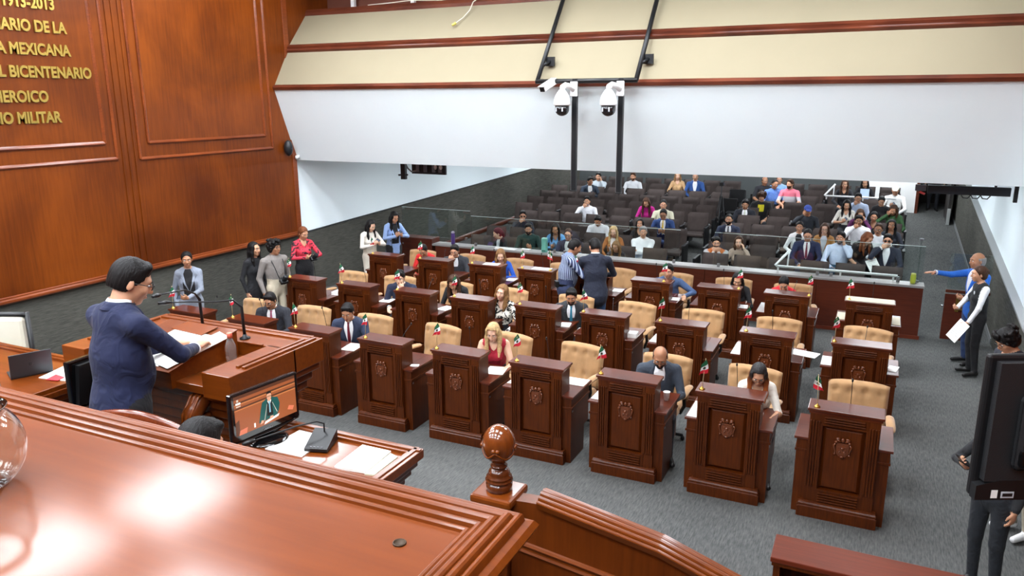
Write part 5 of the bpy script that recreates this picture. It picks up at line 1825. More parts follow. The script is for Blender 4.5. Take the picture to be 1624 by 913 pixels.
def cloth(rgb, rough=.85):
    m = mat('cloth_%d_%d_%d' % rgb, rgb, rough, var=.07, scale=9, bump=.55, sheen=.04)
    for n in m.node_tree.nodes:
        if n.type == 'BUMP':
            n.inputs['Distance'].default_value = .03
        if n.type == 'TEX_NOISE':
            n.inputs['Distortion'].default_value = 1.2
            n.inputs['Detail'].default_value = 2
    return m
SHOEM = mat('shoe_black', (22, 20, 20), .35)

# ------------------------------------------------------------------ shared pieces in the head frame (metres, unit scale)
def hair_mesh(style):
    f = Field()
    cut = None
    big = {'curly': .020, 'long': .010, 'wavy': .013, 'bob': .012}.get(style, .007)
    f.ell(V3(0, .018, .036), V3(.074 + big, .093 + big, .086 + big), None, 0, .02)
    f.ell(V3(0, .050, -.020), V3(.066 + big, .058 + big, .072 + big * .6), None, 0, .03)
    def plane(X, A=(-.088, .068), B=(.018, -.060)):
        dy, dz = B[0] - A[0], B[1] - A[1]
        n = unit(V3(0, dz, -dy))
        if n[1] > 0:
            n = -n
        return (X[..., 1] - A[0]) * n[1] + (X[..., 2] - A[1]) * n[2]
    if style == 'short':
        f.cone(V3(-.045, -.046, .096), V3(.045, -.050, .098), .018, .020, 0, .03)
        cut = lambda X: plane(X, (-.080, .088), (.002, -.045)) + .004 * np.sin(X[..., 0] * 210) + .003 * np.sin(X[..., 0] * 90 + X[..., 2] * 120)
        c0 = cut
        cut = lambda X: np.maximum(c0(X), -.052 - X[..., 2] + .004 * np.sin(X[..., 0] * 130))
    elif style == 'crop':
        cut = lambda X: plane(X, (-.066, .094), (.010, -.045)) + .003 * np.sin(X[..., 0] * 180)
        c1 = cut
        cut = lambda X: np.maximum(c1(X), -.052 - X[..., 2])
    elif style == 'fringe':
        cut = lambda X: np.maximum(plane(X, (-.02, .03), (.018, -.06)), X[..., 2] - .045)
    elif style == 'bun':
        f.ell(V3(0, .108, .030), V3(.038, .032, .036), None, 0, .02)
        cut = lambda X: plane(X, (-.072, .090), (.016, -.060))
    elif style == 'tail':
        f.cone(V3(0, .10, .02), V3(0, .125, -.09), .030, .026, 0, .02)
        f.cone(V3(0, .125, -.09), V3(0, .105, -.22), .026, .012, 0, .02)
        cut = lambda X: np.where(X[..., 2] > -.07, plane(X, (-.072, .090), (.016, -.060)), -1)
    elif style in ('long', 'wavy'):
        for q in (-1, 1):
            f.cone(V3(q * .066, -.030, .050), V3(q * .080, -.012, -.06), .022, .026, 0, .03)
            f.cone(V3(q * .080, -.012, -.06), V3(q * .084, -.022, -.19), .027, .030 if style == 'wavy' else .024, 0, .03)
            f.cone(V3(q * .084, -.022, -.19), V3(q * .080, -.045, -.27), .026, .012, 0, .03)
            f.cone(V3(q * .06, .06, -.05), V3(q * .07, .075, -.25), .040, .030, 0, .03)
            if style == 'wavy':
                for z in (-.06, -.12, -.18):
                    f.ell(V3(q * .098, .0 + .02 * math.sin(z * 60), z), V3(.022, .026, .026), None, 0, .02)
        f.cone(V3(0, .075, -.04), V3(0, .085, -.24), .055, .040, 0, .03)
        def cut(X):
            face = np.maximum(np.abs(X[..., 0]) - .056 - .02 * np.minimum(0, X[..., 2] - .03), np.maximum(X[..., 1] + .02, X[..., 2] - .086 + 4.0 * X[..., 0] ** 2))
            below = np.maximum(np.abs(X[..., 0]) - .055, np.maximum(X[..., 1] - .03, X[..., 2] + .06))
            return np.maximum(-np.maximum(face, -1), -below) * 1.0
    elif style == 'bob':
        for q in (-1, 1):
            f.cone(V3(q * .066, -.030, .050), V3(q * .084, -.015, -.08), .022, .030, 0, .03)
            f.cone(V3(q * .084, -.015, -.08), V3(q * .078, -.022, -.15), .030, .020, 0, .03)
        f.cone(V3(0, .06, -.04), V3(0, .062, -.13), .06, .05, 0, .03)
        def cut(X):
            face = np.maximum(np.abs(X[..., 0]) - .057, np.maximum(X[..., 1] + .02, X[..., 2] - .084 + 4.0 * X[..., 0] ** 2))
            return -face
    elif style == 'curly':
        rnd = random.Random(5)
        for k in range(60):
            a, z = rnd.uniform(0, 2 * PI), rnd.uniform(-.06, .115)
            rr = math.sqrt(max(.04, 1 - ((z - .04) / .125) ** 2))
            f.ell(V3(.098 * rr * math.cos(a), .018 + .116 * rr * math.sin(a), z + .012), V3(.022, .022, .022), None, 0, .008)
        cut = lambda X: plane(X, (-.100, .060), (.020, -.085))
    elif style == 'cap':
        f.p = []
        f.ell(V3(0, .012, .045), V3(.084, .104, .084), None, 0, .02)
        f.cone(V3(-.04, -.10, .055), V3(.04, -.10, .055), .014, .014, 0, .02)
        f.ell(V3(0, -.125, .050), V3(.062, .05, .009), None, 0, .02)
        cut = lambda X: .030 - X[..., 2]
    v, fc, fm = f.mesh(.0075, .0075, (), cut)
    if style in ('long', 'wavy', 'bob', 'short', 'bun', 'crop', 'tail'):
        # combed ripple
        ang = np.arctan2(v[:, 0], v[:, 1])
        amp = .0016 if style != 'wavy' else .004
        n = v - V3(0, .02, 0)
        n /= np.linalg.norm(n, axis=1, keepdims=True)
        v = v + n * (amp * np.sin(ang * (34 if style != 'wavy' else 16) + v[:, 2] * (60 if style == 'wavy' else 20)))[:, None]
    return np_mesh('hair_' + style, v, fc, None, [HAIRC['black']])
def beard_mesh():
    f = Field()
    f.ell(V3(0, -.028, -.034), V3(.062, .066, .079), None, 0, .02)
    f.ell(V3(0, -.060, -.092), V3(.030, .027, .024), None, 0, .022)
    f.cone(V3(-.018, -.094, -.047), V3(.018, -.094, -.047), .008, .008, 0, .01)
    def cut(X):
        lips = np.sqrt((X[..., 0] / .020) ** 2 + ((X[..., 2] + .060) / .0085) ** 2) - 1
        up = np.where(np.abs(X[..., 0]) < .034, X[..., 2] + .040, X[..., 2] + .030 - (np.abs(X[..., 0]) - .034) * 1.2)
        return np.maximum(np.maximum(up, X[..., 1] - .0), np.where(X[..., 1] < -.05, -lips * .01, -1))
    v, fc, fm = f.mesh(.006, .006, (), cut)
    return np_mesh('beard', v, fc, None, [HAIRC['black']])
def moustache_mesh():
    m = MB()
    for q in (-1, 1):
        m.tube([(0, -.100, -.046), (q * .014, -.097, -.048), (q * .028, -.086, -.054)], [.006, .0065, .003], 8)
    return m.mesh('moustache', HAIRC['black'])
EYEW = mat('eye_white', (232, 228, 222), .2)
EYED = mat('eye_iris', (38, 24, 16), .15)
def eye_mesh():
    m = MB()
    m.sphere((0, 0, 0), (.0135, .008, .0075), 12, 8, 0)
    m.sphere((0, -.0045, 0), (.0055, .0042, .0058), 10, 6, 1)
    return m.mesh('eye', [EYEW, EYED])
def brow_mesh(q):
    m = MB()
    m.tube([(q * .013, -.0925, .0255), (q * .028, -.092, .0305), (q * .046, -.081, .026)], [.0032, .0038, .002], 6)
    return m.mesh('eyebrow', HAIRC['black'])
def mouth_mesh():
    m = MB()
    m.tube([(-.022, -.0845, -.0602), (-.010, -.0925, -.0575), (0, -.0938, -.0585), (.010, -.0925, -.0575), (.022, -.0845, -.0602)], [.0015, .0032, .003, .0032, .0015], 6)
    m.tube([(-.020, -.0845, -.0612), (0, -.0935, -.0645), (.020, -.0845, -.0612)], [.0015, .0042, .0015], 6)
    return m.mesh('lips', mat('lip_tone', (172, 100, 88), .4))
def glasses_mesh():
    m = MB()
    for q in (-1, 1):
        pts = [(q * .032 + .023 * math.cos(a), -.108 + .010 * abs(q * .032 + .023 * math.cos(a)) / .05, .004 + .016 * math.sin(a)) for a in [2 * PI * k / 14 for k in range(14)]]
        m.tube(pts, .0024, 5, 0, True)
        m.tube([(q * .055, -.098, .010), (q * .076, -.05, .010), (q * .080, .012, .004)], .0022, 5)
    m.tube([(-.010, -.110, .008), (0, -.113, .011), (.010, -.110, .008)], .0022, 5)
    return m.mesh('glasses', BLACK)
HAIR = {k: hair_mesh(k) for k in ('short', 'crop', 'fringe', 'bun', 'tail', 'long', 'wavy', 'bob', 'curly', 'cap')}
BEARD, MOUST, EYE, BROWS, MOUTH, GLASSES = beard_mesh(), moustache_mesh(), eye_mesh(), [brow_mesh(-1), brow_mesh(1)], mouth_mesh(), glasses_mesh()

# shirt front, lapels, tie and collar conform to the chest; made once per sex in the chest frame (origin at the neck base)
def chest_field(fem):
    f = Field()
    X, Yb = V3(1, 0, 0), V3(0, 1, 0)
    sw = .150 if fem else .184
    at = lambda x, y, z: V3(x, y - .012, z - .49)
    f.cone(at(0, 0, -.02), at(0, 0, .10), .155, .140, 0, .03, (Yb, 1.38))
    f.cone(at(0, 0, .10), at(0, .0, .24), (.128 if fem else .140), (.136 if fem else .152), 0, .04, (Yb, 1.35))
    f.cone(at(0, .0, .24), at(0, .0, .37), (.140 if fem else .156), (.128 if fem else .150), 0, .05, (Yb, 1.32))
    f.cone(at(-sw * .72, .01, .425), at(sw * .72, .01, .425), .062, .062, 0, .06)
    f.cone(at(-sw * .35, .02, .455), at(sw * .35, .02, .455), .055, .055, 0, .05)
    if fem:
        for q in (-1, 1):
            f.ell(at(q * .062, -.085, .285), V3(.056, .05, .056), None, 0, .05)
    f.cone(V3(0, 0, -.03), V3(0, -.03, .08), .050 if fem else .058, .046 if fem else .053, 0, .022)
    return f
def sd(f, P):
    F = np.full(len(P), 9.)
    for p in f.p:
        d = Field.dist(p, P)
        k = p[7]
        h = np.maximum(k - np.abs(F - d), 0) / k
        F = np.minimum(F, d) - h * h * k * .25
    return F
def patch(f, left, right, off, nu=10, nv=14, name='patch', m=None, thick=.004):
    """strip between two outlines [(x,z)...] draped on the chest front"""
    def lerp(L, t):
        q = t * (len(L) - 1)
        i = min(int(q), len(L) - 2)
        return V3(*L[i]) * (1 - (q - i)) + V3(*L[i + 1]) * (q - i)
    pts = []
    for j in range(nv + 1):
        a, b = lerp(left, j / nv), lerp(right, j / nv)
        for i in range(nu + 1):
            c = a + (b - a) * i / nu
            pts.append((c[0], -.30, c[1]))
    P = np.array(pts)
    for _ in range(40):
        d = sd(f, P)
        P[:, 1] += np.clip(d * .8, -.02, .05)
        P[:, 1] = np.minimum(P[:, 1], .05)
    P[:, 1] -= off
    w = nu + 1
    mb = MB()
    n = len(P)
    fs = [(j * w + i, j * w + i + 1, (j + 1) * w + i + 1, (j + 1) * w + i) for j in range(nv) for i in range(nu)]
    Q = P + V3(0, thick + .004, 0)
    rim = [i for i in range(w)] + [j * w + nu for j in range(1, nv + 1)] + [nv * w + i for i in range(nu - 1, -1, -1)] + [j * w for j in range(nv - 1, 0, -1)]
    fs += [tuple(i + n for i in f_[::-1]) for f_ in fs] + [(rim[k], rim[(k + 1) % len(rim)], rim[(k + 1) % len(rim)] + n, rim[k] + n) for k in range(len(rim))]
    mb.add([tuple(p) for p in P] + [tuple(p) for p in Q], fs, 0, True)
    return mb.mesh(name, m or WHITEP)
PIECES = {}
for fem in (False, True):
    cf = chest_field(fem)
    d = {}
    d['shirt_front'] = patch(cf, [(-.046, .012), (-.062, -.05), (-.060, -.10), (-.036, -.22), (-.008, -.32)], [(.046, .012), (.062, -.05), (.060, -.10), (.036, -.22), (.008, -.32)], .004)
    d['open_shirt'] = patch(cf, [(-.04, .0), (-.075, -.08), (-.085, -.2), (-.08, -.42)], [(.04, .0), (.075, -.08), (.085, -.2), (.08, -.42)], .004)
    d['bib'] = patch(cf, [(-.07, -.05), (-.075, -.09), (-.07, -.2), (-.06, -.22)], [(.07, -.05), (.075, -.09), (.07, -.2), (.06, -.22)], .005)
    d['neckline'] = patch(cf, [(-.058, .010), (-.052, -.03), (-.028, -.08), (-.002, -.105)], [(.058, .010), (.052, -.03), (.028, -.08), (.002, -.105)], .003)
    d['tie'] = patch(cf, [(-.017, .0), (-.011, -.022), (-.019, -.15), (-.022, -.26), (-.003, -.30)], [(.017, .0), (.011, -.022), (.019, -.15), (.022, -.26), (.003, -.30)], .009, 4)
    for q, nm in ((-1, 'lapel'), (1, 'lapel2')):
        a = [(q * .060, .020), (q * .070, -.05), (q * .064, -.10), (q * .038, -.22), (q * .006, -.33)]
        b = [(q * .072, .020), (q * .108, -.06), (q * .112, -.11), (q * .060, -.22), (q * .012, -.33)]
        d[nm] = patch(cf, a, b, .0075, 4)
    m = MB()
    def col(u, v):
        a = -PI / 2 + .16 + (2 * PI - .32) * u
        rr = (.060 if not fem else .053) + .009 * (1 - v)
        front = max(0, -math.sin(a))
        return (rr * 1.02 * math.cos(a), rr * math.sin(a) - .016 * v, .012 + .040 * v - .022 * front)
    m.grid(col, 24, 3, thick=(0, 0, .002))
    d['collar'] = m.mesh('collar', WHITEP)
    PIECES[fem] = d
CUFF = MB().lathe([(.036, -.012), (.038, .012), (.034, .012), (.032, -.012)], (0, 0, 0), 14).mesh('cuff', WHITEP)
PHONE = MB().box(-.036, .036, -.075, .075, -.004, .004, ch=.003).mesh('phone_body', BLACK)
PHS = MB().box(-.032, .032, -.069, .069, .0042, .0046).mesh('phone_screen', mat('phone_screen', (96, 110, 130), .1, emit=.4))

def hair_for(style, pitch):
    """long hair keeps hanging straight down when the head is bowed"""
    if style not in ('long', 'wavy', 'tail', 'bob'):
        return HAIR[style]
    q = max(-1, min(4, round(math.degrees(pitch) / 9)))
    if q == 0:
        return HAIR[style]
    if (style, q) not in HAIR:
        me = HAIR[style].copy()
        tp = math.tan(R(q * 9)) * .85
        for v in me.vertices:
            if v.co.z < -.03:
                v.co.y -= tp * (-.03 - v.co.z)
        HAIR[(style, q)] = me
    return HAIR[(style, q)]
PEOPLE = {}
def mkobj(name, me, parent, M4, m=None):
    o = bpy.data.objects.new(name, me)
    COL.objects.link(o)
    o.parent = parent
    o.matrix_local = M4
    if m is not None:
        for k, q in enumerate(m if isinstance(m, (list, tuple)) else [m]):
            o.material_slots[k].link = 'OBJECT'
            o.material_slots[k].material = q
    return o
def m4(Rm, t, s=1.0):
    M = Matrix.Identity(4)
    for i in range(3):
        for j in range(3):
            M[i][j] = Rm[i][j] * s
        M[i][3] = t[i]
    return M
def person(label, at_head=None, loc=None, rz=0, top=(40, 44, 60), low=(36, 38, 44), hair=('short', 'black'), tone=1, style='shirt', shirt=(236, 238, 240), tie=None, glasses=False, beard=False,
           shoes=None, sleeve=None, phone=None, group=None, mats=None, stache=False, floor=None, shades=False, detail=True, lapels=True, **sp):
    B = build_body(sp)
    HC, Rh, s = B['HC'], B['Rh'], B['s']
    if loc is None:
        h = rotz(R(rz)) @ HC
        loc = (at_head[0] - h[0], at_head[1] - h[1], (at_head[2] - h[2]) if floor is None else floor)
    t = empty('person', loc, R(rz), label, 'person', group)
    tm = mats.get('top') if mats and 'top' in mats else cloth(top)
    lm = mats.get('low') if mats and 'low' in mats else cloth(low)
    sm = cloth(sleeve) if sleeve else tm
    sk = SKINM[tone]
    mkobj('body', B['mesh'], t, Matrix.Identity(4), [tm, sk, lm, shoes or SHOEM, sm])
    Mh = m4(Rh, HC, s)
    hs, hc = hair
    hm = HAIRC[hc] if isinstance(hc, str) else cloth(hc)
    if hs:
        mkobj('hair' if hs != 'cap' else 'cap', hair_for(hs, B['pitch']), t, Mh, hm)
    for q in (-1, 1):
        mkobj('eye', EYE, t, Mh @ Matrix.Translation((q * .031, -.0785, .006)))
        mkobj('eyebrow', BROWS[0 if q < 0 else 1], t, Mh, hm if hs not in ('cap',) and hc not in ('blonde', 'grey') else HAIRC['brown'])
    mkobj('lips', MOUTH, t, Mh)
    if beard:
        mkobj('beard', BEARD, t, Mh, hm if hc != 'grey' else HAIRC['grey'])
    if stache:
        mkobj('moustache', MOUST, t, Mh)
    if glasses or shades:
        g = mkobj('glasses', GLASSES, t, Mh)
        if shades:
            for q in (-1, 1):
                mkobj('dark_lens', EYE, g, Matrix.Translation((q * .032, -.104, .004)) @ Matrix.Diagonal((1.5, .4, 1.9, 1)), [BLACK, BLACK])
    P = PIECES[B['fem']]
    Mc = m4(B['Rc'], B['NB'], s)
    sh = cloth(shirt)
    if style == 'suit':
        mkobj('shirt_front', P['shirt_front'], t, Mc, sh)
        mkobj('collar', P['collar'], t, Mc, sh)
        mkobj('jacket_collar', P['collar'], t, Mc @ Matrix.Translation((0, .004, -.014)) @ Matrix.Diagonal((1.16, 1.16, 1.0, 1)), tm)
        if lapels:
            mkobj('lapel', P['lapel'], t, Mc, tm)
            mkobj('lapel', P['lapel2'], t, Mc, tm)
        if tie:
            mkobj('tie', P['tie'], t, Mc, cloth(tie, .5))
        for W, hd, hn in B['hands']:
            if sp.get('bare'):
                break
            z = hd
            x = unit(np.cross(z, V3(.3, .5, .81)))
            y = np.cross(z, x)
            mkobj('shirt_cuff', CUFF, t, m4(np.stack([x, y, z], 1), W - hd * .008, s * (.9 if B['fem'] else 1)), sh)
    elif style == 'open':
        mkobj('shirt_front', P['open_shirt'], t, Mc, sh)
        mkobj('lapel', P['lapel'], t, Mc, tm)
        mkobj('lapel', P['lapel2'], t, Mc, tm)
    elif style == 'shirt':
        mkobj('collar', P['collar'], t, Mc, tm if not mats else sh)
        if tie:
            mkobj('tie', P['tie'], t, Mc, cloth(tie, .5))
    elif style == 'vneck':
        mkobj('neckline', P['neckline'], t, Mc, sk)
    elif style == 'vest':
        mkobj('collar', P['collar'], t, Mc, sh)
        mkobj('shirt_front', P['shirt_front'], t, Mc, sh)
    elif style == 'print':
        mkobj('chest_print', P['bib'], t, Mc, sh)
    if phone:
        W, hd, hn = B['hands'][phone - 1]
        Rz_ = rotz(R(rz))
        c = W + hd * .085 * s + hn * .028 * s
        zc = Rz_ @ (-unit(hn))
        yc = Rz_ @ hd
        xc = np.cross(yc, zc)
        M = m4(np.stack([xc, yc, zc], 1), np.array(loc) + Rz_ @ c)
        p = link('smartphone', None)
        p.matrix_world = M
        tag(p, 'dark smartphone held by the ' + ' '.join(label.split(' with')[0].split(',')[0].split()[:9]), 'phone', 'smartphones in hands')
        link('case', PHONE, p)
        link('screen', PHS, p)
    PEOPLE[label] = (t, B)
    return t, B
# ================================================================== THE PEOPLE
STRIPE = None
def stripes(name, base, line, scale, axis='X'):
    m, N, L, b = new_mat(name)
    tc = N.new('ShaderNodeTexCoord')
    w = N.new('ShaderNodeTexWave')
    w.wave_type = 'BANDS'
    w.bands_direction = axis
    w.inputs['Scale'].default_value = scale
    w.inputs['Distortion'].default_value = 0
    L.new(tc.outputs['Object'], w.inputs['Vector'])
    r = N.new('ShaderNodeValToRGB')
    r.color_ramp.interpolation = 'CONSTANT'
    r.color_ramp.elements[0].color = (*s2l(base), 1)
    r.color_ramp.elements[1].position = .62
    r.color_ramp.elements[1].color = (*s2l(line), 1)
    L.new(w.outputs['Fac'], r.inputs['Fac'])
    L.new(r.outputs['Color'], b.inputs['Base Color'])
    b.inputs['Roughness'].default_value = .85
    return m
def blotch(name, base, spot, scale, pos=.5):
    m, N, L, b = new_mat(name)
    tc = N.new('ShaderNodeTexCoord')
    w = N.new('ShaderNodeTexNoise')
    w.inputs['Scale'].default_value = scale
    w.inputs['Detail'].default_value = 1.5
    w.inputs['Distortion'].default_value = 1.6
    L.new(tc.outputs['Object'], w.inputs['Vector'])
    r = N.new('ShaderNodeValToRGB')
    r.color_ramp.interpolation = 'CONSTANT'
    r.color_ramp.elements[0].color = (*s2l(base), 1)
    r.color_ramp.elements[1].position = pos
    r.color_ramp.elements[1].color = (*s2l(spot), 1)
    L.new(w.outputs['Fac'], r.inputs['Fac'])
    L.new(r.outputs['Color'], b.inputs['Base Color'])
    b.inputs['Roughness'].default_value = .8
    return m
def round_stripes(name, base, line, n):
    """stripes that run down the trunk, spaced by the angle around it"""
    m, N, L, b = new_mat(name)
    tc, sx, at_, mu, si, gt, mx = [N.new(q) for q in ('ShaderNodeTexCoord', 'ShaderNodeSeparateXYZ', 'ShaderNodeMath', 'ShaderNodeMath', 'ShaderNodeMath', 'ShaderNodeMath', 'ShaderNodeMix')]
    at_.operation, mu.operation, si.operation, gt.operation = 'ARCTAN2', 'MULTIPLY', 'SINE', 'GREATER_THAN'
    mu.inputs[1].default_value = n
    gt.inputs[1].default_value = .35
    mx.data_type = 'RGBA'
    mx.inputs[6].default_value = (*s2l(base), 1)
    mx.inputs[7].default_value = (*s2l(line), 1)
    L.new(tc.outputs['Object'], sx.inputs[0])
    L.new(sx.outputs['X'], at_.inputs[0])
    L.new(sx.outputs['Y'], at_.inputs[1])
    L.new(at_.outputs[0], mu.inputs[0])
    L.new(mu.outputs[0], si.inputs[0])
    L.new(si.outputs[0], gt.inputs[0])
    L.new(gt.outputs[0], mx.inputs[0])
    L.new(mx.outputs[2], b.inputs['Base Color'])
    b.inputs['Roughness'].default_value = .85
    return m
STRIPED = round_stripes('striped_shirt', (38, 52, 92), (176, 190, 214), 38)
ANIMAL = blotch('animal_print', (226, 222, 210), (28, 26, 26), 16, .5)
FLORAL = blotch('floral_print', (206, 52, 72), (40, 22, 30), 11, .56)
SNAKE = blotch('dark_leather_print', (34, 32, 36), (92, 86, 92), 30, .58)
POLO = stripes('pink_grey_polo', (232, 120, 140), (196, 194, 200), .62, 'Z')
MAIN = (.016, .008)

# --- the speaker at the lectern
sp_t, sp_b = person('speaker in dark blue suit and glasses reading at the lectern', at_head=(-3.612, 2.775, 2.935), floor=PZ, rz=172, top=(14, 24, 60), low=(18, 18, 22), hair=('short', 'black'), tone=1, style='suit', shirt=(240, 242, 246),
       tie=(60, 80, 120), glasses=True, sex='m', post='stand', coat=.19, s=1.035, bulk=1.08, lean=7, head=(-26, 22, 0), handR=((-.06, -.42, 1.115), (-1, .3, -.5), (.55, -1, .12), (0, 0, -1), .35), handL=((.16, -.38, 1.10), (.35, .5, -1), (-.3, -1, .1), (0, 0, -1), .35), res=(.011, .0065))
# --- people along the left wall
person('standing woman in grey trouser suit and black top by the wainscot', loc=(-9.314, 8.135, 0.000), rz=44, top=(134, 142, 156), low=(140, 148, 160), hair=('bun', 'black'), tone=2, style='open', shirt=(22, 22, 24), sex='f', post='stand', coat=True, s=1.04, lean=0, head=(4, 4, 0),
       handR='side', handL=((-.02, -.24, 1.02), (1, .3, -.5), (-.8, -.5, .2), (-.3, .6, .3), .8), phone=2, res=MAIN)
person('standing woman in black trouser suit with very long black hair', loc=(-9.096, 9.274, 0.000), rz=84, top=(26, 27, 31), low=(26, 27, 31), hair=('long', 'black'), tone=1, style='none', sex='f', post='stand', coat=True, s=1.02, lean=0, head=(8, 0, 0), handR='side', handL='side', phone=1, res=MAIN)
person('standing photographer with curly black hair, grey shirt and beige trousers', loc=(-8.717, 9.334, 0.000), rz=74, top=(132, 126, 122), low=(196, 186, 164), hair=('curly', 'black'), tone=2, style='shirt', glasses=True, sex='m', post='stand', s=1.0, lean=0, head=(12, 0, 0), handR='side', handL='side', res=MAIN)
person('standing woman in red and black floral blouse holding a camera', loc=(-9.393, 10.816, 0.000), rz=58, top=(206, 52, 72), low=(24, 24, 28), hair=('tail', 'auburn'), tone=1, style='vneck', mats={'top': FLORAL}, sex='f', post='stand', s=1.03, lean=0, head=(16, 22, 0),
       handR=((-.04, -.27, 1.14), (-1, .2, -.6), (.5, -.8, .2), (.6, .5, .3), .8), handL=((.10, -.28, 1.13), (1, .2, -.6), (-.3, -.9, .2), (-.6, .5, .3), .8), res=MAIN)
person('standing woman in cream blouse and trousers with long dark hair', loc=(-8.986, 12.291, 0.000), rz=66, top=(214, 208, 198), low=(216, 208, 192), hair=('long', 'black'), tone=0, style='shirt', sex='f', post='stand', s=1.0, lean=2, head=(8, 26, 0), handR='phone', handL='phone', phone=1, res=MAIN)
person('standing woman in light blue blazer over black dress', loc=(-9.002, 13.150, 0.000), rz=58, top=(150, 178, 226), low=(22, 22, 26), hair=('long', 'black'), tone=1, style='open', shirt=(22, 22, 26), sex='f', post='stand', coat=True, s=1.03, lean=2, head=(4, 26, 0), handR='phone', handL='phone', phone=1, bare='', res=MAIN)
# --- two men conferring in the back row
person('standing man in blue striped shirt with belt pouch', loc=(-4.366, 11.120, 0.000), rz=128, top=(38, 52, 92), low=(40, 50, 82), hair=('crop', 'black'), tone=2, style='shirt', mats={'top': STRIPED}, shirt=(120, 140, 180), sex='m', post='stand', s=1.03, bulk=1.12, lean=8, head=(0, 22, 0),
       handR=((-.10, -.40, 1.10), (-1, .5, -.4), (.2, -1, 0), (0, 0, -1), .5), handL=((.14, -.36, 1.06), (1, .4, -.6), (-.2, -1, 0), (0, 0, -1), .5), res=MAIN)
person('standing man in navy jacket and jeans seen from behind', loc=(-3.855, 11.100, 0.000), rz=205, top=(26, 32, 50), low=(48, 78, 116), hair=('short', 'black'), tone=1, style='suit', shirt=(220, 226, 236), sex='m', post='stand', coat=True, s=1.05, bulk=1.1, lean=8, head=(14, 24, 0),
       handR=((-.16, -.36, 1.06), (-1, .4, -.6), (.3, -1, 0), (0, 0, -1), .5), handL=((.12, -.38, 1.10), (1, .4, -.6), (-.3, -1, 0), (0, 0, -1), .5), res=MAIN)
# --- people by the right wall
person('bald man in bright blue blazer and jeans pointing with outstretched arm', loc=(1.43, 12.72, 0), rz=-66, top=(36, 104, 200), low=(40, 58, 96), hair=('fringe', 'grey'), tone=2, style='suit', shirt=(226, 228, 232), sex='m', post='stand', coat=True, s=1.0, lean=0, head=(0, 4, 0), lapels=True,
       handR=((-.20, -.58, 1.36), (-.3, .3, -1), (.1, -1, .05), (0, 0, -1), .12), handL=((.10, -.20, 1.02), (1, .3, -.5), (-.5, -.8, .2), (-.4, .5, .4), .8), res=MAIN)
person('woman in black vest and white sleeves holding printed sheets', loc=(1.44, 12.22, 0), rz=-74, top=(24, 25, 28), sleeve=(232, 234, 238), low=(24, 24, 27), hair=('bun', 'brown'), tone=1, style='none', sex='f', post='stand', s=.99, lean=2, head=(-6, 4, 0),
       handR=((-.10, -.26, 1.02), (-1, .3, -.5), (.5, -.8, .2), (.4, .5, .4), .8), handL=((.19, -.22, .80), (1, .4, -.4), (-.1, -.6, -.6), (-.8, 0, .2), .8), res=MAIN)
person('curly haired man in dark top standing near the right wall', loc=(1.40, 8.75, 0), rz=-60, top=(38, 42, 52), low=(40, 42, 48), hair=('curly', 'black'), tone=1, style='vneck', glasses=True, sex='m', post='stand', s=.98, lean=4, head=(0, 30, 0), handR='side', handL='side', res=MAIN)
person('person in black leggings standing behind the large television', loc=(1.06, 6.55, 0), rz=-40, top=(30, 31, 34), low=(24, 28, 34), hair=('tail', 'black'), tone=1, style='none', sex='f', post='stand', s=.98, lean=2, head=(0, 24, 0), handR=((-.10, -.26, 1.18), (-1, .4, -.5), (-.2, -.8, .5), (.4, .5, .3), .8), handL='side', phone=1, res=MAIN)
person('person in khaki trousers and white trainers seated by the right wall', loc=(1.44, 7.62, 0), rz=-60, top=(60, 64, 70), low=(156, 148, 130), hair=('short', 'black'), tone=2, style='shirt', sex='m', post='stand', s=1.0, lean=6, head=(0, 10, 0), shoes=mat('white_trainers', (236, 236, 236), .5), handR='side', handL='side', res=(.018, .010))
# --- at the secretaries' desks
person('seated person with black hair below the presiding desk', at_head=(-2.56, 2.20, 2.42), rz=178, top=(40, 42, 50), low=(30, 32, 38), hair=('short', 'black'), tone=1, style='shirt', sex='m', post='sit', lean=12, head=(0, 22, 0), handR='desk', handL='desk', res=MAIN)
person('person in white shirt working behind the open laptop', loc=(-6.46, 3.30, PZ - .06), rz=34, top=(226, 234, 246), low=(40, 44, 54), hair=('short', 'black'), tone=1, style='shirt', sex='m', post='sit', lean=16, head=(0, 22, 0), handR='desk', handL=((.42, -.52, .86), (1, .3, -.3), (-.1, -1, -.05), (0, 0, -1), .25), res=(.014, .007))

# --- deputies at their desks
DEP = 'deputies seated at their desks'
def dep(label, hd, **k):
    k.setdefault('lean', 14)
    k.setdefault('res', MAIN)
    k.setdefault('handR', 'desk')
    k.setdefault('handL', 'desk')
    return person(label, at_head=hd, group=DEP, post='sit', **k)
dep('bald bearded man with glasses in grey suit looking down at his desk', (-1.961, 7.837, 1.150), rz=18, top=(52, 60, 72), hair=('fringe', 'black'), tone=2, style='suit', glasses=True, beard=True, sex='m', bulk=1.12, head=(-4, 34, 0))
dep('woman with long ombre hair, glasses and white blouse looking down', (-0.913, 7.714, 1.150), rz=10, top=(238, 234, 222), hair=('long', 'ombre'), tone=1, style='vneck', glasses=True, sex='f', bare='fore', head=(-2, 36, 0))
dep('blonde woman in sleeveless crimson dress reading', (-3.992, 7.832, 1.170), rz=22, top=(164, 24, 48), hair=('long', 'blonde'), tone=0, style='vneck', sex='f', bare='all', head=(-10, 26, 0))
dep('man in navy suit with dark red tie reading in the front row', (-6.160, 7.866, 1.160), rz=24, top=(40, 50, 74), hair=('short', 'black'), tone=2, style='suit', tie=(104, 18, 36), sex='m', head=(-4, 24, 0))
dep('man with moustache and glasses in dark suit beside the lectern', (-7.567, 7.952, 1.140), rz=26, top=(34, 36, 44), hair=('short', 'black'), tone=2, style='suit', tie=(150, 60, 90), glasses=True, stache=True, sex='m', bulk=1.08, head=(-8, 22, 0))
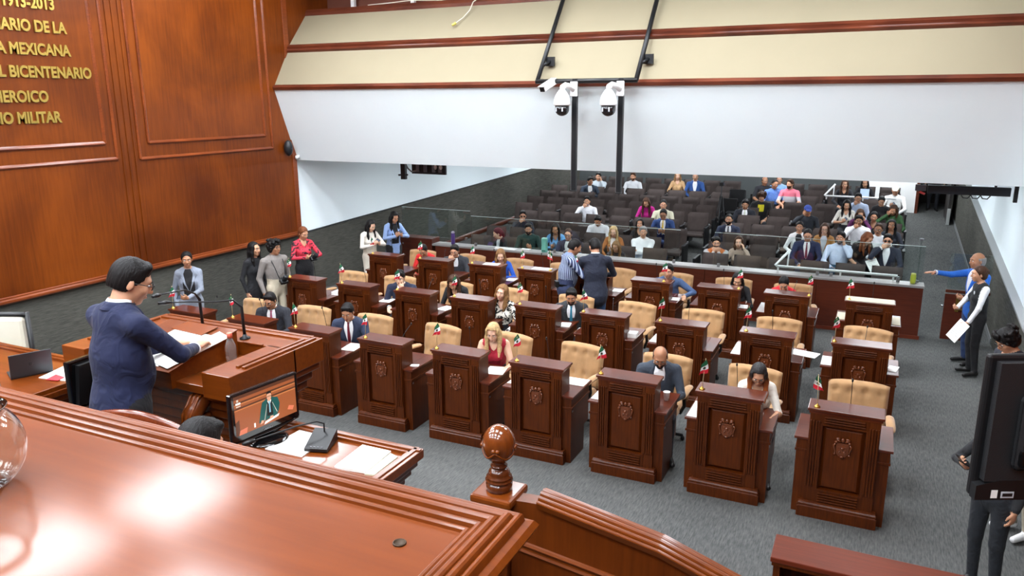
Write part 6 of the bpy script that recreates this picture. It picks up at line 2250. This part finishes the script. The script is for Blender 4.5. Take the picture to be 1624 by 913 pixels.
dep('man in dark blue suit hiding his face with his hand, middle row', (-6.709, 9.930, 1.140), rz=20, top=(28, 34, 58), hair=('short', 'black'), tone=0, style='suit', sex='m', head=(0, 14, 0), handL='mouth')
dep('woman with brown curls in black jacket, middle row', (-5.805, 10.054, 1.120), rz=10, top=(24, 24, 28), hair=('wavy', 'brown'), tone=1, style='vneck', sex='f', head=(0, 40, 0), lean=22)
dep('woman with light brown curls in black and white print dress', (-4.786, 9.686, 1.150), rz=16, top=(226, 222, 210), hair=('wavy', 'light'), tone=0, style='vneck', mats={'top': ANIMAL}, sex='f', head=(-16, -4, 8), handR='lap', handL='lap', lean=4)
dep('bearded man in charcoal suit with cyan tie, middle row', (-3.805, 9.932, 1.140), rz=20, top=(46, 48, 52), hair=('short', 'black'), tone=2, style='suit', tie=(34, 130, 160), beard=True, sex='m', bulk=1.06, head=(-4, 18, 0))
dep('woman in red blouse half hidden behind her flag, back row', (-7.675, 12.177, 1.100), rz=14, top=(214, 40, 40), hair=('bun', 'black'), tone=2, style='vneck', sex='f', head=(0, 36, 0), lean=22)
dep('man with glasses in dark suit touching his mouth, back row', (-6.970, 12.144, 1.150), rz=20, top=(50, 52, 58), hair=('short', 'black'), tone=1, style='suit', glasses=True, sex='m', bulk=1.1, head=(-6, 14, 0), handR='mouth')
dep('woman in bright blue blouse using her phone, back row', (-6.009, 12.123, 1.150), rz=22, top=(28, 80, 176), hair=('bob', 'light'), tone=0, style='vneck', sex='f', head=(0, 26, 0), handR='phone', handL='phone', phone=2, lean=8)
dep('dark haired man in slate blue suit, back row', (-2.960, 12.121, 1.140), rz=14, top=(64, 86, 124), hair=('short', 'black'), tone=1, style='suit', shirt=(228, 230, 234), sex='m', bulk=1.1, head=(-14, 2, 0), handL=((.26, -.34, .78), (1, .2, -.4), (-.1, -1, 0), (0, 0, -1), .3))
dep('dark haired woman in black jacket half hidden by her flag, back row', (-1.842, 12.031, 1.120), rz=6, top=(28, 28, 32), hair=('long', 'black'), tone=1, style='vneck', sex='f', head=(0, 24, 0))
dep('woman in red blouse with tied back hair, eighth back row desk', (-1.179, 12.237, 1.080), rz=4, top=(214, 34, 44), hair=('bun', 'black'), tone=1, style='none', sex='f', head=(0, 36, 0), lean=22)

# --- the public in the gallery
GP = 'public seated in the gallery'
FAR = (.022, .0105)
person('person in dark clothes standing in the dark rear doorway', loc=(1.42, BACK + .55, gz(BACK)), rz=0, top=(26, 28, 36), low=(24, 26, 34), hair=('short', 'black'), tone=2, style='none', sex='m', post='stand', handR='side', handL='side', head=(0, 0, 0), lean=0, res=FAR)
def gal(label, hd, hands=('lap', 'lap'), head=(0, 10, 0), lean=2, rz=8, **k):
    k.setdefault('res', FAR)
    k.setdefault('sex', 'm')
    return person(label, at_head=hd, group=GP, post='sit', handR=hands[0], handL=hands[1], head=head, lean=lean, rz=rz, **k)
gal('man in dark suit leaning to his neighbour in the upper gallery', (-7.400, 20.680, 1.607), ('phone', 'phone'), (14, 16, 0), 4, 30, top=(38, 50, 66), style='suit', tone=2, phone=1)
gal('man in pale grey shirt resting cheek on hand in the upper gallery', (-7.470, 21.580, 1.648), ('lap', 'cheek'), (0, 6, 0), 2, 10, top=(190, 200, 208), tone=1)
gal('bearded man in pale shirt in the upper gallery', (-6.419, 21.580, 1.687), ('lap', 'lap'), (-6, 4, 0), 0, 10, top=(206, 208, 212), beard=True, hair=('short', 'brown'), tone=1)
gal('woman in tan coat under the soffit edge', (-5.200, 21.900, 1.722), ('lap', 'lap'), (0, 8, 0), 2, 8, top=(204, 164, 118), sex='f', hair=('bob', 'light'), tone=0, style='vneck')
gal('man in blue pullover with white collar under the soffit edge', (-4.698, 21.900, 1.723), ('lap', 'lap'), (0, 8, 0), 2, 8, top=(40, 78, 140), style='suit', lapels=False, hair=('crop', 'grey'), tone=1)
gal('man in white shirt holding a phone to his mouth', (-6.506, 17.980, 1.402), ('mouth', 'lap'), (0, 4, 0), 2, 14, top=(232, 234, 240), tone=1, phone=1)
gal('woman in magenta blouse with head bowed', (-5.022, 18.060, 1.439), ('lap', 'lap'), (0, 40, 0), 14, 8, top=(196, 34, 140), sex='f', hair=('long', 'brown'), tone=1, style='none')
gal('man in beige shirt behind the yellow tie man', (-4.583, 17.980, 1.411), ('lap', 'lap'), (6, 6, 0), 2, 8, top=(206, 202, 178), hair=('crop', 'black'), tone=1)
gal('man in blue suit and yellow tie with legs crossed', (-4.345, 17.080, 1.320), ('phone', 'phone'), (0, 24, 0), 6, 8, top=(38, 66, 118), low=(38, 62, 110), style='suit', tie=(232, 196, 60), glasses=True, hair=('crop', 'black'), tone=2, phone=1, legs='cross')
gal('man in white shirt looking down at his lap', (-5.592, 16.180, 1.226), ('lap', 'lap'), (0, 34, 0), 12, 10, top=(232, 230, 234), tone=2)
gal('woman with long black hair in black top behind the grey haired man', (-4.622, 16.180, 1.218), ('lap', 'lap'), (0, 2, 0), 2, 8, top=(26, 26, 30), sex='f', hair=('long', 'black'), tone=1, style='vneck')
gal('blonde woman in tan suede jacket looking down', (-4.929, 15.280, 1.169), ('lap', 'lap'), (0, 22, 0), 6, 10, top=(168, 104, 52), sex='f', hair=('long', 'blonde'), tone=0, style='open', shirt=(226, 214, 210))
gal('grey haired man in white shirt with crossed arms', (-4.292, 15.280, 1.200), ('cross', 'cross'), (10, 4, 0), 0, 10, top=(240, 240, 242), low=(92, 132, 178), hair=('short', 'grey'), tone=1, bulk=1.06)
gal('woman in light blue top with black hair, phone in hand', (-6.004, 14.700, 1.239), ('phone', 'lap'), (0, 24, 0), 8, 14, top=(96, 156, 206), sex='f', hair=('long', 'black'), tone=2, style='vneck', phone=1)
gal('man with glasses in dark navy suit behind the striped shirt', (-5.627, 14.460, 1.184), ('lap', 'lap'), (0, 6, 0), 4, 10, top=(36, 44, 72), style='suit', glasses=True, hair=('crop', 'brown'), tone=1)
gal('brown haired woman in dark leather jacket at the counter', (-4.578, 14.380, 1.030), ('lap', 'lap'), (-20, 20, 0), 12, 20, top=(34, 32, 36), mats={'top': SNAKE}, sex='f', hair=('long', 'light'), tone=1, style='none', s=.95)
gal('man with sunglasses covering his mouth by the left wall', (-7.437, 16.180, 1.229), ('mouth', 'lap'), (4, 6, 0), 2, 24, top=(26, 32, 46), shades=True, tone=1)
gal('bearded man in dark green shirt in the first gallery rows', (-6.625, 14.700, 1.197), ('lap', 'phone'), (4, 12, 0), 4, 20, top=(24, 52, 46), beard=True, tone=2)
gal('woman with maroon hair in black suit reading a notebook', (-7.198, 14.380, 1.113), ('phone', 'phone'), (-24, 26, 0), 10, -30, top=(24, 24, 28), style='suit', sex='f', hair=('tail', 'maroon'), tone=0)
gal('bearded man in navy suit with dark tie at the aisle', (-2.888, 17.080, 1.295), ('lap', 'lap'), (-4, 2, 0), 0, 6, top=(34, 42, 66), style='suit', tie=(24, 30, 46), beard=True, hair=('crop', 'black'), tone=1)
gal('man in black suit with pale tie looking down', (-2.833, 18.880, 1.409), ('lap', 'lap'), (0, 22, 0), 4, 6, top=(26, 30, 40), style='suit', tie=(206, 212, 190), tone=2)
gal('man in black T-shirt with yellow print', (-2.588, 19.780, 1.499), ('lap', 'lap'), (0, 26, 0), 6, 6, top=(24, 24, 26), style='print', shirt=(230, 216, 40), hair=('curly', 'brown'), tone=1, bare='fore')
gal('shaven headed man in dark shirt in the upper right gallery', (-2.793, 21.740, 1.691), ('lap', 'lap'), (14, 16, 0), 4, 10, top=(34, 34, 40), hair=('fringe', 'black'), tone=2, bare='fore')
gal('heavy man in cornflower blue polo shirt', (-2.441, 21.000, 1.695), ('lap', 'lap'), (18, 10, 6), 2, 14, top=(98, 136, 210), hair=('crop', 'black'), tone=2, bare='fore', bulk=1.04, style='shirt')
gal('bearded man in pink and grey polo shirt', (-2.069, 21.000, 1.710), ('lap', 'lap'), (-30, 2, 0), 0, 0, top=(232, 120, 140), mats={'top': POLO}, style='none', beard=True, tone=1, bare='fore', hair=('short', 'brown'))
gal('woman in dark jacket behind the rear handrail', (-0.771, 21.000, 1.765), ('lap', 'lap'), (0, 10, 0), 4, 0, top=(36, 36, 42), sex='f', hair=('long', 'brown'), tone=1, style='vneck')
gal('woman in black reading a paper at the back', (-0.327, 21.900, 1.727), ('phone', 'phone'), (0, 24, 0), 6, 0, top=(30, 30, 36), sex='f', hair=('long', 'black'), tone=1, style='none')
gal('person in white cap and white shirt at the end of an upper row', (0.377, 21.000, 1.659), ('phone', 'lap'), (0, 20, 0), 2, -4, top=(238, 238, 236), hair=('cap', (226, 222, 206)), tone=2, phone=1)
gal('person in blue cap shielding the face with a hand', (-1.371, 18.140, 1.437), ('brow', 'lap'), (10, 18, 0), 6, 4, top=(32, 36, 44), hair=('cap', (46, 66, 140)), tone=2, style='none')
gal('woman in white top with dark trim and long black hair', (-0.613, 18.960, 1.503), ('phone', 'lap'), (0, 28, 0), 8, 2, top=(222, 218, 208), sex='f', hair=('long', 'black'), tone=1, style='vneck', bare='fore', phone=1)
gal('man with glasses in pale blue shirt covering his mouth', (-0.413, 19.900, 1.562), ('mouth', 'lap'), (0, 12, 0), 4, 2, top=(186, 200, 226), glasses=True, tone=1)
gal('woman in black jumper with tied hair looking down', (0.092, 19.780, 1.527), ('lap', 'lap'), (0, 30, 0), 8, 0, top=(28, 26, 30), sex='f', hair=('bun', 'black'), tone=1, style='none')
gal('woman in green jumper leaning her head on her hand', (0.346, 18.880, 1.452), ('brow', 'lap'), (-10, 30, 0), 12, -4, top=(58, 96, 56), sex='f', hair=('bob', 'brown'), tone=2, style='none')
gal('woman in purple top leaning forward', (-0.303, 17.980, 1.437), ('lap', 'cheek'), (8, 22, 0), 12, 2, top=(92, 30, 84), sex='f', hair=('long', 'brown'), tone=1, style='none')
gal('woman in black low cut top with hair pulled back', (-0.029, 17.980, 1.399), ('lap', 'lap'), (0, 8, 0), 2, 0, top=(22, 22, 24), sex='f', hair=('bun', 'black'), tone=2, style='vneck')
gal('woman in white jacket with dark hair tied back', (-1.376, 16.500, 1.315), ('lap', 'lap'), (0, 4, 0), 0, 4, top=(240, 240, 240), sex='f', hair=('bun', 'black'), tone=1, style='open', shirt=(28, 28, 32))
gal('woman with glasses in camel jacket', (-0.895, 16.460, 1.314), ('lap', 'lap'), (0, 10, 0), 2, 2, top=(172, 122, 66), sex='f', hair=('bob', 'brown'), tone=0, style='open', shirt=(206, 212, 220), glasses=True)
gal('young man in white shirt with hand on mouth', (-0.304, 17.400, 1.383), ('mouth', 'lap'), (0, 8, 0), 4, 2, top=(240, 240, 244), tone=2)
gal('man in navy suit with striped red tie', (-1.141, 15.600, 1.306), ('lap', 'lap'), (0, 22, 0), 6, 4, top=(32, 42, 76), low=(40, 44, 60), style='suit', tie=(110, 40, 60), glasses=True, tone=1, hair=('crop', 'black'))
gal('bearded man in pale blue shirt and jeans resting chin on hand', (-0.557, 15.600, 1.299), ('lap', 'cheek'), (-14, 4, 6), 0, 2, top=(204, 216, 238), low=(44, 82, 108), beard=True, tone=2, legs='cross')
gal('man with moustache and glasses in white shirt', (0.076, 16.500, 1.361), ('lap', 'lap'), (-6, 4, 0), 0, 0, top=(236, 238, 242), glasses=True, stache=True, hair=('crop', 'brown'), tone=2)
gal('woman with long dark hair in dark cardigan at the right aisle', (0.311, 17.120, 1.372), ('lap', 'lap'), (0, 4, 0), 0, -2, top=(36, 40, 52), low=(36, 48, 76), sex='f', hair=('long', 'black'), tone=2, style='vneck')
gal('woman with copper hair in black dress bending with a white sheet', (-0.092, 15.600, 1.321), ('lap', 'desk'), (22, 34, 0), 26, 30, top=(24, 24, 27), sex='f', hair=('long', 'auburn'), tone=1, style='vneck', bare='fore')
gal('man with dark glasses in navy blazer covering his mouth', (0.249, 15.600, 1.310), ('mouth', 'lap'), (0, 4, 0), 2, -4, top=(30, 36, 54), low=(132, 134, 142), style='suit', shades=True, tone=1, legs='cross', hair=('short', 'black'))
gal('woman in taupe jumper leaning her cheek on her hand', (-2.363, 15.280, 1.133), ('lap', 'cheek'), (-4, 4, -4), 2, 4, top=(162, 142, 126), sex='f', hair=('bob', 'brown'), tone=0, style='none')
gal('man in orange gilet with grey sleeves and hands at his chin', (-2.799, 15.280, 1.088), ('chin', 'chin'), (6, 6, 0), 6, 8, top=(190, 104, 42), sleeve=(176, 178, 180), low=(44, 92, 170), tone=1, style='none', beard=True)
gal('man in light blue shirt behind the cornflower polo', (-2.441, 21.900, 1.724), ('lap', 'lap'), (0, 6, 0), 2, 6, top=(150, 190, 236), tone=1, hair=('crop', 'black'))
# ================================================================== THINGS HELD AND SMALL EXTRAS
def world_of(label, p):
    t, B = PEOPLE[label]
    q = rotz(t.rotation_euler[2]) @ np.asarray(p) + np.array(t.location)
    return q
def hand_of(label, i):
    t, B = PEOPLE[label]
    W, hd, hn = B['hands'][i]
    Rz_ = rotz(t.rotation_euler[2])
    return Rz_ @ (W + hd * .085) + np.array(t.location), Rz_ @ hd, Rz_ @ hn
def held_sheet(label, i, w, d, lab, tilt=(60, 0, 0), name='held_paper', off=(0, 0, 0), m=PAPER, cat='paper', lines=False, th=.003):
    c, hd, hn = hand_of(label, i)
    t, B = PEOPLE[label]
    o = empty(name, (c[0] + off[0], c[1] + off[1], c[2] + off[2]), 0, lab, cat)
    o.rotation_euler = (R(tilt[0]), R(tilt[1]), t.rotation_euler[2] + R(tilt[2]))
    bx(-w / 2, w / 2, -d / 2, d / 2, -th, th).obj('sheet', m, o)
    if lines:
        k = MB()
        for j in range(7):
            k.box(-w * .38, w * (.38 - .1 * (j % 3)), d * (.36 - .1 * j) - .002, d * (.36 - .1 * j) + .002, th, th + .0006)
        k.obj('print_lines', mat('print_grey', (120, 120, 124), .8), o)
    return o
def photo_camera(loc, rz, lab, tilt=0):
    o = empty('photo_camera', loc, rz, lab, 'camera')
    o.rotation_euler = (R(tilt), 0, rz)
    bx(-.065, .065, -.03, .03, -.045, .045, ch=.012).obj('camera_body', BLACK, o)
    bx(-.022, .022, -.03, .03, .045, .075, ch=.01).obj('viewfinder', BLACK, o)
    q = MB()
    q.lathe([(.038, 0), (.040, .05), (.036, .10), (.030, .102)], (0, 0, 0), 18)
    q.xf(Matrix.Translation((0, -.03, 0)) @ Matrix.Rotation(R(90), 4, 'X'))
    q.obj('lens', BLACKM, o)
    return o
LV = 'woman in black vest and white sleeves holding printed sheets'
held_sheet(LV, 1, .22, .30, 'printed white sheets in the hand of the black vest woman', (62, 14, 12), 'printed_sheets', (-.06, -.04, -.06), lines=True)
LR = 'standing woman in red and black floral blouse holding a camera'
c, hd, hn = hand_of(LR, 0)
c2, _, _ = hand_of(LR, 1)
photo_camera(tuple((c + c2) / 2 + V3(.05, -.01, -.01)), PEOPLE[LR][0].rotation_euler[2] + R(20), 'black camera in the hands of the floral blouse woman', -40)
LC = 'standing photographer with curly black hair, grey shirt and beige trousers'
c = world_of(LC, V3(.02, -.20, 1.04))
o = photo_camera(tuple(c), PEOPLE[LC][0].rotation_euler[2], 'black camera hanging by a strap before the grey shirt', -50)
tt, BB = PEOPLE[LC]
inv = o.matrix_world.inverted() if False else None
strap = MB()
nb = BB['NB']
for q in (-1, 1):
    pts = [world_of(LC, V3(q * .075, .01, nb[2] + .015)), world_of(LC, V3(q * .10, -.085, nb[2] - .06)), world_of(LC, V3(q * .085, -.15, nb[2] - .17)), world_of(LC, V3(q * .06 + .01, -.17, nb[2] - .30)), world_of(LC, V3(q * .05 + .02, -.185, 1.07))]
    strap.tube([tuple(p) for p in pts], .007, 6)
sm_ = strap.mesh('strap', BLACK)
so = link('camera_strap', sm_)
tag(so, 'black camera strap around the neck of the curly haired photographer', 'strap')
LN = 'woman with maroon hair in black suit reading a notebook'
held_sheet(LN, 0, .16, .21, 'dark purple notebook held open by the maroon haired woman', (60, 0, 0), 'notebook', (.0, -.02, .06), mat('notebook_purple', (62, 44, 84), .5), 'notebook', th=.008)
LO = 'woman with copper hair in black dress bending with a white sheet'
held_sheet(LO, 1, .21, .30, 'white printed sheet held by the copper haired woman', (58, -16, 0), 'printed_sheet', (-.02, -.06, -.04), lines=True)
LD = 'woman with long dark hair in dark cardigan at the right aisle'
held_sheet(LD, 0, .15, .20, 'white sheet in the lap of the dark cardigan woman', (40, 0, 0), 'lap_sheet', (0, -.02, .12))
LQ = 'woman in black reading a paper at the back'
held_sheet(LQ, 0, .21, .29, 'pale paper read by the woman in black at the back', (60, 0, 0), 'read_paper', (.04, -.02, .05), mat('pale_blue_paper', (176, 196, 232), .8))
# belt pouch of the striped shirt man
tt, BB = PEOPLE['standing man in blue striped shirt with belt pouch']
bx(-.06, .06, .115, .17, .97, 1.07, ch=.012).obj('belt_pouch', BLACK, tt)
q = MB()
q.grid(lambda u, v: (.172 * math.cos(2 * PI * u), .128 * math.sin(2 * PI * u), .99 + .04 * v), 28, 1, thick=(0, 0, .002))
q.obj('belt', BLACK, tt)
# emblem on the vest
tt, BB = PEOPLE[LV]
MB().sphere((.075, -.118, 1.27 * .97), (.018, .006, .026), 10, 6).obj('vest_emblem', mat('vest_emblem', (206, 210, 214), .6), tt)
# lapel pin and pocket details of the speaker
tt, BB = PEOPLE['speaker in dark blue suit and glasses reading at the lectern']
